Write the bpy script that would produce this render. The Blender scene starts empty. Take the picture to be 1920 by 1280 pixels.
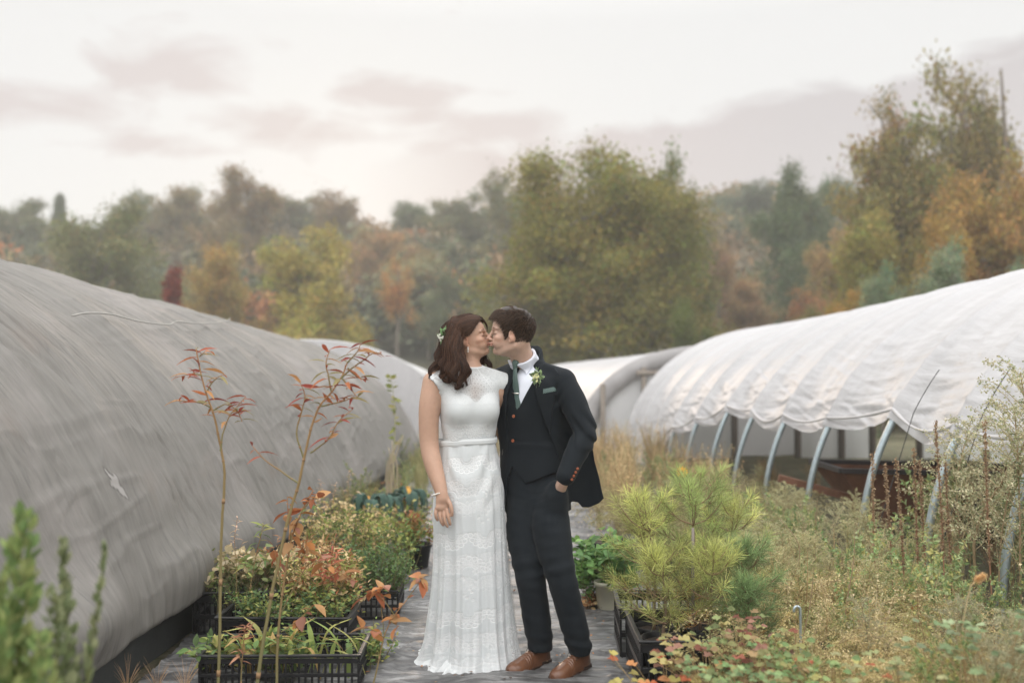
import bpy, math, random
import numpy as np
from mathutils import Vector, Matrix, Euler

R = math.radians
rs = np.random.RandomState(7)
random.seed(7)
SC = bpy.context.scene
COL = SC.collection

# ------------------------------------------------------------------ camera, world, sun, exposure
CAMH = 1.485
FPX = 1867.0          # focal length in photograph pixels (1920 wide)
HORY = 690.0
cam_d = bpy.data.cameras.new('camera')
cam = bpy.data.objects.new('camera', cam_d)
COL.objects.link(cam)
cam.location = (0, 0, CAMH)
cam.rotation_euler = (R(90) + math.atan((HORY - 640) / FPX), 0, 0)
cam_d.sensor_width = 36
cam_d.lens = 36 * FPX / 1920
cam_d.clip_end = 2000
cam_d.clip_start = 0.05
cam_d.dof.use_dof = True
cam_d.dof.focus_distance = 4.95
cam_d.dof.aperture_fstop = 1.3
SC.camera = cam

SUN_EL, SUN_AZ = R(9), R(-9)       # azimuth measured from +Y towards +X
sd = bpy.data.lights.new('sun', 'SUN')
sun = bpy.data.objects.new('sun', sd)
COL.objects.link(sun)
sd.energy = 1.5
sd.angle = R(14)
sd.color = (1.0, 0.76, 0.56)
sdir = Vector((math.sin(SUN_AZ) * math.cos(SUN_EL), math.cos(SUN_AZ) * math.cos(SUN_EL), math.sin(SUN_EL)))
sun.rotation_euler = sdir.to_track_quat('Z', 'Y').to_euler()

SC.view_settings.view_transform = 'Standard'
SC.view_settings.look = 'None'
SC.view_settings.gamma = 1
SC.view_settings.exposure = 0.30
SC.render.engine = 'CYCLES'
cy = SC.cycles
cy.use_denoising = True
cy.max_bounces = 7
cy.transparent_max_bounces = 8
cy.diffuse_bounces = 4
cy.volume_bounces = 1
cy.caustics_reflective = False
cy.caustics_refractive = False
cy.sample_clamp_indirect = 4

class NT:
    """tiny node helper"""
    def __init__(s, nt):
        s.t = nt; s.n = nt.nodes; s.l = nt.links
    def new(s, typ, **kw):
        n = s.n.new(typ)
        for k, v in kw.items():
            setattr(n, k, v)
        return n
    def link(s, a, b):
        s.l.new(a, b)
    def val(s, sock, v):
        if hasattr(v, 'is_output') or isinstance(v, bpy.types.NodeSocket):
            s.l.new(v, sock)
        else:
            sock.default_value = v
    def math(s, op, a, b=0.0, c=0.0, clamp=False):
        n = s.new('ShaderNodeMath', operation=op, use_clamp=clamp)
        s.val(n.inputs[0], a); s.val(n.inputs[1], b); s.val(n.inputs[2], c)
        return n.outputs[0]
    def mix(s, f, a, b, blend='MIX'):
        n = s.new('ShaderNodeMix', data_type='RGBA', blend_type=blend)
        s.val(n.inputs[0], f)
        s.val(n.inputs[6], a if not isinstance(a, tuple) else (*a[:3], 1))
        s.val(n.inputs[7], b if not isinstance(b, tuple) else (*b[:3], 1))
        return n.outputs[2]
    def ramp(s, f, stops, interp='LINEAR'):
        n = s.new('ShaderNodeValToRGB')
        n.color_ramp.interpolation = interp
        e = n.color_ramp.elements
        while len(e) < len(stops):
            e.new(0.5)
        for i, (p, c) in enumerate(stops):
            e[i].position = p
            e[i].color = (c, c, c, 1) if not isinstance(c, tuple) else (*c[:3], 1)
        s.val(n.inputs[0], f)
        return n.outputs[0]
    def noise(s, vec, scale, detail=4, rough=0.5, dist=0.0):
        n = s.new('ShaderNodeTexNoise')
        if vec is not None: s.l.new(vec, n.inputs['Vector'])
        n.inputs['Scale'].default_value = scale
        n.inputs['Detail'].default_value = detail
        n.inputs['Roughness'].default_value = rough
        n.inputs['Distortion'].default_value = dist
        return n.outputs['Fac']
    def mapping(s, vec, scale=(1, 1, 1), rot=(0, 0, 0), loc=(0, 0, 0)):
        n = s.new('ShaderNodeMapping')
        s.l.new(vec, n.inputs['Vector'])
        n.inputs['Scale'].default_value = scale
        n.inputs['Rotation'].default_value = rot
        n.inputs['Location'].default_value = loc
        return n.outputs[0]

# world: a physical sky under a thin, bright evening cloud deck
W = bpy.data.worlds.new('World')
SC.world = W
W.use_nodes = True
w = NT(W.node_tree)
w.n.clear()
out = w.new('ShaderNodeOutputWorld')
bg = w.new('ShaderNodeBackground')
sky = w.new('ShaderNodeTexSky', sky_type='NISHITA')
sky.sun_disc = False
sky.sun_elevation = SUN_EL
sky.sun_rotation = SUN_AZ
sky.air_density = 1.0
sky.dust_density = 3.0
tc = w.new('ShaderNodeTexCoord')
D_ = tc.outputs['Generated']
sep = w.new('ShaderNodeSeparateXYZ'); w.link(D_, sep.inputs[0])
sx, sy, sz = sep.outputs
az = w.math('ARCTAN2', sx, sy)                 # radians, + to the right
el = w.math('ARCSINE', sz)
def gauss(ca, wa, ce, we):
    a = w.math('DIVIDE', w.math('SUBTRACT', az, R(ca)), R(wa))
    e = w.math('DIVIDE', w.math('SUBTRACT', el, R(ce)), R(we))
    q = w.math('ADD', w.math('MULTIPLY', a, a), w.math('MULTIPLY', e, e))
    return w.math('EXPONENT', w.math('MULTIPLY', q, -1.0))
v2 = w.new('ShaderNodeCombineXYZ')
w.link(w.math('MULTIPLY', az, 1.0), v2.inputs[0]); w.link(w.math('MULTIPLY', el, 2.3), v2.inputs[1])
nz = w.noise(v2.outputs[0], 8.5, 6, 0.52, 0.35)
nz2 = w.noise(v2.outputs[0], 3.1, 4, 0.5, 0.2)
# big bank to the right: its top edge climbs with azimuth
edge = w.math('ADD', R(13.6), w.math('MULTIPLY', az, 0.115))
bank = w.math('MULTIPLY', w.math('SUBTRACT', w.math('ADD', edge, w.math('MULTIPLY', w.math('SUBTRACT', nz, .5), .12)), el), 42.0, clamp=True)
bank = w.math('MULTIPLY', bank, w.math('MULTIPLY', w.math('ADD', az, R(9)), 7.0, clamp=True))
pat = None
for args in ((-19.5, 7.5, 15.9, 1.9), (-26, 7, 13.3, 1.6), (-12, 8, 13.4, 1.6), (-3, 9, 13.5, 1.8), (-7, 6, 15.3, 1.2), (-21, 6, 12.0, 1.1), (-1.5, 3, 15.7, 1.0)):
    gq = gauss(*args)
    pat = gq if pat is None else w.math('MAXIMUM', pat, gq)
pat = w.math('MULTIPLY', w.math('SUBTRACT', w.math('ADD', pat, w.math('MULTIPLY', w.math('SUBTRACT', nz, .5), 2.6)), .42), 1.9, clamp=True)
rest = w.math('MULTIPLY', w.math('SUBTRACT', nz2, .52), 5.0, clamp=True)
high = w.math('MULTIPLY', w.math('SUBTRACT', el, R(24)), 4.0, clamp=True)
cl = w.math('MAXIMUM', w.math('MAXIMUM', bank, w.math('MULTIPLY', pat, .85)), w.math('MULTIPLY', w.math('MULTIPLY', rest, high), .8))
glow = gauss(-6, 13, 8.0, 4.5)
base = w.mix(glow, (0.700, 0.702, 0.702), (0.72, 0.705, 0.70))
cloudc = w.mix(w.math('MULTIPLY', w.math('SUBTRACT', az, R(2)), 4.0, clamp=True), (0.540, 0.482, 0.482), (0.500, 0.470, 0.480))
colr = w.mix(w.math('MULTIPLY', cl, .95), base, cloudc)
# overcast decks are brighter towards the zenith
zen = w.math('MULTIPLY', w.math('SUBTRACT', sz, .33, clamp=True), 3.6)
zen = w.math('ADD', 1.0, zen)
# half of the sky behind the camera, boosted as added light on the couple
back = w.math('ADD', 1.0, w.math('MULTIPLY', w.math('MULTIPLY', sy, -1.0, clamp=True), 1.0))
k = w.math('MULTIPLY', zen, back)
deck = w.new('ShaderNodeVectorMath', operation='SCALE')
w.link(colr, deck.inputs[0]); w.link(k, deck.inputs['Scale'])
sk = w.new('ShaderNodeVectorMath', operation='SCALE')
w.link(sky.outputs[0], sk.inputs[0]); sk.inputs['Scale'].default_value = 0.10
w.link(w.mix(0.985, sk.outputs[0], deck.outputs[0]), bg.inputs['Color'])
bg.inputs['Strength'].default_value = 1.0
w.link(bg.outputs[0], out.inputs['Surface'])

# ------------------------------------------------------------------ helpers
def P(px, py, Y):
    """photograph pixel at depth Y -> world point (used once to read real positions off the photo)"""
    return np.array([(px - 960) / FPX * Y, Y, CAMH + (HORY - py) / FPX * Y])

def G2(px, Y):
    return (px - 960) / FPX * Y

def nrm(v):
    v = np.asarray(v, float)
    return v / (np.linalg.norm(v, axis=-1, keepdims=True) + 1e-12)

class M:
    """geometry accumulator; becomes ONE mesh object"""
    def __init__(s):
        s.v = []; s.f = []; s.c = []; s.n = 0; s.uv = []
    def add(s, v, f, c=None, uv=None):
        v = np.asarray(v, np.float32).reshape(-1, 3)
        if isinstance(f, np.ndarray): f = [f]
        for q in f:
            if len(q): s.f.append(np.asarray(q, np.int64) + s.n)
        s.v.append(v)
        if c is None: c = (1, 1, 1)
        c = np.asarray(c, np.float32)
        if c.ndim == 1: c = np.broadcast_to(c[:3], (len(v), 3))
        s.c.append(c)
        s.uv.append(np.zeros((len(v), 2), np.float32) if uv is None else np.asarray(uv, np.float32))
        s.n += len(v)
        return s
    def mesh(s, name, smooth=True):
        me = bpy.data.meshes.new(name)
        v = np.concatenate(s.v); c = np.concatenate(s.c); uv = np.concatenate(s.uv)
        me.vertices.add(len(v)); me.vertices.foreach_set('co', v.ravel())
        tot = np.concatenate([np.full(len(q), q.shape[1]) for q in s.f])
        idx = np.concatenate([q.ravel() for q in s.f]).astype(np.int32)
        me.loops.add(len(idx)); me.loops.foreach_set('vertex_index', idx)
        me.polygons.add(len(tot))
        st = np.concatenate([[0], np.cumsum(tot)[:-1]]).astype(np.int32)
        me.polygons.foreach_set('loop_start', st)
        me.polygons.foreach_set('loop_total', tot.astype(np.int32))
        me.polygons.foreach_set('use_smooth', np.full(len(tot), smooth))
        a = me.color_attributes.new('Col', 'FLOAT_COLOR', 'POINT')
        a.data.foreach_set('color', np.concatenate([c, np.ones((len(c), 1))], 1).astype(np.float32).ravel())
        if uv.any():
            u = me.uv_layers.new(name='UVMap')
            u.data.foreach_set('uv', uv[idx].ravel())
        me.update(calc_edges=True)
        return me
    def obj(s, name, mat, parent=None, smooth=True, **tags):
        me = s.mesh(name, smooth)
        if mat: me.materials.append(mat)
        return link(name, me, parent, **tags)

def link(name, me, parent=None, loc=None, rot=None, **tags):
    o = bpy.data.objects.new(name, me)
    COL.objects.link(o)
    if parent is not None: o.parent = parent
    if loc is not None: o.location = [float(q) for q in loc]
    if rot is not None: o.rotation_euler = rot
    tag(o, **tags)
    return o

def tag(o, label=None, cat=None, group=None, kind=None):
    if label: o['label'] = label
    if cat: o['category'] = cat
    if group: o['group'] = group
    if kind: o['kind'] = kind
    return o

def empty(name, loc=(0, 0, 0), label=None, cat=None, group=None, rz=0):
    return link(name, None, None, loc, (0, 0, rz), label=label, cat=cat, group=group)

def copy_tree(o, parent=None):
    c = o.copy(); COL.objects.link(c); c.parent = parent
    for ch in [x for x in COL.objects if x.parent == o]:
        copy_tree(ch, c)
    return c

# ---- shapes
def tube(pts, rad, sides=6, cap=True):
    pts = np.asarray(pts, float); n = len(pts)
    rad = np.broadcast_to(np.asarray(rad, float), (n,))
    t = np.gradient(pts, axis=0); t = nrm(t)
    ref = np.array([0, 0, 1.0]) if abs(t[0][2]) < .9 else np.array([1.0, 0, 0])
    u = nrm(np.cross(t[0], ref)); us = [u]
    for i in range(1, n):
        u = u - t[i] * np.dot(u, t[i]); u = nrm(u); us.append(u)
    us = np.array(us); vs = np.cross(t, us)
    a = np.linspace(0, 2 * np.pi, sides, endpoint=False)
    V = pts[:, None] + rad[:, None, None] * (np.cos(a)[None, :, None] * us[:, None] + np.sin(a)[None, :, None] * vs[:, None])
    V = V.reshape(-1, 3)
    i = np.arange(n - 1)[:, None] * sides; j = np.arange(sides)[None]
    j2 = (j + 1) % sides
    F = np.stack([i + j, i + j2, i + sides + j2, i + sides + j], -1).reshape(-1, 4)
    fs = [F]
    if cap and sides > 2:
        V = np.concatenate([V, pts[:1], pts[-1:]])
        m = n * sides
        a0 = np.stack([np.full(sides, m), (np.arange(sides) + 1) % sides, np.arange(sides)], 1)
        b = (n - 1) * sides
        a1 = np.stack([np.full(sides, m + 1), b + np.arange(sides), b + (np.arange(sides) + 1) % sides], 1)
        fs.append(np.concatenate([a0, a1]))
    return V, fs

def spline(pts, n):
    """Catmull-Rom resample of control points"""
    p = np.asarray(pts, float)
    p = np.concatenate([2 * p[:1] - p[1:2], p, 2 * p[-1:] - p[-2:-1]])
    m = len(p) - 3
    t = np.linspace(0, m - 1e-9, n); i = t.astype(int); f = (t - i)[:, None]
    a, b, c, d = p[i], p[i + 1], p[i + 2], p[i + 3]
    return .5 * (2 * b + (c - a) * f + (2 * a - 5 * b + 4 * c - d) * f ** 2 + (3 * b - a - 3 * c + d) * f ** 3)

def interp(z, zs, vals):
    """smooth (pchip-like) interpolation"""
    zs = np.asarray(zs, float); v = np.asarray(vals, float)
    o = np.argsort(zs); zs = zs[o]; v = v[o]
    d = np.gradient(v, zs)
    z = np.clip(z, zs[0], zs[-1])
    i = np.clip(np.searchsorted(zs, z) - 1, 0, len(zs) - 2)
    h = zs[i + 1] - zs[i]; t = (z - zs[i]) / h
    return ((2 * t ** 3 - 3 * t ** 2 + 1) * v[i] + (t ** 3 - 2 * t ** 2 + t) * h * d[i] +
            (-2 * t ** 3 + 3 * t ** 2) * v[i + 1] + (t ** 3 - t ** 2) * h * d[i + 1])

def grid_faces(nu, nv, wrap=False):
    i = np.arange(nu - 1)[:, None] * nv
    j = np.arange(nv if wrap else nv - 1)[None]
    j2 = (j + 1) % nv
    return np.stack([i + j, i + j2, i + nv + j2, i + nv + j], -1).reshape(-1, 4)

def box(c, s, rz=0, bev=0.0, R3=None):
    """bevelled box: centre, full size"""
    c = np.asarray(c, float); h = np.asarray(s, float) / 2
    b = min(bev, *(h * .98)) if bev else 0
    if b:
        V = []; 
        for sxx in (-1, 1):
            for syy in (-1, 1):
                for szz in (-1, 1):
                    sg = np.array([sxx, syy, szz])
                    for ax in range(3):
                        q = sg * (h - b); q[ax] = sg[ax] * h[ax]
                        V.append(q)
        V = np.array(V)
        def id(a, bb, cc, ax): return (((a > 0) * 4 + (bb > 0) * 2 + (cc > 0)) * 3 + ax)
        F = []; T = []
        for ax in range(3):
            o1, o2 = [q for q in range(3) if q != ax]
            for sg in (-1, 1):
                L = []
                for (p, q) in ((-1, -1), (1, -1), (1, 1), (-1, 1)):
                    t = [0, 0, 0]; t[ax] = sg; t[o1] = p; t[o2] = q
                    L.append(id(*t, ax))
                F.append(L if (sg > 0) == (ax != 1) else L[::-1])
            for p in (-1, 1):
                for q in (-1, 1):
                    L = []
                    for sg, who in ((-1, o1), (1, o1), (1, o2), (-1, o2)):
                        t = [0, 0, 0]; t[ax] = sg; t[o1] = p; t[o2] = q
                        L.append(id(*t, who))
                    F.append(L)
        for a in (-1, 1):
            for bb in (-1, 1):
                for cc in (-1, 1):
                    T.append([id(a, bb, cc, 0), id(a, bb, cc, 1), id(a, bb, cc, 2)])
        fs = [np.array(F), np.array(T)]
    else:
        V = np.array([[x, y, z] for x in (-1, 1) for y in (-1, 1) for z in (-1, 1)]) * h
        fs = [np.array([[0, 1, 3, 2], [4, 6, 7, 5], [0, 4, 5, 1], [2, 3, 7, 6], [0, 2, 6, 4], [1, 5, 7, 3]])]
    if rz:
        cz, sz_ = math.cos(rz), math.sin(rz)
        V = V @ np.array([[cz, sz_, 0], [-sz_, cz, 0], [0, 0, 1]])
    if R3 is not None: V = V @ np.asarray(R3).T
    return V + c, fs

def bar(a, b, wd, hg, up=(0, 0, 1)):
    """rectangular bar from a to b"""
    a = np.asarray(a, float); b = np.asarray(b, float)
    t = nrm(b - a); s_ = nrm(np.cross(t, up)); u_ = np.cross(s_, t)
    R3 = np.stack([s_, t, u_], 1)
    return box((a + b) / 2, (wd, np.linalg.norm(b - a), hg), R3=R3)

def instances(tv, tf, mats, locs, cols):
    """bake many copies of a small template: tv (k,3), tf list of faces, mats (n,3,3), locs (n,3), cols (n,3)"""
    n = len(locs); k = len(tv)
    V = np.einsum('nij,kj->nki', mats, tv) + locs[:, None]
    fs = [(q[None] + (np.arange(n) * k)[:, None, None]).reshape(-1, q.shape[1]) for q in tf]
    C = np.repeat(cols, k, axis=0)
    return V.reshape(-1, 3), fs, C

def frames(d, up=None, roll=None, rnd=rs):
    """rotation matrices with x along d (n,3)"""
    d = nrm(d); n = len(d)
    if up is None: up = rnd.normal(size=(n, 3))
    z = nrm(up - d * np.sum(up * d, 1, keepdims=True))
    y = np.cross(z, d)
    return np.stack([d, y, z], 2)

# leaf templates (length 1 along x)
LEAF_KITE = (np.array([[0, 0, 0], [.45, .28, .05], [1, 0, -.05], [.45, -.28, .05]]), [np.array([[0, 1, 2, 3]])])
def leaf_t(wd=.3, bend=.25, fold=.12, n=5):
    x = np.linspace(0, 1, n)
    h = wd * np.sin(np.pi * np.clip(x, 0.02, .985) ** .85) 
    z = -bend * x ** 2
    V = np.concatenate([np.stack([x, h, z + fold * h / wd * .5], 1), np.stack([x, 0 * x, z], 1), np.stack([x, -h, z + fold * h / wd * .5], 1)])
    i = np.arange(n - 1)
    F = np.concatenate([np.stack([i + n, i + n + 1, i + 1, i], 1), np.stack([i + 2 * n, i + 2 * n + 1, i + n + 1, i + n], 1)])
    return V, [F]

def vnoise2(x, y, seed=0):
    """smooth value noise, arrays"""
    r = np.random.RandomState(seed).rand(256, 256)
    xi = np.floor(x).astype(int); yi = np.floor(y).astype(int)
    fx = x - xi; fy = y - yi
    fx = fx * fx * (3 - 2 * fx); fy = fy * fy * (3 - 2 * fy)
    g = lambda a, b: r[a & 255, b & 255]
    return (g(xi, yi) * (1 - fx) + g(xi + 1, yi) * fx) * (1 - fy) + (g(xi, yi + 1) * (1 - fx) + g(xi + 1, yi + 1) * fx) * fy - .5

# ------------------------------------------------------------------ materials
MATS = {}
def mat(name, col=(.5, .5, .5), rough=.7, attr=False, var=0.0, vscale=8.0, bump=0.0, bscale=40.0, bdist=.01, objcol=False,
        transl=0.0, spec=.4, metal=0.0, sheen=0.0, sss=0.0, sssr=(.01, .005, .003), coat=0, bstretch=(1, 1, 1), uv=False, tcol=None, vstretch=None):
    m = bpy.data.materials.new(name); m.use_nodes = True
    t = NT(m.node_tree); t.n.clear()
    o = t.new('ShaderNodeOutputMaterial')
    b = t.new('ShaderNodeBsdfPrincipled')
    tcn = t.new('ShaderNodeTexCoord')
    vec = tcn.outputs['UV' if uv else 'Object']
    c = None
    if attr:
        a = t.new('ShaderNodeAttribute', attribute_name='Col')
        c = a.outputs['Color']
        if tuple(col) != (1, 1, 1): c = t.mix(1.0, c, tuple(col), 'MULTIPLY')
    else:
        rgb = t.new('ShaderNodeRGB'); rgb.outputs[0].default_value = (*col, 1); c = rgb.outputs[0]
    if objcol:
        oi = t.new('ShaderNodeObjectInfo')
        c = t.mix(1.0, c, oi.outputs['Color'], 'MULTIPLY')
    if var:
        nf = t.noise(t.mapping(vec, vstretch or bstretch), vscale, 5, .55)
        k_ = t.math('ADD', 1 - var, t.math('MULTIPLY', nf, 2 * var))
        vm = t.new('ShaderNodeVectorMath', operation='SCALE')
        t.link(c, vm.inputs[0]); t.link(k_, vm.inputs['Scale'])
        c = vm.outputs[0]
    t.link(c, b.inputs['Base Color'])
    b.inputs['Roughness'].default_value = rough
    b.inputs['Specular IOR Level'].default_value = spec
    b.inputs['Metallic'].default_value = metal
    if sheen:
        b.inputs['Sheen Weight'].default_value = sheen
        b.inputs['Sheen Roughness'].default_value = .5
    if coat: b.inputs['Coat Weight'].default_value = coat
    if sss:
        b.inputs['Subsurface Weight'].default_value = sss
        b.inputs['Subsurface Radius'].default_value = sssr
        b.inputs['Subsurface Scale'].default_value = 1.0
    if bump:
        nb = t.noise(t.mapping(vec, bstretch), bscale, 5, .6)
        bp = t.new('ShaderNodeBump')
        bp.inputs['Strength'].default_value = bump
        bp.inputs['Distance'].default_value = bdist
        t.link(nb, bp.inputs['Height'])
        t.link(bp.outputs[0], b.inputs['Normal'])
    sh = b.outputs[0]
    if transl:
        tr = t.new('ShaderNodeBsdfTranslucent')
        if tcol: tr.inputs['Color'].default_value = (*tcol, 1)
        else: t.link(c, tr.inputs['Color'])
        mx = t.new('ShaderNodeMixShader'); mx.inputs[0].default_value = transl
        t.link(sh, mx.inputs[1]); t.link(tr.outputs[0], mx.inputs[2])
        sh = mx.outputs[0]
    t.link(sh, o.inputs['Surface'])
    m['_t'] = 1
    MATS[name] = m
    return m
# ------------------------------------------------------------------ materials of the setting
m_leaf = mat('leaf', (1.6, 1.57, 1.5), .6, attr=True, transl=.35, spec=.25)
m_leaf_obj = mat('tree_leaf', (1.6, 1.52, 1.15), .7, attr=True, objcol=True, transl=.3, spec=.1)
m_bark = mat('bark', (.16, .135, .11), .9, var=.4, vscale=20, bump=.5, bscale=30)
m_twig = mat('twig', (1.3, 1.3, 1.3), .7, attr=True, spec=.2)
m_wood = mat('weathered_wood', (.22, .19, .16), .85, var=.3, vscale=18, bump=.4, bscale=60, bstretch=(1, 1, .1))
m_steel = mat('galvanised_steel', (.40, .47, .50), .38, var=.22, vscale=30, metal=.75, bump=.15, bscale=120)
m_rust = mat('rusty_steel', (.16, .075, .045), .85, var=.5, vscale=9, bump=.5, bscale=60)
m_rope = mat('rope', (.05, .05, .05), .8)
m_cord = mat('pale_cord', (.38, .37, .345), .8)
m_black = mat('black_plastic', (.009, .009, .010), .42, var=.25, vscale=20, bump=.15, bscale=90, spec=.4)
m_soil = mat('potting_soil', (.045, .032, .024), .95, var=.5, vscale=60, bump=.8, bscale=90)
m_cream = mat('cream_plastic', (.55, .53, .42), .5, var=.1)
m_greenpl = mat('dark_green_plastic', (.02, .05, .045), .4)

# ground: one sheet from the houses to the horizon
def hill(x, y):
    x = np.asarray(x, float); y = np.asarray(y, float)
    s1 = np.clip((y - 48) / 85, 0, 1); s1 = s1 * s1 * (3 - 2 * s1)
    side = np.clip((x - 5) / 30, 0, 1) * np.clip((y - 22) / 30, 0, 1)
    z = s1 * (13.6 + 2.0 * np.sin(x * .035 + 1.0) + 1.2 * np.sin(x * .09)) + side * 1.5
    z = z - 1.2 * np.clip((y - 20) / 20, 0, 1) * (1 - s1)
    return z
xs = np.concatenate([-np.geomspace(300, 6, 40), np.linspace(-5.9, 5.9, 119), np.geomspace(6, 300, 40)])
ys = np.concatenate([np.linspace(-30, 1.5, 12), np.linspace(1.7, 20, 180), np.geomspace(20.3, 240, 60)])
Xg, Yg = np.meshgrid(xs, ys, indexing='ij')
Zg = hill(Xg, Yg)
near = np.clip((30 - Yg) / 10, 0, 1) * np.clip((np.abs(Xg + .1) - 1.15) / .5, 0, 1)
Zg = Zg + near * (.05 * vnoise2(Xg * 1.7, Yg * 1.7, 3) + .035 * vnoise2(Xg * 5, Yg * 5, 4)) - .012
m_ground = bpy.data.materials.new('ground'); m_ground.use_nodes = True
t = NT(m_ground.node_tree); b = t.n['Principled BSDF']
tcn = t.new('ShaderNodeTexCoord').outputs['Object']
n1 = t.noise(tcn, 1.3, 6, .6); n2 = t.noise(tcn, 14, 6, .65)
c1 = t.mix(t.ramp(n1, [(.35, 0.), (.65, 1.)]), (.105, .085, .055), (.20, .17, .105))
c2 = t.mix(t.ramp(n2, [(.42, 0.), (.62, 1.)]), c1, (.085, .10, .045))
t.link(c2, b.inputs['Base Color']); b.inputs['Roughness'].default_value = .95
bp = t.new('ShaderNodeBump'); bp.inputs['Strength'].default_value = .9; bp.inputs['Distance'].default_value = .03
t.link(t.noise(tcn, 40, 6, .7), bp.inputs['Height']); t.link(bp.outputs[0], b.inputs['Normal'])
M().add(np.stack([Xg, Yg, Zg], -1), grid_faces(len(xs), len(ys))).obj('ground', m_ground, kind='structure')

# path: wrinkled black woven landscape fabric, dusty
nx_, ny_ = 300, 640
xs = np.linspace(-1.75, 1.02, nx_); ys = np.geomspace(2.6, 17.5, ny_)
Xg, Yg = np.meshgrid(xs, ys, indexing='ij')
off = .10 * np.sin(Yg * .9) * np.clip((Yg - 6) / 4, 0, 1)
wr = np.zeros_like(Xg)
for k, (fx, fy, a) in enumerate([(1.6, 11, .016), (2.6, 24, .012), (5, 46, .006), (.8, 5, .014)]):
    q = vnoise2(Xg * fx + 3.3 * k + .5 * np.sin(Yg * 3), Yg * fy + 1.4 * vnoise2(Xg * 2.5, Yg * 2.5, 50 + k) * 3, 11 + k)
    wr += a * (1 - 2.6 * np.abs(q)) ** 3
patch = .45 + 1.1 * np.clip(vnoise2(Xg * 1.2, Yg * 1.2, 9) + .5, 0, 1)
Z = .016 + wr * patch + .02 * vnoise2(Xg * 1.3, Yg * 1.3, 8)
Z = np.maximum(Z, .003)
m_path = bpy.data.materials.new('landscape_fabric'); m_path.use_nodes = True
t = NT(m_path.node_tree); b = t.n['Principled BSDF']
tcn = t.new('ShaderNodeTexCoord').outputs['Object']
n1 = t.noise(tcn, 2.2, 6, .62, .3); n2 = t.noise(t.mapping(tcn, (6, 30, 1)), 3, 5, .6); n3 = t.noise(tcn, 60, 4, .7)
dust = t.ramp(n1, [(.40, 0.), (.62, 1.)])
cc = t.mix(dust, (.085, .085, .083), (.38, .375, .368))
cc = t.mix(t.math('MULTIPLY', t.ramp(n3, [(.58, 0.), (.72, 1.)]), .55), cc, (.12, .09, .06))
cc = t.mix(t.math('MULTIPLY', t.ramp(n2, [(.60, 0.), (.70, 1.)]), .5), cc, (.045, .044, .043))  # dark streaks across the path: wrinkle shading put into the colour
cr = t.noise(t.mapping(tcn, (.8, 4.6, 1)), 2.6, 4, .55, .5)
crease_shade = t.math('SUBTRACT', 1.0, t.math('MULTIPLY', t.math('ABSOLUTE', t.math('SUBTRACT', cr, .5)), 8.0), clamp=True)
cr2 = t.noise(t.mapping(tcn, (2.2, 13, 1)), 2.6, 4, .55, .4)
crease_shade2 = t.math('SUBTRACT', 1.0, t.math('MULTIPLY', t.math('ABSOLUTE', t.math('SUBTRACT', cr2, .5)), 9.0), clamp=True)
crease_shade = t.math('MAXIMUM', crease_shade, t.math('MULTIPLY', crease_shade2, t.ramp(n1, [(.45, 0.), (.6, 1.)])))
cc = t.mix(t.math('MULTIPLY', crease_shade, .85), cc, (.022, .021, .021))  # wavy dark lines: shade of the fabric's wrinkles painted into its colour
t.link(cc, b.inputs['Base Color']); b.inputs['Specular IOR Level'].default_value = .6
t.link(t.ramp(n1, [(.3, .33), (.7, .55)]), b.inputs['Roughness'])
bp = t.new('ShaderNodeBump'); bp.inputs['Strength'].default_value = .55; bp.inputs['Distance'].default_value = .006
t.link(t.noise(t.mapping(tcn, (1, 5, 1)), 22, 6, .65), bp.inputs['Height']); t.link(bp.outputs[0], b.inputs['Normal'])
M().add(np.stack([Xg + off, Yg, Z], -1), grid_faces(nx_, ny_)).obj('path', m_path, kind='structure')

# ------------------------------------------------------------------ greenhouses
def film_mat(name, col, transl, rough=.45, bscale=14, bst=(1, 1, 1), bump=.3, var=.06, spec=.4, vst=(1.5, .22, 1)):
    return mat(name, col, rough, var=var, vscale=3, bump=bump, bscale=bscale, bdist=.02, transl=transl, uv=True, bstretch=bst, spec=spec, vstretch=vst)
m_film = film_mat('white_film', (.65, .64, .645), .32, .45, 5, (1, 3, 1), .6, .22)  # broad darker bands: sag shading between hoops put into the film colour
m_film_pale = film_mat('pale_film', (.86, .86, .86), .42, .5, 5, (1, 3, 1), .4, .04)
m_film_side = film_mat('side_film', (.90, .91, .89), .5, .8, 5, (1, 3, 1), .5, .12)
m_film_grey = film_mat('cloudy_film', (.50, .485, .48), .4, .5, 6, (1, 1, 1), .5, .15)

# --- left house under grey shade cloth
LX = lambda Y: -4.42 + 0.028 * (Y - 6.5)
LA = 2.74
LH = lambda Y: 2.36 - .041 * (Y - 6.5)
def left_pt(Y, tt, r=0.0):
    c, s_ = np.cos(tt), np.sin(tt)
    x = LX(Y) + (LA + r) * np.sign(c) * np.abs(c) ** .96
    z = (LH(Y) + r) * np.abs(s_) ** .96 * np.sign(s_)
    return x, z
house = empty('shade_house', (-4.4, 9, 0), 'long hoop house on the left under wrinkled grey shade cloth', 'greenhouse')
off0 = np.array([4.4, -9, 0])
ny_, nt_ = 1150, 330
Ys = np.geomspace(2.2, 16.2, ny_)
T0 = .10
ts = np.concatenate([np.linspace(T0, 1.75, 270), np.linspace(1.76, math.pi - .04, 60)])
Yg, Tg = np.meshgrid(Ys, ts, indexing='ij')
arc = Tg * 2.6
d = np.zeros_like(Yg)
sh = Yg + .26 * arc                # wrinkles lean along the wall
up = np.clip((Tg - .55) / .5, 0, 1)
lo = 1 - np.clip((Tg - .25) / .5, 0, 1)
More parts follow.
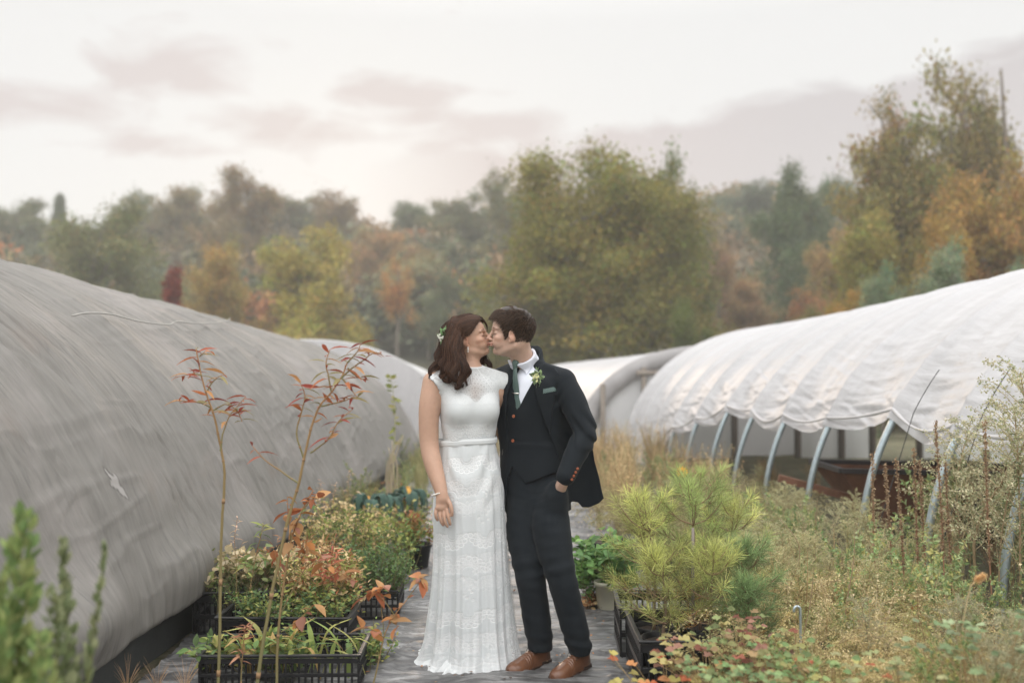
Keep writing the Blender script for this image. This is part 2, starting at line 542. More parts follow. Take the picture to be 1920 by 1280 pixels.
for k, (fy, fa, a) in enumerate([(2.2, .5, .014), (4.5, .8, .010), (6.5, .9, .016), (11, 1.3, .012), (19, 2.0, .008), (34, 3.0, .004)]):
    q = vnoise2(sh * fy + 7 * k + .8 * vnoise2(Yg * 1.1, arc * 1.5, 77 + k), arc * fa, 30 + k)
    amp = (.55 + .9 * np.clip(vnoise2(Yg * .9 + k, arc * .8, 60 + k) + .5, 0, 1))
    if k < 2: d += a * (1 - 2.4 * np.abs(q)) * (.6 + .5 * up + .6 * lo)
    else:      # narrow tension creases, only here and there
        msk = np.clip(vnoise2(Yg * 1.6 + 3 * k, arc * 1.1 + k, 160 + k) * 3.2 + .35 + .35 * up, 0, 1)
        d -= a * msk * np.clip(1 - 9 * np.abs(q), 0, 1) ** 1.5 * (.7 + .5 * up + .4 * lo)
for k, (f1, f2, a) in enumerate([(1.3, 4.4, .007), (3.5, 7, .005)]):      # cross creases
    q = vnoise2(Yg * f1 + .5 * arc, arc * f2 - .7 * Yg, 90 + k)
    d += a * np.clip(1 - 7 * np.abs(q), 0, 1) * np.clip(vnoise2(Yg * 1.3, arc * 1.3, 95 + k) * 3 + .4, 0, 1)
# cloth lies taut on the hoops every 1.2 m
hp = np.abs(((Yg - 2.6) / 1.22) % 1 - .5) * 2
d += -.035 * (1 - hp ** 2) * np.clip((Tg - .1) / .3, 0, 1)
# bulge above the hem
d += .09 * np.exp(-((Tg - .16) / .07) ** 2) * (1 + .5 * np.sin(Yg * 2.2) + .3 * np.sin(Yg * 5.1)) * (.3 + .7 * np.exp(-((Yg - 4.2) / 2.2) ** 2))
Xc, Zc = left_pt(Yg, Tg, 0)
c_, s_ = np.cos(Tg), np.sin(Tg)
X = Xc + d * c_; Z = Zc + d * s_
# far end tucks in
endk = np.clip((Yg - 15.3) / .9, 0, 1) ** 2
X = X - endk * .25 * c_ * 1.0; Z = Z - endk * .18 * s_
lipY = Ys
m_shade = bpy.data.materials.new('shade_cloth'); m_shade.use_nodes = True
t = NT(m_shade.node_tree); b = t.n['Principled BSDF']
uvn = t.new('ShaderNodeTexCoord').outputs['UV']
streak = t.noise(t.mapping(uvn, (7.5, 1.1, 1), (0, 0, -.24)), 2.2, 6, .65, .25)
fine = t.noise(t.mapping(uvn, (30, 4, 1), (0, 0, -.24)), 2.0, 5, .6)
blot = t.noise(uvn, .8, 5, .55, .4)
cc = t.mix(t.ramp(streak, [(.30, 0.), (.68, 1.)]), (.165, .158, .144), (.226, .216, .199))  # lighter and darker streaks: wrinkle shading mixed into the cloth colour
cc = t.mix(t.math('MULTIPLY', t.ramp(fine, [(.46, 0.), (.62, 1.)]), .10), cc, (.165, .163, .156))
ln = t.noise(t.mapping(uvn, (7, .9, 1), (0, 0, -.24)), 2.0, 3, .5, .3)
lnm = t.math('SUBTRACT', 1.0, t.math('MULTIPLY', t.math('ABSOLUTE', t.math('SUBTRACT', ln, .5)), 30.0), clamp=True)
lmk = t.ramp(t.noise(uvn, 1.3, 4, .6), [(.46, 0.), (.62, 1.)])
cc = t.mix(t.math('MULTIPLY', t.math('MULTIPLY', lnm, lmk), .45), cc, (.12, .12, .115))  # thin dark lines: shade in the creases painted into the cloth
cc = t.mix(t.math('MULTIPLY', t.ramp(blot, [(.52, 0.), (.72, 1.)]), .45), cc, (.375, .34, .325))
st2 = t.ramp(t.noise(uvn, 1.7, 5, .6), [(.60, 0.), (.72, 1.)])
cc = t.mix(t.math('MULTIPLY', st2, .35), cc, (.20, .165, .14))
tat = t.new('ShaderNodeAttribute', attribute_name='Col'); tsp = t.new('ShaderNodeSeparateColor'); t.link(tat.outputs['Color'], tsp.inputs[0])
cc = t.mix(t.math('MULTIPLY', tsp.outputs[1], .7), cc, (.06, .055, .05)); cc = t.mix(tsp.outputs[0], cc, (.33, .315, .30))
t.link(cc, b.inputs['Base Color']); b.inputs['Roughness'].default_value = .72; b.inputs['Specular IOR Level'].default_value = .25
bp = t.new('ShaderNodeBump'); bp.inputs['Strength'].default_value = .28; bp.inputs['Distance'].default_value = .010
hh = t.math('ADD', t.noise(t.mapping(uvn, (16, 2.4, 1), (0, 0, -.24)), 2.4, 6, .65, .3), t.math('MULTIPLY', t.noise(uvn, 9, 5, .6, .6), .5))
t.link(hh, bp.inputs['Height']); t.link(bp.outputs[0], b.inputs['Normal'])
V = np.stack([X, Yg, Z], -1)
# roll the hem inwards
rows = []
for k in range(1, 7):
    a = k / 6 * math.pi
    rows.append(np.stack([X[:, 0] - .035 * (1 - math.cos(a)), Ys, Z[:, 0] - .045 * math.sin(a) + .02 * (k / 6)], -1))
V2 = np.concatenate([np.stack(rows[::-1], 1), V], 1)
uvs = np.stack([np.repeat(Ys[:, None], V2.shape[1], 1), np.concatenate([np.full((ny_, 6), T0 * 2.6), arc], 1)], -1)
# frayed tear: the white film shows through
def left_hit(px, py):
    best = None
    for Y in np.linspace(3.0, 15.5, 500):
        tt = np.linspace(.12, 1.5, 300)
        x, z = left_pt(Y, tt, .02)
        q = np.abs(x / Y * FPX + 960 - px) + np.abs((CAMH - z) / Y * FPX + HORY - py)
        i = np.argmin(q)
        if best is None or q[i] < best[0]: best = (q[i], Y, tt[i])
    return best[1], best[2]
h0, h1 = left_hit(206, 872), left_hit(248, 932)
A2 = np.array([h0[0], h0[1] * 2.6]); B2 = np.array([h1[0], h1[1] * 2.6]); dd_ = B2 - A2; L2 = dd_ @ dd_
pu = uvs - A2; tp_ = (pu @ dd_) / L2; ds_ = np.linalg.norm(pu - np.clip(tp_, 0, 1)[..., None] * dd_, axis=-1)
wid = .034 * np.sin(np.pi * np.clip(tp_, .0, 1)) * (.55 + 1.2 * (vnoise2(tp_ * 14, tp_ * 0, 9) + .5))
tear = np.clip((wid - ds_) / .006, 0, 1) * (tp_ > 0) * (tp_ < 1)
edge_ = np.exp(-((ds_ - wid) / .009) ** 2) * (tp_ > -.05) * (tp_ < 1.05)
tc_ = np.stack([tear, edge_, 0 * tear], -1).reshape(-1, 3)
g = M().add(V2 + off0, grid_faces(ny_, V2.shape[1])[:, ::-1], c=tc_, uv=uvs.reshape(-1, 2))
g.obj('shade_cloth', m_shade, house)
# dark skirt below the hem
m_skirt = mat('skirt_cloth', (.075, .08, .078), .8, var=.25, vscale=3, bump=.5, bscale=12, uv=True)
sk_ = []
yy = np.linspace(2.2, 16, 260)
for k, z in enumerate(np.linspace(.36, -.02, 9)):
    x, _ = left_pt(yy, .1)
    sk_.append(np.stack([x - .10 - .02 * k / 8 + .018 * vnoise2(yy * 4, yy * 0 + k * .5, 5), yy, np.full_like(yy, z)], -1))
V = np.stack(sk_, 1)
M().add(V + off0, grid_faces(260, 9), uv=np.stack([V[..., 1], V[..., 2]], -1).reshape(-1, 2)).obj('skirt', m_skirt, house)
# pale cord lying over the cloth
cp = []
for px, py, Y in [(-60, 596, 5.6), (0, 591, 5.9), (60, 594, 6.3), (125, 606, 6.7), (185, 612, 7.3), (212, 606, 7.7), (260, 610, 8.3), (310, 608, 9.2), (360, 603, 10.2), (410, 598, 11.5)]:
    # find the wall point on this view ray
    best = None
    for tt in np.linspace(.2, 1.6, 500):
        yv = Y
        for _ in range(2):
            x, z = left_pt(yv, tt, .030)
            yv = Y
        q = abs((CAMH - z) / Y * FPX + HORY - py)
        if best is None or q < best[0]: best = (q, x, z)
    cp.append((best[1] + .01, Y, best[2] + .015))
g = M(); g.add(*tube(spline(cp, 60) + off0, .0055, 5)); g.obj('cord', m_cord, house)
for k in range(12):
    Y = 2.6 + 1.22 * k
    if Y > 16: break
    tt = np.linspace(0.14, 1.75, 40)
    x, z = left_pt(Y, tt, -.05)
    M().add(*tube(np.stack([x, np.full(40, Y), z], 1) + off0, .02, 6)).obj('hoop', m_steel, house)

# --- generic film house
def film_house(name, label, xc, a, H, Y0, Y1, hem, side, hoops, mat_=m_film, sag=.05, ny_=500, nt_=150, seed=1, wr_=1.0, tend=None, pw=.92):
    """side=+1: the wall next to the path is on the +x side, -1: on the -x side"""
    mid = (Y0 + Y1) / 2
    ox = np.array([xc(mid), mid, 0.])
    h = empty(name, ox, label, 'greenhouse')
    def pt(Y, tt, r=0.):
        c, s_ = np.cos(tt), np.sin(tt)
        return xc(Y) + side * (a + r) * np.sign(c) * np.abs(c) ** pw, (H(Y) + r) * np.abs(s_) ** pw
    Ys = np.linspace(Y0, Y1, ny_)
    t0 = np.array([np.arcsin(np.clip((hem(y) / H(y)), 0.0, .95) ** (1 / pw)) for y in Ys])
    u = np.linspace(0, 1, nt_) ** 1.15
    tend = tend or math.pi - .03
    Tg = t0[:, None] + (tend - t0[:, None]) * u[None]
    Yg = np.repeat(Ys[:, None], nt_, 1)
    hy = np.array(hoops)
    i = np.clip(np.searchsorted(hy, Yg) - 1, 0, len(hy) - 2)
    ph = np.clip((Yg - hy[i]) / (hy[i + 1] - hy[i]), 0, 1)
    s_ = np.sin(np.pi * ph)
    arc = Tg * a
    e = np.exp(-(arc - t0[:, None] * a) / .9)            # looser near the hem
    d = -sag * s_ ** .36 * (.62 + .6 * e) + .010 * np.exp(-(np.minimum(ph, 1 - ph) / .045) ** 2)
    bay = i * 1.37
    for k, (fy, fa, am) in enumerate([(.9, 3.6, .026), (1.6, 8.5, .016), (2.6, 18, .008)]):
        q = vnoise2(Yg * fy + bay * 5, arc * fa + .9 * Yg + bay * 3, seed * 10 + k)
        d += wr_ * am * (1 - 3 * np.abs(q)) * (.05 + .95 * e) * (.35 + .65 * s_ ** .6)
    for k, (fy, fa, am) in enumerate([(.55, 5, .014), (.8, 10, .011), (1.1, 19, .007)]):     # crisp tension folds fanning from the hoops
        q = vnoise2(Yg * fy + bay * 7, arc * fa + 1.3 * Yg * (1 if k % 2 else -1) + bay * 5, seed * 10 + 20 + k)
        d += wr_ * am * (np.clip(1 - 8 * np.abs(q), 0, 1) - .8 * np.clip(1 - 8 * np.abs(q + .14), 0, 1)) * (.02 + .98 * e) * (.3 + .7 * s_ ** .5)
    q = vnoise2(Yg * 9, arc * 1.3, seed + 50)
    d += wr_ * .012 * q
    X, Z = pt(Yg, Tg)
    X = X + side * d * np.cos(Tg); Z = Z + d * np.sin(Tg) - .03 * s_ * np.exp(-(arc - t0[:, None] * a) / .25)
    Z = np.maximum(Z, -.02)
    V = np.stack([X, Yg, Z], -1)
    F = grid_faces(ny_, nt_)
    M().add(V - ox, F if side < 0 else F[:, ::-1], uv=np.stack([Yg, arc], -1).reshape(-1, 2)).obj('film_cover', mat_, h)
    return h, ox, pt

# --- right house, film rolled up off the bare hoops
RX = lambda Y: 5.75 - .069 * np.asarray(Y, float)
RA = 2.75
def RH(Y): return np.interp(Y, [3, 6, 8.6, 12.3, 16.7], [2.47, 2.44, 2.40, 2.25, 2.18])
RHOOPS = [3.35, 4.42, 5.48, 6.35, 7.32, 8.42, 9.50, 10.50, 11.45, 12.55, 13.55, 14.6, 15.6, 16.5]
def hemR(y):
    base = np.interp(y, [3, 6.3, 7.3, 8.4, 9.5, 11.5, 12.6, 13.6, 14.6, 15.3], [1.02, 1.07, 1.13, 1.01, .99, 1.0, .80, .62, .18, 0])
    j = max(0, min(len(RHOOPS) - 2, int(np.searchsorted(RHOOPS, y)) - 1))
    ph = (y - RHOOPS[j]) / (RHOOPS[j + 1] - RHOOPS[j])
    return max(0, base - (.0, .05, .02, .07, .0, .03, .07, .0, .05, .02, .0, .05, .03)[j % 13] * math.sin(math.pi * min(max(ph, 0), 1) ** (.8, 1.3, 1.0)[j % 3]) * (1 if y < 14 else .2))
rh, ro, rpt = film_house('film_house', 'long white film hoop house on the right, rolled up off its steel hoops', RX, RA, RH, 3.0, 16.5, hemR, -1, RHOOPS, ny_=900, nt_=240, sag=.085, tend=math.pi - .42)
for k, Y in enumerate(RHOOPS):
    tt = np.linspace(0, math.pi, 70)
    x, z = rpt(Y, tt, -.045)
    z = z - .02
    V, fs = tube(np.stack([x, np.full(70, Y), z], 1) - ro, .026, 10)
    M().add(V, fs).obj('hoop', m_steel, rh)
for k in (2, 3):
    Y = RHOOPS[k] + (.62 if k < 5 else .5)
    t0 = math.asin((hemR(Y) / RH(Y)))
    tt = np.linspace(.62, t0 + .02, 40)
    x, z = rpt(Y - .22 * (.62 - tt), tt, .004)
    p = np.stack([x, Y - .22 * (.62 - tt), z], 1)
    end = np.array([[RX(Y) - RA - .06, Y + .05, 0.02]])
    p = np.concatenate([p, p[-1:] + (end - p[-1:]) * np.linspace(.05, 1, 8)[:, None]])
    M().add(*tube(p - ro, .0034, 5)).obj('rope', m_rope, rh)
# rolled hem bundle along the film edge
yy = np.linspace(3.0, 14.3, 420)
tt = np.array([math.asin(min(.95, hemR(y) / RH(y))) for y in yy])
x, z = rpt(yy, tt, -.01)
jj = np.array([hemR(y) for y in yy])
M().add(*tube(np.stack([x - .004, yy, z - .010 - .024 * np.abs(np.sin(np.pi * np.interp(yy, RHOOPS, range(len(RHOOPS)))))], 1) - ro, .013 + .008 * vnoise2(yy * 5, yy * 0, 3), 8), uv=None).obj('rolled_hem', m_film, rh)
# far side wall, open bays, posts
for (a0, a1) in ((3.0, 8.2), (9.6, 12.4), (14.0, 16.5)):
    yy = np.linspace(a0, a1, 60); zz = np.linspace(0.0, 1.15, 12)
    Yg, Zg = np.meshgrid(yy, zz, indexing='ij')
    tt = math.pi - np.arcsin(np.clip(Zg / RH(Yg), 0, .95))
    x, z = rpt(Yg, tt, -.005)
    x = x + .03 * vnoise2(Yg * 2, Zg * 2, 6)
    M().add(np.stack([x, Yg, Zg], -1) - ro, grid_faces(60, 12), uv=np.stack([Yg, Zg], -1).reshape(-1, 2)).obj('side_panel', m_film_side, rh)
for Y in (6.4, 7.4, 8.25, 8.9, 9.6, 11.0, 12.4, 13.2, 14.0, 15.1):
    x, _ = rpt(Y, math.pi - .25, -.2)
    M().add(*box(np.array([float(x), Y, .6]) - ro, (.08, .08, 1.2), bev=.006)).obj('post', m_wood, rh)
# far end wall: film above, hung panels with open doorways below
def ztop(x):
    u = np.clip((np.asarray(x, float) - RX(16.5)) / (RA - .03), -1, 1)
    return (RH(16.5) - .03) * (1 - u * u) ** .46
def endpanel(x0, x1, z0, z1, mm):
    xx = np.linspace(x0, x1, 24); V = []
    for k in np.linspace(0, 1, 10):
        top_ = np.minimum(z1, ztop(xx)) if z1 < 9 else ztop(xx)
        V.append(np.stack([xx, 16.49 + .02 * np.sin(xx * 9 + k * 3), np.maximum(np.minimum(z0, top_) + (top_ - np.minimum(z0, top_)) * k, 0)], 1))
    M().add(np.stack(V) - ro, grid_faces(10, 24), uv=np.stack([np.tile(xx, 10), np.repeat(np.linspace(0, 2, 10), 24)], 1)).obj('end_wall', mm, rh)
xl, xr = float(RX(16.5)) - RA + .04, float(RX(16.5)) + RA - .04
endpanel(xl, xr, 1.34, 99, m_film_side)
for a0, a1 in ((xl, 3.62), (4.72, 5.90), (6.72, xr)): endpanel(a0, a1, 0, 1.33, m_film_side)
for px_, hh2 in ((3.66, 1.34), (4.70, 1.34), (5.42, 1.34), (5.93, 1.34), (6.70, 1.34)):
    M().add(*box(np.array([px_, 16.42, hh2 / 2]) - ro, (.10, .07, hh2), bev=.006)).obj('post', m_wood, rh)
# eave board along the far side
x0, z0 = rpt(3.0, math.pi - .52, -.07); x1, z1 = rpt(16.4, math.pi - .52, -.07)
M().add(*bar(np.array([float(x0), 3.0, float(z0)]) - ro, np.array([float(x1), 16.4, float(z1)]) - ro, .05, .10)).obj('rail', m_wood, rh)

# --- white house behind the shade house (left)
WHX = lambda Y: -3.50 - .02 * (np.asarray(Y, float) - 17)
hh_ = [17.0 + 1.3 * k for k in range(12)]
wl, wo, wpt = film_house('film_house', 'white film house behind the grey shade house, partly hidden by the bride', WHX, 2.62, lambda Y: np.interp(Y, [17, 24, 31], [1.97, 1.72, 1.46]), 17.0, 31.2, lambda y: 0.0, 1, hh_, mat_=m_film_pale, ny_=200, nt_=90, seed=3, sag=.03, wr_=.5)
tt = np.linspace(.02, math.pi - .02, 50)
x, z = wpt(17.0, tt, -.01)
ring = np.stack([x, np.full(50, 17.01), z], 1)
M().add(np.stack([ring * [1, 1, k] for k in np.linspace(1, 0, 8)], 0) - wo, grid_faces(8, 50), uv=rs.rand(400, 2)).obj('end_wall', m_film, wl)
# --- house in the middle distance (right of the groom)
CHX = lambda Y: 3.42 - .10 * (np.asarray(Y, float) - 17)
hh_ = [17.0 + 1.3 * k for k in range(11)]
ch, co, cpt = film_house('film_house', 'white film house beyond the groom with a grey arched end and wooden posts', CHX, 2.36, lambda Y: np.interp(Y, [17, 20, 30], [1.86, 1.78, 1.66]), 17.0, 30, lambda y: 0.0, -1, hh_, ny_=200, nt_=90, seed=4, sag=.03, wr_=.5)
tt = np.linspace(.03, math.pi - .03, 90)
x, z = cpt(17.0, tt, .02); x2, z2 = cpt(17.0, tt, -.27)
o_ = np.stack([x, np.full(90, 16.90), z], 1); i_ = np.stack([x2, np.full(90, 16.92) + .02 * np.sin(tt * 30), z2], 1)
mid_ = (o_ + i_) / 2 - np.array([0, .05, 0])
i2 = i_ + np.array([0, .12, 0])
M().add(np.stack([o_ + [0, .1, 0], o_, mid_, i_, i2], 0) - co, grid_faces(5, 90), uv=rs.rand(450, 2)).obj('end_arch', m_film_grey, ch)
ring = np.stack([x2, np.full(90, 17.0), z2], 1)
M().add(np.stack([ring * [1, 1, k] for k in np.linspace(1, 0, 10)], 0) - co, grid_faces(10, 90), uv=np.stack([np.tile(x2, 10), np.repeat(np.linspace(0, 2, 10), 90)], 1)).obj('end_wall', m_film_pale, ch)
for px, zt in ((1130, 1.22), (1207, 1.50), (1262, 1.5), (1330, 1.55)):
    M().add(*box(np.array([G2(px, 16.86), 16.86, zt / 2]) - co, (.085, .07, zt), bev=.005)).obj('post', m_wood, ch)
M().add(*box(np.array([3.4, 16.84, 1.40]) - co, (2.6, .05, .09), bev=.005)).obj('beam', m_wood, ch)

# --- rusty hopper trailer under the right house
tr = empty('trailer', (3.55, 8.9, 0), 'rusty steel hopper trailer half hidden in the weeds under the film house', 'trailer')
top = np.array([[-.75, -.42, .60], [1.1, -.42, .56], [1.1, .45, .56], [-.75, .45, .60]])
bot = np.array([[-.42, -.24, .16], [.85, -.24, .14], [.85, .26, .14], [-.42, .26, .16]])
V = np.concatenate([top, bot, top * [.97, .95, 1] , bot * [.95, .9, 1] + [0, 0, .02]])
F = []
for q in range(4):
    r = (q + 1) % 4
    F += [[q, r, 4 + r, 4 + q], [8 + r, 8 + q, 12 + q, 12 + r], [q, 8 + q, 8 + r, r]]
F += [[4, 5, 6, 7], [12, 15, 14, 13]]
M().add(V, [np.array(F)]).obj('hopper', m_rust, tr, smooth=False)
g = M()
for q in range(4): g.add(*bar(top[q] + [0, 0, .015], top[(q + 1) % 4] + [0, 0, .015], .05, .04))
g.obj('rim', mat('dark_steel', (.035, .03, .03), .6), tr, smooth=False)
g = M().add(*bar((-1.2, -.1, .52), (.3, -.33, .12), .09, .06)); g.obj('drawbar', m_rust, tr, smooth=False)
for q in ((-.40, -.30), (-.40, .3)):
    M().add(*bar((q[0], q[1], 0), (q[0] + .05, q[1], .40), .06, .06, up=(1, 0, 0))).obj('leg', m_rust, tr, smooth=False)
for sy_ in (-.42, .42):
    a = np.linspace(0, 2 * np.pi, 28, endpoint=False)
    prof = [(.10, -.045), (.19, -.05), (.215, -.03), (.215, .03), (.19, .05), (.10, .045)]
    V = np.array([[r * math.cos(q) + .5, y + sy_, r * math.sin(q) + .215] for q in a for (r, y) in prof])
    M().add(V, grid_faces(28, 6) if False else np.concatenate([np.stack([np.arange(5) + 6 * i, np.arange(5) + 1 + 6 * i, np.arange(5) + 1 + 6 * ((i + 1) % 28), np.arange(5) + 6 * ((i + 1) % 28)], 1) for i in range(28)])).obj('tyre', m_black, tr)
# ------------------------------------------------------------------ trees
def make_tree_mesh(kind, H, Rr, nleaf, seed, lsize=.16, holes=.25):
    """returns crown mesh, trunk mesh. crown built from leaf sprays on limb ends"""
    r = np.random.RandomState(seed)
    wood = M(); ends = []; dirs = []
    def limb(p, d, L, rad, depth):
        n = 7
        pts = [p]; dd = d.copy()
        for i in range(n):
            dd = nrm(dd + r.normal(size=3) * .13 + np.array([0, 0, .05 if kind != 'cone' else -.02]))
            pts.append(pts[-1] + dd * L / n)
        pts = np.array(pts)
        wood.add(*tube(pts, np.linspace(rad, rad * .45, n + 1), 6 if depth < 2 else 4, cap=False))
        if depth >= (2 if kind not in ('broad', 'big') else 3) or L < .5:
            for q in pts[3:]: ends.append(q); dirs.append(dd)
            return
        for _ in range(r.randint(3, 5)):
            i = r.randint(2, n + 1)
            nd = nrm(dd * .75 + r.normal(size=3) * .62)
            limb(pts[i], nd, L * r.uniform(.48, .68), rad * .5, depth + 1)
        for q in pts[-2:]: ends.append(q); dirs.append(dd)
    tp = [np.array([0, 0, -.4])]
    for i in range(9):
        tp.append(tp[-1] + np.array([r.normal() * .03 * H * .3, r.normal() * .03 * H * .3, H * .86 / 9]))
    tp = np.array(tp)
    wood.add(*tube(spline(tp, 24), np.linspace(H * .024, H * .006, 24), 8))
    if kind in ('broad', 'big'):
        for k in range(15 if kind == 'broad' else 26):
            f = r.uniform(.16, .97)
            p = tp[0] + (tp[-1] - tp[0]) * f
            p = np.array([np.interp(p[2], tp[:, 2], tp[:, 0]), np.interp(p[2], tp[:, 2], tp[:, 1]), p[2]])
            a = k * 2.4 + r.uniform(-.4, .4)
            e = .25 + .9 * f
            L = Rr * (1.0 - .45 * f ** 2) * r.uniform(.7, 1.0)
            limb(p, np.array([math.cos(a) * math.cos(e), math.sin(a) * math.cos(e), math.sin(e)]), L, H * .010, 1)
    elif kind == 'tall':
        for k in range(13):
            f = r.uniform(.55, .99); a = k * 2.4; p = tp[0] + (tp[-1] - tp[0]) * f
            limb(np.array([np.interp(p[2], tp[:, 2], tp[:, 0]), np.interp(p[2], tp[:, 2], tp[:, 1]), p[2]]), np.array([math.cos(a) * .6, math.sin(a) * .6, .8]), Rr * r.uniform(.5, .9), H * .009, 1)
    elif kind == 'column':
        for k in range(26):
            f = k / 26 * .95 + .04; a = k * 2.4; p = tp[0] + (tp[-1] - tp[0]) * f
            limb(p, np.array([math.cos(a) * .6, math.sin(a) * .6, .8]), Rr * r.uniform(.6, 1.0) * (1.1 - .6 * f), H * .006, 2)
    elif kind == 'cone':
        for k in range(60):
            f = k / 60 * .92 + .06; a = k * 2.4; p = tp[0] + (tp[-1] - tp[0]) * f
            limb(p, np.array([math.cos(a), math.sin(a), .15]), Rr * (1.02 - f) * r.uniform(.8, 1.1), H * .005, 2)
    E_ = np.array(ends); D2 = np.array(dirs)
    # prune clumps for gaps
    keep = r.rand(len(E_)) > holes
    E_ = E_[keep]; D2 = D2[keep]
    m = len(E_)
    tone = r.uniform(.72, 1.28, m)[:, None] * (1 + .10 * r.normal(size=(m, 3)) * [1.2, .8, .8])
    i = r.randint(0, m, nleaf)
    spread = {'big': .36, 'broad': .34, 'tall': .30, 'column': .22, 'cone': .22}[kind] * (H / 9) ** .5
    loc = E_[i] + r.normal(size=(nleaf, 3)) * spread * [1, 1, .75]
    d = nrm(r.normal(size=(nleaf, 3)) + [0, 0, -.2])
    S = (lsize * r.uniform(.6, 1.35, nleaf))[:, None, None]
    col = np.clip(tone[i] * r.uniform(.75, 1.2, nleaf)[:, None], .3, 1.8)
    g = M(); V, fs, C = instances(LEAF_KITE[0] * [1, 1.1, 1], LEAF_KITE[1], frames(d, rnd=r) * S, loc, col)
    g.add(V, fs, C)
    return g.mesh('crown', False), wood.mesh('trunk')

TREES = {
    'big':    make_tree_mesh('big', 9.6, 4.6, 90000, 15, .14, .16),
    'broadA': make_tree_mesh('broad', 9, 3.6, 32000, 11, .165, .25),
    'broadB': make_tree_mesh('broad', 9, 3.3, 32000, 12, .165, .3),
    'broadC': make_tree_mesh('broad', 8, 3.8, 30000, 13, .17, .22),
    'tallA':  make_tree_mesh('tall', 10, 2.3, 5600, 21, .15, .5),
    'tallB':  make_tree_mesh('tall', 10, 2.0, 5000, 22, .14, .6),
    'column': make_tree_mesh('column', 6, .8, 9000, 31, .14, .1),
    'cone':   make_tree_mesh('cone', 9, 1.9, 14000, 41, .16, .1),
    'bare':   make_tree_mesh('tall', 9, 1.6, 700, 51, .12, .5),
}
for k_, (a, b_) in TREES.items():
    a.materials.append(m_leaf_obj); b_.materials.append(m_bark)
def tree(kind, px, Y, ytop, wpx, col, label, rz=None, group=None, base=None):
    """px centre, depth Y, y of top in the photo, crown width in photo pixels"""
    cm, tm = TREES[kind]
    z0 = float(hill(G2(px, Y), Y)) if base is None else base
    ztop = CAMH + (HORY - ytop) / FPX * Y
    v = [c for c in cm.vertices]
    if kind not in _ext:
        co = np.empty(len(cm.vertices) * 3, np.float32); cm.vertices.foreach_get('co', co); co = co.reshape(-1, 3)
        _ext[kind] = (np.percentile(co[:, 2], 99.7), np.percentile(np.abs(co[:, :2]), 97) * 2)
    eh, ew = _ext[kind]
    s = (ztop - z0) / eh
    wx = (wpx / FPX * Y) / ew * (1.3 if Y > 80 else 1.08)
    o = empty('tree', (G2(px, Y), Y, z0), label, 'tree', group, rz=rs.uniform(0, 6.28) if rz is None else rz)
    o.scale = (wx, wx, s)
    c = link('crown', cm, o); t_ = link('trunk', tm, o)
    c.color = (*col, 1)
    return o
_ext = {}
GR = (.115, .125, .06); DG = (.06, .085, .05); OL = (.17, .15, .06); AM = (.30, .19, .06); OR = (.36, .16, .05); BR = (.20, .13, .085)
RD = (.22, .055, .04); YL = (.27, .22, .07); GY = (.13, .13, .09); BL = (.10, .15, .13)
GT = 'autumn trees behind the greenhouses'
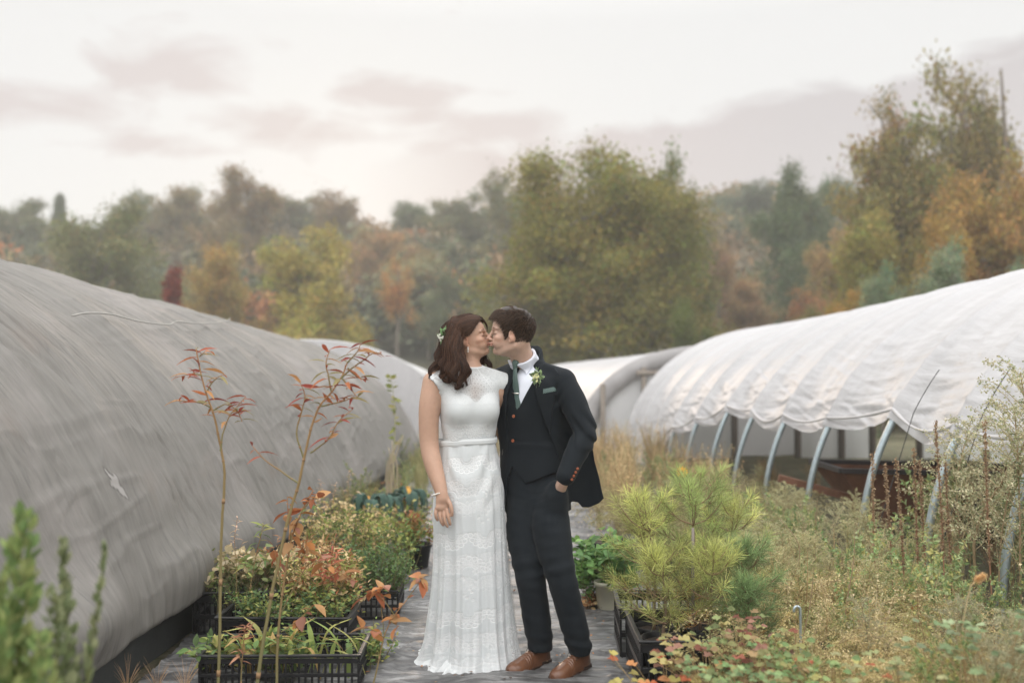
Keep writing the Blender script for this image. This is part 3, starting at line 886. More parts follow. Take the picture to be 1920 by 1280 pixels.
T = [
 # kind, px, Y, ytop, width, colour, label
 ('big', 1128, 42, 284, 350, (.150, .142, .052), 'large broad olive green tree standing alone behind the couple'),
 ('broadA', 1010, 44, 375, 130, (.17, .15, .06), 'yellowing lower tree leaning against the left flank of the large green tree'),
 ('broadB', 1255, 46, 300, 130, (.12, .13, .055), 'loose green tree joined to the right flank of the large green tree'),
 ('broadA', 190, 60, 378, 215, (.13, .14, .08), 'round grey green tree above the ridge of the shade house'),
 ('broadB', 415, 55, 456, 125, (.24, .18, .08), 'small amber tree behind the shade house beside the dark red one'),
 ('column', 317, 40, 503, 34, (.13, .035, .035), 'narrow dark red columnar tree above the shade cloth'),
 ('broadC', 590, 52, 425, 190, (.24, .21, .075), 'wide yellow olive tree above the end of the shade house'),
 ('tallA', 738, 62, 480, 60, (.29, .17, .08), 'slim orange tree on the slope left of the bride'),
 ('broadA', 800, 75, 470, 110, (.20, .17, .11), 'dull tan tree on the slope above the bride'),
 ('broadB', 700, 84, 430, 110, (.24, .17, .11), 'pinkish brown tree on the slope left of the couple'),
 ('broadC', 770, 100, 430, 90, (.33, .15, .07), 'orange topped tree high on the slope'),
 ('broadA', 455, 92, 322, 130, (.17, .13, .085), 'tall tree with a pink rimmed top on the skyline at left'),
 ('cone', 104, 105, 364, 34, (.07, .09, .06), 'pointed conifer on the skyline at far left'),
 ('broadB', 345, 100, 350, 110, (.15, .13, .09), 'bushy tree on the skyline above the columnar red tree'),
 ('broadC', 275, 104, 366, 100, (.11, .125, .08), 'low round tree on the skyline right of the pointed conifer'),
 ('broadA', 30, 98, 372, 120, (.11, .125, .085), 'grey green tree on the skyline at the left edge'),
 ('broadB', 560, 106, 368, 120, (.12, .12, .09), 'flat topped tree on the skyline left of centre'),
 ('broadC', 640, 100, 360, 90, (.17, .125, .09), 'small pink rimmed tree on the skyline over the yellow olive one'),
 ('broadA', 780, 105, 378, 110, (.10, .12, .09), 'round blue green tree on the skyline above the bride'),
 ('broadB', 868, 96, 366, 110, (.12, .125, .085), 'bushy blue green skyline tree just left of the notch of bright sky'),
 ('broadC', 955, 84, 326, 90, (.13, .13, .08), 'tall skyline tree between the notch and the large green tree'),
 ('broadA', 845, 70, 520, 110, (.11, .13, .09), 'blue green tree low on the slope above the kissing heads'),
 ('broadB', 925, 66, 560, 110, (.14, .14, .09), 'low grey green tree between the groom and the large tree'),
 ('broadA', 1470, 62, 318, 130, (.075, .105, .065), 'tall dark green tree with a peaked top right of the large tree'),
 ('broadB', 1530, 64, 345, 90, (.085, .11, .07), 'dark green companion tree beside the peaked one'),
 ('broadC', 1380, 100, 346, 140, (.09, .11, .085), 'hazy green tree on the skyline right of the large tree'),
 ('broadC', 1590, 90, 340, 110, (.09, .115, .08), 'hazy green tree on the skyline left of the autumn stand'),
 ('broadB', 1400, 58, 520, 130, (.21, .15, .10), 'pinkish brown thicket tree above the centre greenhouse'),
 ('broadC', 1570, 52, 430, 110, (.24, .17, .095), 'tan brown tree beside the autumn stand at right'),
 ('tallB', 1340, 56, 450, 80, (.20, .14, .10), 'thin bare looking tree beside the large green tree'),
 ('tallB', 1500, 50, 540, 80, (.25, .13, .07), 'thin rusty tree rising from the slope above the film house'),
 ('broadB', 1690, 36, 232, 200, (.17, .15, .075), 'olive brown tree leading the autumn stand at right'),
 ('broadA', 1770, 38, 285, 220, (.15, .14, .07), 'broad olive tree at the heart of the autumn stand'),
 ('broadC', 1670, 33, 395, 170, (.19, .17, .065), 'yellow olive tree low in the autumn stand'),
 ('tallB', 1672, 37, 172, 110, (.19, .15, .09), 'thin crowned tree poking out above the left of the autumn stand'),
 ('tallA', 1800, 37, 88, 130, (.15, .135, .07), 'tallest loose crowned tree of the autumn stand'),
 ('tallA', 1850, 38, 118, 110, (.16, .14, .08), 'second tall loose crowned tree beside the dead snag'),
 ('broadC', 1850, 32, 330, 170, (.26, .175, .075), 'bright orange tree low at the right edge'),
 ('broadB', 1925, 31, 300, 170, (.25, .17, .08), 'orange gold tree cut by the right edge of the picture'),
 ('broadA', 1775, 30, 410, 110, (.26, .18, .07), 'small orange tree before the olive ones'),
 ('broadB', 1775, 25, 462, 130, (.15, .19, .155), 'loose blue green tree rising behind the film house ridge'),
 ('broadB', 1655, 25, 508, 100, (.15, .19, .15), 'small blue green tree left of the larger blue green one'),
 ('broadB', 1905, 24, 500, 100, (.14, .17, .14), 'small blue green tree at the right edge above the white film'),
 ('broadC', 1600, 28, 545, 90, (.26, .17, .06), 'low amber bush tree behind the film house ridge'),
 ('broadB', 1520, 31, 585, 120, (.16, .14, .08), 'low brown green bush tree where the film house ridge dips'),
 ('broadA', 1290, 34, 560, 100, (.10, .12, .05), 'small green tree over the centre greenhouse'),
]
for q in T: tree(*q, group=None)
# dead snag
sn = empty('dead_tree', (G2(1885, 36), 36, float(hill(G2(1885, 36), 36))), 'bare dead snag with one side limb at the right edge', 'tree')
zt = CAMH + (HORY - 122) / FPX * 36
pts = spline([(0, 0, -.3), (-.25, 0, 3), (-.1, 0, 6), (-.15, 0, 8.2), (.12, 0, 9.6), (.10, 0, 10.6), (-.02, 0, zt + .6)], 30)
M().add(*tube(pts, np.linspace(.22, .04, 30), 8)).obj('trunk', m_bark, sn)
for s0, dv in ((15, (.5, 0, 1.3)), (12, (-.4, 0, 1.0)), (19, (.3, 0, .9))):
    p0 = pts[s0]; M().add(*tube(spline([p0, p0 + np.array(dv) * .5 + [.1, 0, 0], p0 + np.array(dv)], 10), np.linspace(.09, .02, 10), 6)).obj('limb', m_bark, sn)

# the far wooded hillside that reads as one mass
r = np.random.RandomState(31)
g = M(); nt = 1250
for k in range(nt):
    Y = r.uniform(70, 150); px = r.uniform(-150, 2070) if k < 900 else (r.uniform(-900, -150) if k % 2 else r.uniform(2070, 2800))
    if 0 < px < 1920 and Y < 80 and 1000 < px < 1300: continue
    x = G2(px, Y); z0 = float(hill(x, Y)) - .5
    Hh = r.uniform(5.5, 9.0); Rr = r.uniform(1.8, 3.4)
    pal = [(.085, .10, .065), (.12, .125, .08), (.17, .14, .09), (.10, .12, .09), (.21, .15, .10), (.28, .14, .08), (.13, .12, .10), (.22, .18, .09)]
    pc = np.array(pal[r.choice(8, p=[.22, .2, .14, .16, .12, .03, .08, .05])]) * r.uniform(.8, 1.2)
    nl = 520
    nc = 16
    cen = nrm(r.normal(size=(nc, 3))) * r.uniform(.4, 1, (nc, 1)) * [Rr * .8, Rr * .8, Hh * .40] + [0, 0, Hh * .55]
    i = r.randint(0, nc, nl)
    loc = cen[i] + r.normal(size=(nl, 3)) * [.55, .55, .5]
    tone = r.uniform(.75, 1.25, nc)[i][:, None]
    V, fs, C = instances(LEAF_KITE[0], LEAF_KITE[1], frames(r.normal(size=(nl, 3)), rnd=r) * r.uniform(.4, .85, nl)[:, None, None], loc + [x, Y, z0], pc * tone)
    g.add(V, fs, C)
    if r.rand() < .5:
        g.add(*tube(np.array([[x, Y, z0], [x + r.normal() * .3, Y, z0 + Hh * .8]]), [.14, .05], 4), (.20, .18, .16))
g.obj('wooded_hillside', mat('far_leaf', (1.65, 1.55, 1.3), .8, attr=True, transl=.25, spec=.1), smooth=False, kind='stuff', label='hazy autumn woodland covering the hillside across the valley', cat='woodland')

# ------------------------------------------------------------------ air
hz = bpy.data.materials.new('haze'); hz.use_nodes = True
t = NT(hz.node_tree); t.n.clear()
o = t.new('ShaderNodeOutputMaterial'); pv = t.new('ShaderNodeVolumePrincipled')
pv.inputs['Color'].default_value = (.97, .965, .935, 1); pv.inputs['Density'].default_value = .0018; pv.inputs['Anisotropy'].default_value = 0
t.link(pv.outputs[0], o.inputs['Volume'])
# ------------------------------------------------------------------ signed-distance modelling: one smooth skin grown round blended volumes
class Field:
    def __init__(s, lo, hi, h):
        s.lo = np.array(lo, np.float32); s.h = h
        s.n = np.ceil((np.array(hi) - s.lo) / h).astype(int) + 1
        s.D = np.full(s.n, 1.0, np.float32)
    def reg(s, lo, hi):
        a = np.clip(np.floor((np.array(lo) - s.lo) / s.h).astype(int), 0, s.n)
        b = np.clip(np.ceil((np.array(hi) - s.lo) / s.h).astype(int) + 1, 0, s.n)
        ax = [(s.lo[i] + s.h * np.arange(a[i], b[i])).astype(np.float32) for i in range(3)]
        return tuple(slice(a[i], b[i]) for i in range(3)), (ax[0][:, None, None], ax[1][None, :, None], ax[2][None, None, :])
    def all(s):
        return s.reg(s.lo, s.lo + s.h * s.n)
    def add(s, f, lo, hi, k=.01):
        m = k + .012
        sl, c = s.reg(np.array(lo) - m, np.array(hi) + m)
        if min(q.stop - q.start for q in sl) <= 0: return s
        d = f(*c).astype(np.float32)
        s.D[sl] = smin(s.D[sl], d, k)
        return s
    def sub(s, f, lo, hi, k=.005):
        m = k + .004
        sl, c = s.reg(np.array(lo) - m, np.array(hi) + m)
        if min(q.stop - q.start for q in sl) <= 0: return s
        d = f(*c).astype(np.float32)
        s.D[sl] = -smin(-s.D[sl], d, k)
        return s
    def cut(s, f, k=.004):
        """keep only where f<0"""
        sl, c = s.all()
        s.D = -smin(-s.D, -np.broadcast_to(f(*c), s.D.shape).astype(np.float32), k)
        return s
    def chain(s, pts, rad, k=.012, n=None):
        """smooth tapered limb: spline through the joints, one blend into the body"""
        pts = np.asarray(pts, float)
        m = len(pts)
        if m > 2:
            n = n or (m - 1) * 5 + 1
            q = spline(pts, n); r = interp(np.linspace(0, 1, n), np.linspace(0, 1, m), rad)
        else: q, r = pts, np.asarray(rad, float)
        R_ = r.max() + k
        mm = k + .012
        sl, c = s.reg(q.min(0) - R_ - mm, q.max(0) + R_ + mm)
        if min(w.stop - w.start for w in sl) <= 0: return s
        d = np.full([w.stop - w.start for w in sl], 9., np.float32)
        sub = Field.__new__(Field); sub.lo = np.array([c[0].ravel()[0], c[1].ravel()[0], c[2].ravel()[0]]); sub.h = s.h; sub.n = np.array(d.shape)
        for i in range(len(q) - 1):
            s2, c2 = sub.reg(np.minimum(q[i], q[i + 1]) - R_ - mm, np.maximum(q[i], q[i + 1]) + R_ + mm)
            d[s2] = np.minimum(d[s2], cap(q[i], q[i + 1], r[i], r[i + 1])(*c2))
        s.D[sl] = smin(s.D[sl], d, k)
        return s
    def ell(s, c, r, k=.01, Rm=None, sub=False):
        c = np.asarray(c, float); r = np.asarray(r, float); m = r.max()
        (s.sub if sub else s.add)(ell(c, r, Rm), c - m, c + m, k)
        return s
    def mesh(s, M_=None, col=None, smooth_it=2):
        V, F = surfnet(s.D, s.lo, s.h, smooth_it)
        if col is not None: col = col(V)
        return V, F, col
def smin(a, b, k):
    if k <= 0: return np.minimum(a, b)
    h = np.clip(.5 + .5 * (b - a) / k, 0, 1)
    return b + (a - b) * h - k * h * (1 - h)
def cap(a, b, ra, rb):
    a = np.asarray(a, np.float32); d = np.asarray(b, np.float32) - a; L = float(d @ d) + 1e-9
    def f(x, y, z):
        px, py, pz = x - a[0], y - a[1], z - a[2]
        t = np.clip((px * d[0] + py * d[1] + pz * d[2]) / L, 0, 1)
        return np.sqrt((px - t * d[0]) ** 2 + (py - t * d[1]) ** 2 + (pz - t * d[2]) ** 2) - (ra + (rb - ra) * t)
    return f
def ell(c, r, Rm=None):
    def f(x, y, z):
        px, py, pz = x - c[0], y - c[1], z - c[2]
        if Rm is not None:
            px, py, pz = (Rm[0][0] * px + Rm[1][0] * py + Rm[2][0] * pz, Rm[0][1] * px + Rm[1][1] * py + Rm[2][1] * pz, Rm[0][2] * px + Rm[1][2] * py + Rm[2][2] * pz)
        k0 = np.sqrt((px / r[0]) ** 2 + (py / r[1]) ** 2 + (pz / r[2]) ** 2)
        k1 = np.sqrt((px / r[0] ** 2) ** 2 + (py / r[1] ** 2) ** 2 + (pz / r[2] ** 2) ** 2) + 1e-9
        return k0 * (k0 - 1) / k1
    return f
def loft(zs, rx, ry, cx=None, cy=None, off=0., p=2.15):
    cx = cx if cx is not None else [0] * len(zs); cy = cy if cy is not None else [0] * len(zs)
    def f(x, y, z):
        zf = z.ravel()
        a = (interp(zf, zs, rx) + off).reshape(z.shape); b = (interp(zf, zs, ry) + off).reshape(z.shape)
        c = interp(zf, zs, cx).reshape(z.shape); e = interp(zf, zs, cy).reshape(z.shape)
        q = ((np.abs(x - c) / a) ** p + (np.abs(y - e) / b) ** p) ** (1 / p)
        d = (q - 1) * np.minimum(a, b)
        return np.maximum(d, np.maximum(min(zs) - z, z - max(zs)))
    return f
def poly2(pts, ax=(0, 2)):
    """signed distance to a polygon in the plane of two axes"""
    P_ = np.asarray(pts, float)
    def f(x, y, z):
        c = (x, y, z); u, v = np.broadcast_arrays(c[ax[0]], c[ax[1]])
        d = np.full(u.shape, 1e9); s = np.ones(u.shape)
        n = len(P_); j = n - 1
        for i in range(n):
            ex, ey = P_[j] - P_[i]; wx = u - P_[i][0]; wy = v - P_[i][1]
            t = np.clip((wx * ex + wy * ey) / (ex * ex + ey * ey), 0, 1)
            d = np.minimum(d, (wx - ex * t) ** 2 + (wy - ey * t) ** 2)
            c1 = v >= P_[i][1]; c2 = v < P_[j][1]; c3 = ex * wy > ey * wx
            fl = (c1 & c2 & c3) | (~c1 & ~c2 & ~c3)
            s = np.where(fl, -s, s)
            j = i
        return s * np.sqrt(d)
    return f
def surfnet(D, org, h, it=2):
    S = D < 0
    n = D.shape
    cnt = np.zeros((n[0] - 1, n[1] - 1, n[2] - 1), np.int8)
    for i in (0, 1):
        for j in (0, 1):
            for k in (0, 1):
                cnt += S[i:n[0] - 1 + i, j:n[1] - 1 + j, k:n[2] - 1 + k]
    act = np.nonzero((cnt > 0) & (cnt < 8))
    N = len(act[0])
    idm = np.full(cnt.shape, -1, np.int32); idm[act] = np.arange(N)
    base = np.stack(act, 1)
    offs = np.array([[i, j, k] for i in (0, 1) for j in (0, 1) for k in (0, 1)])
    val = np.stack([D[act[0] + o[0], act[1] + o[1], act[2] + o[2]] for o in offs], 1)
    acc = np.zeros((N, 3)); w = np.zeros(N)
    for a in range(8):
        for b in range(a + 1, 8):
            if np.abs(offs[a] - offs[b]).sum() != 1: continue
            m = (val[:, a] < 0) != (val[:, b] < 0)
            t = np.where(m, val[:, a] / np.where(m, val[:, a] - val[:, b], 1), 0)
            acc += m[:, None] * (offs[a] + t[:, None] * (offs[b] - offs[a])); w += m
    V = (base + acc / w[:, None]) * h + org
    F = []
    for ax in range(3):
        o1, o2 = [(1, 2), (2, 0), (0, 1)][ax]
        sl0 = [slice(1, -1)] * 3; sl1 = [slice(1, -1)] * 3
        sl0[ax] = slice(0, n[ax] - 1); sl1[ax] = slice(1, n[ax])
        a_ = S[tuple(sl0)]; b_ = S[tuple(sl1)]
        q = np.stack(np.nonzero(a_ != b_), 1)
        fl = a_[tuple(q.T)]
        c = q.copy(); 
        for x in range(3):
            if x != ax: c[:, x] += 1
        def cell(d1, d2):
            e = c.copy(); e[:, o1] -= d1; e[:, o2] -= d2
            return idm[e[:, 0], e[:, 1], e[:, 2]]
        Q = np.stack([cell(1, 1), cell(0, 1), cell(0, 0), cell(1, 0)], 1)
        Q[~fl] = Q[~fl][:, ::-1]
        Q = Q[(Q >= 0).all(1)]
        F.append(Q)
    F = np.concatenate(F)
    if it:
        E_ = np.concatenate([F[:, [0, 1]], F[:, [1, 2]], F[:, [2, 3]], F[:, [3, 0]]])
        deg = np.bincount(E_.ravel(), minlength=N)
        for _ in range(it):
            for lam in (.5, -.35):
                A = np.stack([np.bincount(E_[:, 0], V[E_[:, 1], i], N) + np.bincount(E_[:, 1], V[E_[:, 0], i], N) for i in range(3)], 1)
                V = V + lam * (A / np.maximum(deg, 1)[:, None] - V)
    return V, [F]

def sinfold(x, y, z, fr, seed, n=5):
    r = np.random.RandomState(seed); o = 0
    for _ in range(n):
        k = r.normal(size=3) * fr
        o = o + np.sin(k[0] * x + k[1] * y + k[2] * z + r.uniform(0, 6.28))
    return o / n

# ---- a head, canonical frame: face along +x, up z, centre between the ears
HDZ = [-.119, -.110, -.100, -.090, -.075, -.055, -.030, 0, .020, .045, .07, .090, .105, .1165]
HDF = [.036, .056, .069, .076, .078, .083, .084, .083, .089, .089, .080, .062, .042, .006]
HDB = [.000, -.015, -.028, -.042, -.058, -.076, -.090, -.098, -.099, -.096, -.084, -.067, -.046, -.006]
HDW = [.010, .026, .037, .046, .054, .060, .066, .071, .073, .073, .067, .056, .041, .008]
def head_fn(female):
    def f(x, y, z):
        zf = z
        xf = interp(zf, HDZ, HDF); xb = interp(zf, HDZ, HDB); w_ = interp(zf, HDZ, HDW)
        if female: w_ = w_ - .003 * np.clip((-.02 - zf) / .05, 0, 1)
        cx = -.012 + .25 * (xf + xb) ; 
        fr = x > cx
        a = np.where(fr, xf - cx, cx - xb); a = np.maximum(a, .004); w_ = np.maximum(w_, .004)
        p = np.where(fr, 2.25, 2.1)
        q = ((np.abs(x - cx) / a) ** p + (np.abs(y) / w_) ** p) ** (1 / p)
        d = (q - 1) * np.minimum(a, w_) * .95
        return np.maximum(d, np.abs(z) - .1175)
    return f
def hair_d(fn, x, y, z, off):
    k = 1 + off / .093
    return fn(x / k, y / k, z / k) * k
def build_head(F, T, sc, female):
    ex = 0.0 if female else .013
    """T: 4x4 from canonical head frame to field frame"""
    Ti = np.linalg.inv(T)
    def xf(fn):
        def g(x, y, z):
            X = (Ti[0, 0] * x + Ti[0, 1] * y + Ti[0, 2] * z + Ti[0, 3]).astype(np.float32)
            Y = (Ti[1, 0] * x + Ti[1, 1] * y + Ti[1, 2] * z + Ti[1, 3]).astype(np.float32)
            Z = (Ti[2, 0] * x + Ti[2, 1] * y + Ti[2, 2] * z + Ti[2, 3]).astype(np.float32)
            return fn(X, Y, Z) * sc
        return g
    def bb(c, m):
        q = (T @ np.array([*c, 1]))[:3]; return q - m * sc * 1.1, q + m * sc * 1.1
    F.add(xf(head_fn(female)), *bb((0, 0, 0), .15), k=.02)
    def E(c, r, k=.006, sub=False, Rm=None):
        (F.sub if sub else F.add)(xf(ell(c, np.array(r), Rm)), *bb(c, max(r)), k=k * sc)
    def C(a, b, ra, rb, k=.006):
        m = (np.array(a) + b) / 2
        F.add(xf(cap(a, b, ra, rb)), *bb(m, np.linalg.norm(np.array(a) - b) / 2 + max(ra, rb)), k=k * sc)
    for s in (-1, 1):
        E((.083, s * .032, .002), (.020, .019, .013), .012, True)          # socket
        E((.070, s * .031, .000), (.0145, .016, .0125), .004)              # closed lid over the eyeball
        C((.084, s * .012, .019), (.076, s * .046, .020), .006, .004, .012)  # brow ridge
        E((.062, s * .043, -.026), (.020, .018, .016), .016)               # cheekbone
        E((.060, s * .030, -.055), (.022, .022, .022), .02)
    C((.086, 0, .010), (.106, 0, -.028), .0065, .0085, .010)                # nose bridge
    E((.105, 0, -.031), (.0115, .0095, .0090), .006)                       # tip
    for s in (-1, 1):
        E((.095, s * .0115, -.036), (.0095, .0065, .0070), .004)
        E((.101, s * .006, -.0415), (.005, .003, .0028), .002, True)
    E((.088, 0, -.047), (.008, .012, .012), .008)
    E((.0945, 0, -.0555), (.0095, .018, .0052), .0035)                     # upper lip
    E((.0920, 0, -.0645), (.0095, .016, .0056), .0035)                     # lower lip
    E((.101, 0, -.0600), (.006, .020, .0010), .002, True)
    E((.083, 0, -.078), (.006, .02, .004), .008, True)
    E((.064, 0, -.097), (.016, .019, .014), .014)                          # chin
    for s in (-1, 1):
        C((-.012, s * .056, -.062), (.048, s * .026, -.097), .010, .011, .020)  # jaw
        a = R(14); Rm = np.array([[math.cos(a), 0, math.sin(a)], [0, 1, 0], [-math.sin(a), 0, math.cos(a)]]) @ np.array([[math.cos(s * .35), -math.sin(s * .35), 0], [math.sin(s * .35), math.cos(s * .35), 0], [0, 0, 1]])
        E((ex + -.010, s * .077, -.012), (.0175, .0075, .0300), .004, Rm=Rm)
        E((ex + -.005, s * .0845, -.007), (.0105, .0060, .0185), .003, True, Rm=Rm)
        E((ex + -.006, s * .080, -.018), (.006, .004, .008), .003)
        E((ex + -.002, s * .076, -.037), (.008, .006, .009), .004)
def face_tint(V, T, sc, base, female):
    """skin colour: lips, warmth of cheeks, ears and nose"""
    Ti = np.linalg.inv(T)
    h = V @ Ti[:3, :3].T + Ti[:3, 3]
    C = np.tile(np.array(base), (len(V), 1))
    g = lambda c, r: np.exp(-(((h - np.array(c)) / np.array(r)) ** 2).sum(1))
    lip = np.clip(g((.094, 0, -.0562), (.012, .020, .0050)) + g((.092, 0, -.0648), (.012, .018, .0052)), 0, 1)
    C = C * (1 - lip[:, None]) + np.array((.48, .16, .135) if female else (.50, .22, .17)) * lip[:, None]
    for c, r, a in [((.06, -.045, -.03), (.03, .02, .025), .45), ((.06, .045, -.03), (.03, .02, .025), .45), ((.105, 0, -.03), (.02, .02, .015), .35),
                    ((0.0, -.08, -.012), (.025, .02, .04), .5), ((0.0, .08, -.012), (.025, .02, .04), .5)]:
        m = (g(c, r) * a)[:, None]
        C = C * (1 - m) + np.array(base) * [1.05, .72, .62] * m
    if not female:                    # shaved beard
        m = (np.clip(g((.06, 0, -.085), (.05, .06, .030)), 0, 1) * .22)[:, None]
        C = C * (1 - m) + np.array((.30, .24, .21)) * m
    return C, h
def frame4(R3, t, sc):
    T = np.eye(4); T[:3, :3] = np.asarray(R3) * sc if np.ndim(sc) == 0 else np.asarray(R3) @ np.diag(sc); T[:3, 3] = t
    return T
def strands(roots, ends_fn, n):
    pass
def hairmesh(paths, r0, r1=None, col=(.05, .03, .02), seed=0, var=.35, sides=3):
    """paths (n,k,3) -> tapered thin tubes, vectorised"""
    rr = np.random.RandomState(seed)
    p = np.asarray(paths); n, k, _ = p.shape
    t = nrm(np.gradient(p, axis=1))
    ref = nrm(rr.normal(size=(n, 1, 3)))
    u = nrm(np.cross(t, ref)); v = np.cross(t, u)
    s = np.linspace(0, 1, k)
    rad = (r0 * (1 - .75 * s ** 3))[None, :, None, None] * rr.uniform(.7, 1.3, (n, 1, 1, 1))
    a = np.arange(sides) * 2 * np.pi / sides
    V = p[:, :, None] + rad * (np.cos(a)[None, None, :, None] * u[:, :, None] + np.sin(a)[None, None, :, None] * v[:, :, None])
    base = np.arange(n)[:, None, None] * k * sides + np.arange(k - 1)[None, :, None] * sides
    j = np.arange(sides)[None, None]
    j2 = (j + 1) % sides
    F = np.stack([base + j, base + j2, base + sides + j2, base + sides + j], -1).reshape(-1, 4)
    c = np.asarray(col) * np.clip(1 + var * rr.normal(size=(n, 1)), .4, 2.2)
    C = np.repeat(c, k * sides, 0)
    return V.reshape(-1, 3), [F], C
# ------------------------------------------------------------------ materials for the couple
m_skin = mat('skin', (1, 1, 1), .48, attr=True, var=.10, vscale=45, sss=.12, sssr=(.012, .005, .003), spec=.35, bump=.08, bscale=350, bdist=.001)
m_hairb = mat('dark_brown_hair', (1, 1, 1), .45, attr=True, spec=.3)
m_wool = mat('charcoal_wool', (.0075, .0108, .0140), .82, var=.45, vscale=260, bump=.5, bscale=420, bdist=.001, sheen=.05, spec=.2)
m_wool2 = mat('charcoal_wool_vest', (.0070, .0100, .0130), .82, var=.45, vscale=260, bump=.5, bscale=420, bdist=.001, sheen=.04, spec=.2)
m_shirt = mat('white_cotton', (.70, .73, .80), .75, bump=.1, bscale=300, bdist=.0006)
m_leather = mat('brown_leather', (.135, .056, .026), .4, var=.35, vscale=28, bump=.25, bscale=260, bdist=.001, spec=.5, coat=.15)
m_sole = mat('dark_sole', (.035, .018, .012), .6)
m_lace_cord = mat('shoe_lace', (.03, .022, .018), .7)
m_button = mat('orange_button', (.36, .10, .04), .4, coat=.3)
m_metal = mat('silver', (.75, .73, .68), .25, metal=1.0)
m_pearl = mat('pearl', (.80, .78, .72), .25, coat=.6)
m_satin = mat('satin', (.66, .69, .69), .38, bump=.1, bscale=8, bdist=.004, spec=.5, sheen=.3)
m_lash = mat('lash', (.02, .012, .01), .6)
m_white = mat('white_blossom', (.75, .75, .68), .6, attr=False, transl=.2)

def frame_fn(O, th):
    c, s = math.cos(th), math.sin(th)
    Rt = np.array([[c, -s, 0], [s, c, 0], [0, 0, 1]])      # world -> local
    O = np.array([O[0], O[1], 0.])
    def Lc(px, py, dy=0., Y0=5.0):
        return Rt @ (P(px, py, Y0 + dy) - O)
    return Lc, Rt, O

# ================================================================== bride
thB = R(-20)
LB, RtB, OB = frame_fn((-.215, 5.0), thB)
bride = empty('person', OB, 'woman in a long white lace dress with wavy brown hair, kissing the man', 'person', rz=-thB)
skinB = (.50, .315, .225)
def fdir(yaw_world, pitch, roll, Rt):
    """head rotation: world yaw of face dir (angle from +x), pitch back, roll -> local matrix"""
    Rw = Matrix.Rotation(yaw_world, 3, 'Z') @ Matrix.Rotation(-pitch, 3, 'Y') @ Matrix.Rotation(roll, 3, 'X')
    return Rt @ np.array(Rw)
scB = np.array([.97, .92, .90])
RhB = fdir(R(-13), R(16), R(4), RtB)
lip = LB(919.6, 644, .012)
HcB = lip - RhB @ (scB * np.array([.098, 0, -.0600]))
TB = frame4(RhB, HcB, scB)
F = Field(*[(-.34, -.30, .62), (.22, .26, 1.80)], .0024)
build_head(F, TB, .93, True)
hp = lambda *c: (TB @ np.array([*c, 1]))[:3]
nb = np.array([.014, .018, 1.470])
F.chain([hp(-.030, 0, -.045), hp(-.028, 0, -.095) * .5 + nb * .5 + [0, 0, .02], nb, nb - [0, 0, .05]], [.052, .046, .047, .06], k=.025)
zsB = [.60, .76, .85, .95, 1.05, 1.12, 1.20, 1.28, 1.36, 1.42, 1.455, 1.48]
rxB = [.13, .135, .140, .140, .134, .128, .138, .148, .150, .128, .075, .04]
ryB = [.08, .088, .09, .092, .092, .092, .100, .105, .100, .085, .055, .03]
cyB = [0, 0, 0, 0, 0, 0, 0, 0, 0, .005, .01, .01]
torsoB = lambda off: loft(zsB, rxB, ryB, None, cyB, off)
F.add(torsoB(-.002), (-.2, -.16, .62), (.2, .16, 1.48), k=.02)
for s in (-1, 1):
    F.ell((s * .064, -.070, 1.275), (.058, .048, .056), k=.03)
    F.chain([(s * .03, .012, 1.465), (s * .150, .012, 1.425)], [.040, .042], k=.03)
# right arm, hanging in front of the hip
armR = [LB(812, 716, -.05), LB(805, 765, -.065), LB(805, 828, -.07), LB(812, 866, -.10), LB(822, 900, -.135), LB(828, 921, -.155), LB(830, 932, -.16)]
F.chain(armR, [.052, .0515, .047, .0445, .037, .031, .030], k=.02)
palm = LB(830.5, 941, -.165)
F.ell(palm, (.0335, .0165, .040), k=.014, Rm=np.array(Matrix.Rotation(R(12), 3, 'Y')))
F.ell(palm + [-.004, -.003, -.022], (.033, .0145, .020), k=.008)
fing = [((819, 952), (817.5, 961), (818.5, 968), (821, 973)), ((825.5, 955), (825.5, 966), (828, 976), (831.5, 982)),
        ((832, 956), (833.5, 968), (836, 979), (839.5, 985)), ((838.5, 954), (840.5, 965), (843, 975), (844.5, 981))]
nailsB = []
for i, fi in enumerate(fing):
    dz = [-.170, -.178, -.176, -.166]
    pts = [LB(*q, dz[j]) for j, q in enumerate(fi)]
    F.chain(pts, [.0094, .0086, .0078, .0066], k=.003)
    nailsB.append(pts[-1] + [0, -.0055, -.002])
F.chain([LB(838, 934, -.165), LB(844.5, 944, -.175), LB(847.5, 956, -.178), LB(847.5, 964, -.174)], [.0125, .0105, .0092, .0078], k=.006)
# left arm reaches behind the man
armL = [LB(922, 712, .05), LB(934, 735, .05), LB(936, 770, .12), LB(940, 810, .24)]
F.chain(armL, [.038, .042, .042, .038], k=.02)
F.chain([LB(940, 810, .24), LB(965, 815, .27)], [.038, .034], k=.01)
V, Fc, _ = F.mesh()
C, hloc = face_tint(V, TB, .93, skinB, True)
tipm = np.zeros(len(V))
for q in nailsB: tipm = np.maximum(tipm, np.exp(-(((V - q) / .0055) ** 2).sum(1)))
C = C * (1 - .45 * tipm[:, None]) + np.array((.55, .33, .28)) * .45 * tipm[:, None]
M().add(V, Fc, C).obj('body', m_skin, bride)

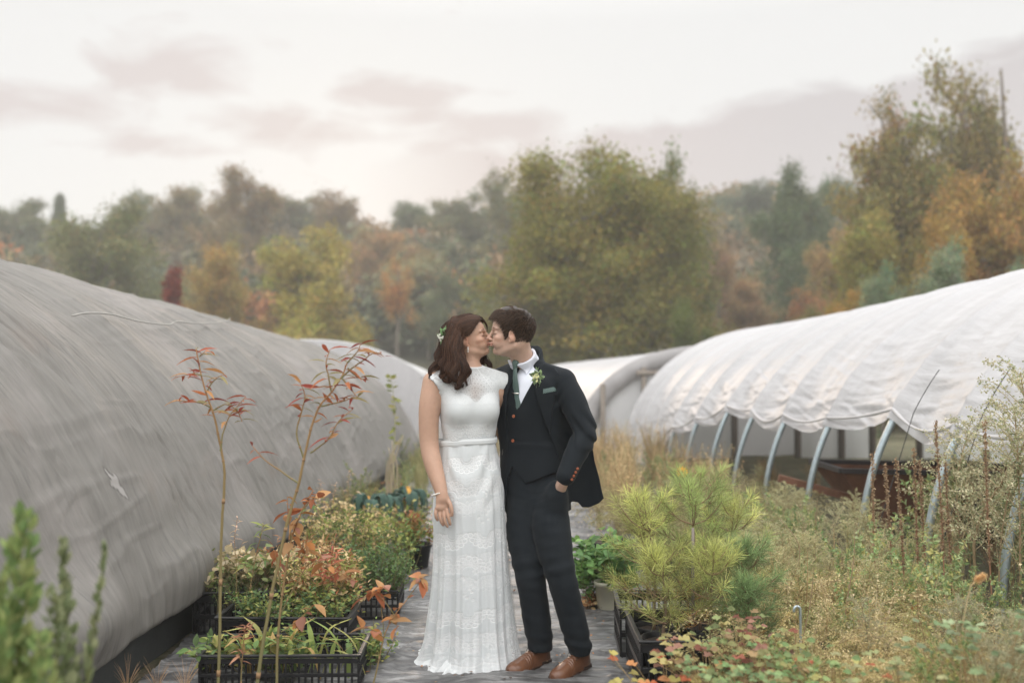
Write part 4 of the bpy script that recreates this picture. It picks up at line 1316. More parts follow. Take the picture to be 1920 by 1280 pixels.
# face details
def lashes(T, s, fem, parent, colm):
    tt = np.linspace(-1, 1, 16); ph = np.interp(tt, [-1, 1], [-.95, 1.25])
    A = np.stack([.0700 + .0152 * np.cos(ph), s * (.031 + .0168 * np.sin(ph)), -.0060 - .0022 * (1 - tt ** 2)], 1)
    V = A @ T[:3, :3].T + T[:3, 3]
    g = M(); g.add(*tube(V, np.interp(np.abs(tt), [0, 1], [.0013 if fem else .0008, .0005]), 5))
    for q in range(2, 16):
        if not fem and q % 2: continue
        d = nrm(np.array([math.cos(ph[q]), s * math.sin(ph[q]), -.45])); L_ = (.0075 if fem else .004)
        P3 = np.array([A[q], A[q] + d * L_ * .6 + [0, 0, -.0006], A[q] + d * L_ + [0, 0, .0006]]) @ T[:3, :3].T + T[:3, 3]
        g.add(*tube(P3, [.0005, .0004, .0002], 3))
    g.obj('eyelashes', m_lash, parent)
    B = np.array([[.0912 - .010 * ((q + s * .3) ** 2) * .6, s * .031 + .019 * q, (.0235 if fem else .021) + .004 * (1 - q * q)] for q in tt])
    V = B @ T[:3, :3].T + T[:3, 3]
    V2, f2 = tube(V, np.interp(np.abs(tt), [0, 1], [.0017 if fem else .0019, .0007]), 6)
    M().add(V2, f2, (.09, .055, .035)).obj('eyebrow', colm, parent)
for s in (-1, 1): lashes(TB, s, True, bride, m_hairb)
er = hp(-.004, -.082, -.047)
g = M(); 
for k, (r_, dz) in enumerate([(.0032, 0), (.0042, -.0075), (.003, -.0145), (.0036, -.021)]):
    u = np.linspace(0, 2 * np.pi, 10, endpoint=False); vv = np.linspace(0.15, np.pi - .15, 7)
    U, Vv = np.meshgrid(vv, u, indexing='ij')
    S = np.stack([np.sin(U) * np.cos(Vv), np.sin(U) * np.sin(Vv), np.cos(U)], -1) * r_
    g.add(S.reshape(-1, 3) + er + [0, -.003, dz], grid_faces(7, 10, True)[:, ::-1])
g.obj('earring', m_pearl, bride)

# ---- hair
rb = np.random.RandomState(5)
HAIRC = (.042, .019, .010)
Fh = Field(hp(0, 0, 0) - .17, hp(0, 0, 0) + .17, .0032)
def capfn(region, off, T, sc, fn):
    Ti = np.linalg.inv(T)
    def g(x, y, z):
        X = Ti[0, 0] * x + Ti[0, 1] * y + Ti[0, 2] * z + Ti[0, 3]; Y = Ti[1, 0] * x + Ti[1, 1] * y + Ti[1, 2] * z + Ti[1, 3]; Z = Ti[2, 0] * x + Ti[2, 1] * y + Ti[2, 2] * z + Ti[2, 3]
        d = hair_d(fn, X, Y, Z, off(X, Y, Z)) * sc
        return np.maximum(d, region(X, Y, Z) * sc)
    return g
def regB(X, Y, Z):       # negative where hair grows
    line = interp(X, [-.12, -.07, -.035, -.015, .010, .030, .050, .066, .082, .12], [-.09, -.085, -.05, .008, .020, .022, .045, .062, .078, .10])
    return line - Z
Fh.add(capfn(regB, lambda X, Y, Z: .011 + .007 * np.exp(-((Z - .09) / .04) ** 2) + .014 * np.exp(-((X + .07) / .04) ** 2) + .0025 * np.sin(Z * 260 + X * 120 + np.abs(Y) * 90), TB, .93, head_fn(True)), hp(0, 0, 0) - .16, hp(0, 0, 0) + .16, k=.002)
V, Fc, _ = Fh.mesh()
st = (.75 + .5 * (vnoise2((V[:, 2] * 1.2 + V[:, 1]) * 190, V[:, 0] * 14, 4) + .5))[:, None]
hair = M().add(V, Fc, np.array(HAIRC) * st)
# locks: guides in (px, py, depth)
guides = [
 ([(846, 600, .0), (832, 622, -.02), (830, 655, -.05), (822, 683, -.06), (806, 702, -.06), (797, 707, -.06)], .020, .9),
 ([(850, 606, -.03), (838, 640, -.06), (836, 672, -.08), (830, 694, -.09), (816, 706, -.09), (806, 712, -.09)], .021, .9),
 ([(856, 615, -.06), (846, 648, -.09), (846, 680, -.11), (842, 702, -.12), (832, 712, -.12), (824, 709, -.12)], .021, .8),
 ([(860, 622, -.07), (854, 655, -.10), (856, 688, -.13), (852, 710, -.135), (858, 722, -.14), (866, 716, -.14)], .021, .8),
 ([(863, 632, -.08), (860, 662, -.10), (868, 690, -.13), (866, 712, -.14), (862, 723, -.14), (854, 719, -.14)], .020, .7),
 ([(864, 645, -.075), (866, 668, -.09), (874, 692, -.11), (875, 710, -.12), (869, 720, -.125)], .016, .7),
 ([(848, 602, .03), (832, 632, .03), (826, 665, .02), (817, 692, .0), (808, 704, -.01)], .021, .9),
 ([(856, 600, .06), (845, 640, .07), (842, 680, .06), (838, 706, .05)], .021, .9),
 ([(868, 605, .09), (864, 650, .10), (862, 690, .08), (858, 712, .07)], .021, .8),
 ([(878, 612, .10), (884, 650, .11), (892, 672, .085), (902, 688, .07), (898, 700, .06), (906, 706, .06)], .018, .8),
 ([(886, 615, .10), (896, 650, .10), (908, 668, .085), (914, 682, .07), (909, 694, .06), (916, 699, .055)], .015, .8),
 ([(884, 620, .09), (892, 655, .09), (897, 672, .075), (896, 688, .06), (901, 697, .055)], .016, .8),
]
allp = []
for gi, (gp, rad, curl) in enumerate(guides):
    c = spline([LB(*q) for q in gp], 26)
    s_ = np.linspace(0, 1, 26)
    prof = rad * np.interp(s_, [0, .25, .7, 1], [.40, 1.0, .78, .08])
    ph0 = rb.uniform(0, 6.28)
    t_ = nrm(np.gradient(c, axis=0)); u_ = nrm(np.cross(t_, [0.2, 1, .1])); v_ = np.cross(t_, u_)
    wav = (.021 * curl * np.clip(s_ * 2 - .5, 0, 1))[:, None] * (np.sin(s_ * 14 + ph0)[:, None] * u_ + np.cos(s_ * 14 + ph0)[:, None] * v_ * .6)
    c = c + wav
    V, fs = tube(c, prof * .86, 12)
    hair.add(V, fs, np.array(HAIRC) * .55)
    for _ in range(300):
        a = rb.uniform(0, 6.28); q = rb.uniform(.75, 1.12) ** 1; dph = rb.normal() * .25
        tw = a + s_ * 1.2 + .25 * np.sin(s_ * 9 + a)
        ext = int(rb.uniform(19, 26))
        p = c + (prof * q)[:, None] * (np.cos(tw)[:, None] * u_ + np.sin(tw)[:, None] * v_) + (.0045 * np.sin(s_ * 19 + a * .5 + rb.normal() * .5))[:, None] * u_
        p = spline(p[:ext + 1], 22)
        allp.append(p)
# strands swept over the skull towards the clip at the back
clip = np.array([-.094, -.030, .005])
for k in range(2200):
    side = -1 if rb.rand() < .72 else 1
    t0 = rb.rand()
    # root along the front hairline and parting
    hx, hz_, hy = np.interp(t0, [0, .3, .6, 1], [.020, .048, .066, .062]), np.interp(t0, [0, .3, .6, 1], [.022, .045, .066, .078]), np.interp(t0, [0, .3, .6, 1], [.074, .060, .045, .010])
    if rb.rand() < .45: 
        q = rb.rand(); hx, hz_, hy = .06 - .11 * q, .085 + .02 * math.sin(q * 3), .012 + .03 * rb.rand()
    a = np.array([hx, side * hy, hz_]) + rb.normal(size=3) * .003
    e = np.array([-.090 + rb.normal() * .010, side * (.030 + rb.rand() * .035), -.012 + rb.normal() * .022])
    s_ = np.linspace(0, 1, 16)[:, None]
    p = a * (1 - s_) + e * s_
    p[:, 2] += .028 * np.sin(np.pi * s_[:, 0]) * (.3 + hz_ * 10) * .8
    # push out to the cap surface
    for _ in range(5):
        n_ = nrm(p - [-.01, 0, .01])
        tgt = .014 + .006 * np.exp(-((p[:, 2] - .09) / .04) ** 2) + .011 * np.exp(-((p[:, 0] + .07) / .04) ** 2) 
        p = p - n_ * hair_d(head_fn(True), p[:, 0], p[:, 1], p[:, 2], tgt + .001)[:, None] * .9
    p = p + nrm(p) * .0022 * rb.rand()
    p = p @ TB[:3, :3].T + TB[:3, 3]
    allp.append(spline(p, 22))
# far-side front lock framing the forehead
for k in range(70):
    b0 = np.array([.066, .012, .083]) + rb.normal(size=3) * .004
    p = spline([b0, b0 + [.020, .018, -.004], [.096 + rb.normal() * .002, .040, .052], [.088, .058, .015], [.06, .072, -.02], [.02, .082, -.05]], 22)
    allp.append(p @ TB[:3, :3].T + TB[:3, 3])
V, fs, C = hairmesh(np.array(allp), .00075, col=np.array(HAIRC) * 1.3, seed=8, var=.6)
hair.add(V, fs, C)
# a few flyaways
fly = []
for k in range(260):
    gp, rad, _ = guides[rb.randint(len(guides))]
    c = spline([LB(*q) for q in gp], 22)
    fly.append(c + np.cumsum(rb.normal(size=(22, 3)) * .0016, 0) + rb.normal(size=3) * rad * .6)
V, fs, C = hairmesh(np.array(fly), .0006, col=np.array(HAIRC) * 2.6, seed=9)
hair.add(V, fs, C)
hair_o = hair.obj('hair', m_hairb, bride)
# sprig of blossom and leaves pinned at the back
g = M(); g2 = M()
c0 = LB(826, 631, -.055)
lt = leaf_t(.26, .2)
r = np.random.RandomState(4)
for k in range(26):
    d = nrm(r.normal(size=3) + [-.3, -.6, .1]); pz = c0 + np.array([r.normal() * .006 + .018 * (k / 26), -.006, r.normal() * .012 + .030 * (k / 26) - .008])
    V, f_, C = instances(lt[0], lt[1], frames(d[None], rnd=r) * r.uniform(.014, .028), pz[None], np.array([[.10, .17, .08]]) * r.uniform(.7, 1.9))
    g.add(V, f_, C)
for k in range(11):
    cc = c0 + np.array([r.normal() * .008 - .008, -.020 + r.normal() * .004, r.normal() * .009 - .006])
    for q in range(5):
        a = q * 1.257 + r.rand(); d = np.array([math.cos(a), -.55, math.sin(a)])
        V, f_, C = instances(lt[0] * [1, 1.6, 1], lt[1], frames(nrm(d)[None], rnd=r) * .0078, cc[None], np.array([[.78, .78, .70]]))
        g2.add(V, f_, C)
s1 = g.obj('leaf_spray', m_leaf, bride); g2.obj('blossom', mat('petal', (1, 1, 1), .6, attr=True, transl=.2), bride)

# ---- lace
def lace(s, z, seed=0, sprig=True):
    """woven scallop lace: 0..1 thread density at arc length s and height z (metres)"""
    out = np.zeros_like(s)
    def fan(sc_, zc, up, R0=.060, W_=.0):
        nonlocal out
        a = s - sc_; b = (z - zc) * up
        r = np.hypot(a, b * 1.0); ph = np.arctan2(a, b)
        m = (np.abs(ph) < 1.75) & (r < R0 + .035)
        if not m.any(): return
        r_, p_ = r[m], ph[m]
        I = np.zeros_like(r_)
        for (r0, n, rr, th_) in ((R0 + .006, 9, .0098, .0026), (R0 - .014, 9, .0058, .0020)):
            dp = 3.3 / n; q = (p_ / dp + .5) % 1 - .5
            d = np.hypot(q * dp * r0, r_ - r0)
            I = np.maximum(I, np.exp(-((d - rr) / th_) ** 2) * (np.abs(p_) < 1.7))
            I = np.maximum(I, .7 * np.exp(-(d / .003) ** 2))
        for r0, th_ in ((R0 - .023, .0022), (R0 - .034, .0018)):
            I = np.maximum(I, .9 * np.exp(-((r_ - r0) / th_) ** 2))
        q = (p_ / .11) % 1 - .5
        I = np.maximum(I, .8 * np.exp(-((r_ - (R0 - .0285)) / .004) ** 2) * (np.abs(q) < .25))
        I = np.maximum(I, .20 * (r_ < R0 + .012) * (r_ > R0 - .026))
        out[m] = np.maximum(out[m], I)
    for row, zr in enumerate((1.00, .635, .262, -.10)):
        for k in range(-5, 6):
            off = .070 * (row % 2)
            fan(k * .140 + off, zr + .045, -1, .056)            # hanging fan
            fan(k * .140 + off + .070, zr - .135, 1, .060)      # arch
    for row, zr in enumerate((1.00, .635, .262)):          # a fainter, finer row between
        keep = out.copy(); out = np.zeros_like(s)
        for k in range(-9, 10):
            fan(k * .093 + .03 * row, zr - .055, -1, .042); fan(k * .093 + .03 * row + .046, zr - .215, 1, .040)
        out = np.maximum(keep, .45 * out)
    # flower sprigs under the arches
    r = np.random.RandomState(9)
    for row, zr in enumerate((1.00, .635, .262) if sprig else ()):
        for k in range(-5, 6):
            off = .070 * (row % 2); cx = k * .140 + off + .070
            for q in range(15):
                a0 = cx + r.normal() * .016; z0 = zr - .095 - q * .0125
                d = np.hypot(s - a0, z - z0)
                m = d < .012
                ang = np.arctan2(s[m] - a0, z[m] - z0)
                out[m] = np.maximum(out[m], np.exp(-((d[m] - .0035 * (1 + .45 * np.cos(5 * ang))) / .0024) ** 2) * .95)
    ang = 0
    for k in (range(-10, 11) if sprig else ()):                        # lighter leaf rays between the fans
        cx = k * .070
        a = s - cx; m = np.abs(a) < .034
        for row, zr in enumerate((1.00, .635, .262)):
            b_ = z[m] - (zr - .20); rr_ = np.hypot(a[m] * 1.3, b_); pp = np.arctan2(a[m], b_)
            out[m] = np.maximum(out[m], .5 * np.exp(-((rr_ - .030 - .008 * np.cos(pp * 7)) / .0022) ** 2) + .35 * (rr_ < .024) * (np.abs(np.sin(pp * 6)) > .75))
    bandm = np.zeros_like(s)
    for zr in (1.00, .635, .262): bandm = np.maximum(bandm, np.exp(-((z - (zr - .15)) / .13) ** 4))
    net = .08 + .14 * (vnoise2(s * 330, z * 330, 7) + .5) + .10 * bandm * (vnoise2(s * 120, z * 120, 5) + .5)
    # hem border
    hb = np.exp(-((z - .055 - .012 * np.abs(np.sin(s * 28))) / .004) ** 2)
    out = np.maximum(out, hb * .8)
    out = np.maximum(out, .55 * (z < .05) * (.4 + .6 * np.abs(np.sin(s * 56)) * np.abs(np.cos(z * 120))))
    return np.clip(out + net, 0, 1)
m_dress = bpy.data.materials.new('lace_over_satin'); m_dress.use_nodes = True
t = NT(m_dress.node_tree); b = t.n['Principled BSDF']
at = t.new('ShaderNodeAttribute', attribute_name='Col')
sp = t.new('ShaderNodeSeparateColor'); t.link(at.outputs['Color'], sp.inputs[0])
t.link(t.mix(sp.outputs[0], (.560, .592, .593), (.715, .728, .724)), b.inputs['Base Color'])
b.inputs['Roughness'].default_value = .55; b.inputs['Sheen Weight'].default_value = .25; b.inputs['Specular IOR Level'].default_value = .35
bp = t.new('ShaderNodeBump'); bp.inputs['Strength'].default_value = .8; bp.inputs['Distance'].default_value = .0022
t.link(sp.outputs[0], bp.inputs['Height']); t.link(bp.outputs[0], b.inputs['Normal'])
# sheer parts: the green channel carries how much the lace covers
o_ = t.n['Material Output']; tp = t.new('ShaderNodeBsdfTransparent'); mx = t.new('ShaderNodeMixShader')
t.link(sp.outputs[1], mx.inputs[0]); t.link(tp.outputs[0], mx.inputs[1]); t.link(b.outputs[0], mx.inputs[2]); t.link(mx.outputs[0], o_.inputs['Surface'])

# ---- skirt
yr = [820, 832, 870, 905, 960, 1010, 1060, 1110, 1160, 1200, 1228, 1246]
Lp = [825, 825, 819, 815, 813, 815, 814, 811, 806, 802, 794, 778]
Rp = [929, 930, 936, 942, 946, 948, 950, 954, 958, 962, 967, 971]
def skirt_rows(zq):
    zz = [CAMH + (HORY - y) / FPX * 5.0 for y in yr]
    l = interp(zq, zz, [G2(q, 5.0) for q in Lp]); r_ = interp(zq, zz, [G2(q, 5.0) for q in Rp])
    return (l + r_) / 2, (r_ - l) / 2
nth, nz_ = 520, 560
th_ = np.linspace(0, 2 * np.pi, nth, endpoint=False)
zq = np.concatenate([np.linspace(1.128, .05, nz_ - 60), np.linspace(.048, .004, 60)])
cxw, hw = skirt_rows(zq)
depth = interp(zq, [0, .1, .3, .6, .8, .95, 1.12], [.215, .185, .160, .140, .135, .126, .098])
TH, ZQ = np.meshgrid(th_, zq, indexing='ij')
CX, HW, DP = cxw[None], hw[None], depth[None]
fold = np.clip((1.0 - ZQ) / 1.0, 0, 1)
fd = 0
r = np.random.RandomState(12)
for n_, am in ((5, .010), (9, .011), (14, .0085), (23, .005), (37, .0025)):
    ph = r.uniform(0, 6.28); fd = fd + am * np.sin(n_ * TH + ph + 1.4 * np.sin(ZQ * 2.2 + ph) + .6 * np.sin(2 * TH + ph))
fd = fd * (.10 + 1.15 * fold ** 1.7)
fd += .004 * np.sin(ZQ * 38 + 4 * np.sin(TH * 3)) * np.exp(-((ZQ - .95) / .15) ** 2)
# thighs and knee showing faintly through the column
leg = .010 * np.exp(-((TH - (1.5 * np.pi + .42)) / .35) ** 2) * np.exp(-((ZQ - .55) / .25) ** 2) + .012 * np.exp(-((TH - (1.5 * np.pi - .45)) / .35) ** 2) * np.exp(-((ZQ - .62) / .3) ** 2)
fd = fd + leg
spread = np.clip((.06 - ZQ) / .06, 0, 1) ** 2
X = CX + (HW * 1.0 + fd) * np.sign(np.cos(TH)) * np.abs(np.cos(TH)) ** .95
Y = (DP + fd) * np.sign(np.sin(TH)) * np.abs(np.sin(TH)) ** .95
X += spread * .014 * np.cos(TH) * (1 + .5 * np.sin(7 * TH)); Y += spread * .016 * np.sin(TH)
# little train pulled back to the left
trn = np.exp(-(((TH - np.pi * .93) + np.pi) % (2 * np.pi) - np.pi) ** 2 / .28)
low = np.clip((.22 - ZQ) / .22, 0, 1) ** 2.2
X -= trn * low * .050; Y += trn * low * .09
ZZ = np.maximum(ZQ + .006 * np.sin(9 * TH + 1) * spread + .010 * trn * low, .004)
sarc = (TH - 1.5 * np.pi + np.pi) % (2 * np.pi) - np.pi
S_ = sarc * (.155 + .02 * fold)
L = lace(S_ * 1.0, ZQ - .012 * np.sin(S_ * 9))
Wd = np.stack([X, Y + 5.0, ZZ], -1).reshape(-1, 3)
Wd = (Wd - OB) @ RtB.T
Lf = L.ravel()
C = np.stack([Lf, np.ones_like(Lf), Lf], 1)
M().add(Wd, grid_faces(nth, nz_)[:, ::-1], C).add(np.zeros((0, 3)), [])
g = M(); V = Wd.reshape(nth, nz_, 3); V = np.concatenate([V, V[:1]], 0); Cg = C.reshape(nth, nz_, 3); Cg = np.concatenate([Cg, Cg[:1]], 0)
dress = g.add(V, grid_faces(nth + 1, nz_)[:, ::-1], Cg.reshape(-1, 3)).obj('dress_skirt', m_dress, bride)
# sheer tulle overlay falling straight on the right and pooling at the back left
zq = np.linspace(.80, .006, 200); u = np.linspace(-.5, 2.3, 130)
U, ZQ = np.meshgrid(u, zq, indexing='ij')
cxw, hw = skirt_rows(zq); depth = interp(zq, [0, .1, .3, .6, .8], [.25, .225, .20, .165, .14])
k_ = np.clip((.80 - ZQ) / .5, 0, 1)
fo = .012 * np.sin(U * 26 + 2 * np.sin(ZQ * 5)) * k_
X = cxw[None] + (hw[None] + .004 + .010 * k_ + fo) * np.cos(U); Y = (depth[None] + .012 * k_ + fo) * np.sin(U)
L = lace(U * .17 + 1.0, ZQ)
cov = np.clip(.16 + .55 * (L - .15), .12, .85)
Wd = (np.stack([X, Y + 5.0, ZQ], -1).reshape(-1, 3) - OB) @ RtB.T
C = np.stack([np.full(L.size, .9), cov.ravel(), L.ravel()], 1)
M().add(Wd, grid_faces(130, 200)[:, ::-1], C).obj('tulle_overlay', m_dress, bride)
# lace train ruffle lying on the ground at the back left
r = np.random.RandomState(3); nn = 160
a = np.linspace(R(100), R(262), nn); k = np.linspace(0, 1, 26)
A, K_ = np.meshgrid(a, k, indexing='ij')
rad = .19 + .085 * K_ + .012 * np.sin(A * 31) * K_
X = G2(884, 5) + rad * np.cos(A) * 1.05 - .012; Y = .02 + rad * np.sin(A) * .98 * (1 - .12 * K_)
Z = .052 * (1 - K_) ** 1.2 + .010 + .012 * np.abs(np.sin(A * 19 + K_ * 2)) * (1 - .4 * K_) + .006 * np.sin(A * 47)
L = lace(A * .3, .05 * (1 - K_)) 
Wd = (np.stack([X, Y + 5.0, np.maximum(Z, .006)], -1).reshape(-1, 3) - OB) @ RtB.T
M().add(Wd, grid_faces(nn, 26), np.stack([L.ravel(), np.clip(.55 + L.ravel(), 0, 1), L.ravel()], 1)).obj('hem_ruffle', m_dress, bride)

# ---- bodice: shell over the torso
F = Field((-.26, -.20, 1.08), (.26, .18, 1.54), .0026)
F.add(torsoB(.004), (-.2, -.16, 1.08), (.2, .16, 1.48), k=.02)
for s in (-1, 1):
    F.ell((s * .064, -.074, 1.275), (.062, .053, .062), k=.045)
    F.chain([(s * .03, .012, 1.465), (s * .180, .004, 1.408)], [.045, .055], k=.035)
F.chain([nb + [0, 0, .05], nb + [0, 0, .01], nb - [0, 0, .05]], [.0485, .0505, .066], k=.025)
def cutb(x, y, z):
    wz = np.interp(z.ravel(), [1.08, 1.33, 1.37, 1.41, 1.44, 1.5], [.3, .3, .160, .186, .215, .215]).reshape(z.shape)
    wz = np.where(x < 0, wz, wz)
    top = z - (nb[2] + .028 + .25 * y)
    return np.maximum(np.maximum(np.abs(x) - wz - .004 * np.abs(np.sin(z * 130 + y * 60)), top), 1.10 - z)
F.cut(cutb, .003)
V, Fc, _ = F.mesh(smooth_it=2)
x, y, z = V[:, 0], V[:, 1], V[:, 2]
ang = np.arctan2(x, -y)
s_ = ang * .14
L = np.zeros(len(V))
Lx = lace(s_, z - 1.155 + .262 - .0, sprig=False)           # fans under the bust
Lt = lace(s_ * 1.0 + .07, z - 1.30 + .565, sprig=False)
Lr = np.zeros(len(V)); rr_ = np.hypot(x * 1.05, z - 1.325); pp_ = np.arctan2(x, z - 1.325)
for r0, n_, q0 in ((.040, 9, .0075), (.062, 13, .0085), (.085, 17, .0085), (.108, 21, .0085), (.131, 25, .008)):
    dp = 6.283 / n_ * .55; q_ = (pp_ / dp + .5) % 1 - .5
    d_ = np.hypot(q_ * dp * r0, rr_ - r0)
    Lr = np.maximum(Lr, np.exp(-((d_ - q0) / .0026) ** 2))
    Lr = np.maximum(Lr, .8 * np.exp(-((rr_ - r0 - .0115) / .0018) ** 2))
L = np.where(z < 1.335, Lx, np.maximum(Lr * .62, .22 + .25 * (vnoise2(x * 260, z * 260, 3) + .5)))
sweet = 1.345 - .030 * np.exp(-(x / .030) ** 2) + .012 * np.exp(-((np.abs(x) - .07) / .04) ** 2)
sheer = np.clip((z - sweet) / .006, 0, 1)
seam = np.exp(-((np.abs(x) - (.045 + (1.46 - z) * .62)) / .0022) ** 2) * (z > 1.33) * (y < 0)
edge = np.clip(1 - (nb[2] + .028 + .25 * y - z) / .012, 0, 1)
L = np.clip(np.maximum(np.maximum(L, seam), edge * .9), 0, 1)
satin = np.where(sheer < .5, L * .75 + .12, L)
# dense lace towards the shoulders, open net over the breastbone
open_ = np.exp(-(x / .062) ** 2 - ((z - 1.375) / .05) ** 2)
cov = 1 - sheer * (1 - np.clip(.42 + .80 * L + .30 * np.clip(np.abs(x) / .12, 0, 1) - .22 * open_, .25, 1))
M().add(V, Fc, np.stack([satin, cov, L], 1)).obj('bodice', m_dress, bride)
# satin belt
tt = np.linspace(0, 2 * np.pi, 90); zz = np.linspace(-.0155, .0155, 9)
A, Zb = np.meshgrid(tt, zz, indexing='ij')
cb, hb_ = skirt_rows(np.array([1.12]))
bul = .0030 * (1 - (Zb / .0155) ** 2) + .0008 * np.sin(Zb * 500) + .0055
zb_ = 1.121 + Zb + .008 * np.cos(A) + .002 * np.sin(3 * A)
V = np.stack([cb[0] + (hb_[0] + bul) * np.sign(np.cos(A)) * np.abs(np.cos(A)) ** .95, 5.0 + (.0985 + bul) * np.sign(np.sin(A)) * np.abs(np.sin(A)) ** .95, zb_], -1).reshape(-1, 3)
M().add((V - OB) @ RtB.T, grid_faces(90, 9)[:, ::-1]).obj('belt', m_satin, bride)
# pearl bracelet
wr_c = LB(826, 924, -.150); dv = nrm(armR[5] - armR[3]); u_ = nrm(np.cross(dv, [0, 1, 0])); v_ = np.cross(dv, u_)
g = M()
for k in range(30):
    a = k / 30 * 2 * np.pi
    c = wr_c + .0375 * math.cos(a) * u_ + .0335 * math.sin(a) * v_ + dv * .006 * math.sin(a)
    u2 = np.linspace(0, 2 * np.pi, 8, endpoint=False); U, Vv = np.meshgrid(np.linspace(.1, np.pi - .1, 6), u2, indexing='ij')
    S = np.stack([np.sin(U) * np.cos(Vv), np.sin(U) * np.sin(Vv), np.cos(U)], -1) * .0040
    g.add(S.reshape(-1, 3) + c, grid_faces(6, 8, True)[:, ::-1])
g.obj('bracelet', m_pearl, bride)
# ================================================================== groom
thG = R(28)
OG = (.090, 5.10)
LG, RtG, OG = frame_fn(OG, thG)
groom = empty('person', OG, 'man in a charcoal three piece suit and brown shoes, hand in pocket, kissing the woman', 'person', rz=-thG)
skinG = (.53, .355, .27)
scG = np.array([1.05, 1.0, 1.0])
RhG = fdir(R(180 + 7), R(3), R(-3), RtG)
lip = LG(918.6, 645, -.004)
HcG = lip - RhG @ (scG * np.array([.0985, 0, -.0600]))
TG = frame4(RhG, HcG, scG)
hpG = lambda *c: (TG @ np.array([*c, 1]))[:3]
zsG = [.70, .80, .86, .95, 1.05, 1.15, 1.28, 1.38, 1.44, 1.475, 1.50]
rxG = [.155, .162, .162, .158, .152, .155, .172, .178, .150, .095, .05]
ryG = [.115, .118, .115, .112, .108, .112, .122, .118, .100, .070, .04]
cxG = [.035, .032, .030, .024, .016, .010, .002, -.006, -.012, -.018, -.02]
cyG = [0, 0, 0, 0, 0, 0, 0, 0, .004, .008, .01]
torsoG = lambda off, rxm=1.0: loft(zsG, [q * rxm for q in rxG], ryG, cxG, cyG, off)
shL = np.array([.182, .015, 1.405]); shR = np.array([-.190, .015, 1.405])
elL = LG(1096, 812, -.06); wrL = LG(1060, 893, -.15); 
F = Field((-.36, -.36, .78), (.36, .22, 1.86), .0027)
build_head(F, TG, 1.0, False)
nbG = np.array([-.014, .018, 1.475])
F.chain([hpG(-.030, 0, -.04), hpG(-.030, 0, -.095) * .5 + nbG * .5 + [0, 0, .015], nbG, nbG - [0, 0, .06]], [.060, .057, .058, .07], k=.025)
F.add(torsoG(-.004), (-.2, -.16, .82), (.22, .16, 1.49), k=.02)
for s, S_ in ((1, shL), (-1, shR)):
    F.chain([(s * .04 - .02, .012, 1.465), S_ - [0, 0, -.01]], [.045, .050], k=.03)
F.chain([shL, elL, wrL], [.050, .040, .030], k=.02)
# left hand going into the trouser pocket
hL = [LG(1057, 899, -.145), LG(1052, 910, -.125), LG(1048, 925, -.09)]
F.chain([wrL] + hL, [.028, .028, .029, .026], k=.012)
F.chain([LG(1050, 904, -.155), LG(1047, 912, -.14), LG(1045, 922, -.11)], [.012, .011, .010], k=.006)
# right arm behind her back, hand on her waist
elR = np.array(LG(905, 800, .24)); wrR = LG(850, 838, .16)
F.chain([shR, elR, wrR], [.048, .040, .030], k=.02)
F.chain([wrR, LG(838, 842, .13)], [.030, .034], k=.01)
for i, (y0, x1, y1) in enumerate([(832, 822.5, 834), (839, 820.5, 842), (846, 820, 850), (853, 821, 859)]):
    F.chain([LG(838, y0 + 2, .12), LG(828, y0 + 1, .085), LG(x1 + 1.5, y1, .045), LG(x1 + 4, y1 + 1.5, .008)], [.0105, .0098, .0092, .008], k=.004)
F.chain([LG(838, 832, .12), LG(828, 824, .08), LG(825, 822, .04)], [.012, .010, .009], k=.005)
V, Fc, _ = F.mesh()
C, hl = face_tint(V, TG, 1.0, skinG, False)
M().add(V, Fc, C).obj('body', m_skin, groom)
for s in (-1, 1): lashes(TG, s, False, groom, m_hairb)

# ---- hair
HC2 = (.050, .030, .019)
Fh = Field(hpG(0, 0, 0) - .17, hpG(0, 0, 0) + .17, .0028)
def regG(X, Y, Z):
    line = interp(X, [-.12, -.085, -.060, -.040, -.022, -.008, .014, .022, .032, .038, .046, .060, .078, .12],
                  [-.085, -.080, -.072, -.060, -.042, .004, .012, -.018, -.022, .004, .026, .052, .068, .084])
    return line - Z
Fh.add(capfn(regG, lambda X, Y, Z: .0030 + .0125 * np.clip((Z + .02) / .09, 0, 1) + .004 * np.exp(-((X - .05) / .03) ** 2) * (Z > .05) + .004 * np.exp(-((X + .085) / .03) ** 2) + .0016 * np.sin(X * 170 + Z * 210 + np.abs(Y) * 60),
             TG, 1.0, head_fn(False)), hpG(0, 0, 0) - .16, hpG(0, 0, 0) + .16, k=.002)
V, Fc, _ = Fh.mesh()
hair = M().add(V, Fc, np.array(HC2) * .55 * (.7 + .5 * (vnoise2(V[:, 2] * 210, V[:, 0] * 40, 4) + .5))[:, None])
r = np.random.RandomState(6)
n = 9000
d0 = nrm(r.normal(size=(n * 2, 3))); p = d0 * .09
for _ in range(8):
    d = head_fn(False)(p[:, 0], p[:, 1], p[:, 2]); p = p - d0 * d[:, None]
ok = regG(p[:, 0], p[:, 1], p[:, 2]) < -.001
p = p[ok][:n]; n = len(p)
nr = nrm(p - [-.005, 0, 0])
offn = .0030 + .0125 * np.clip((p[:, 2] + .02) / .09, 0, 1)
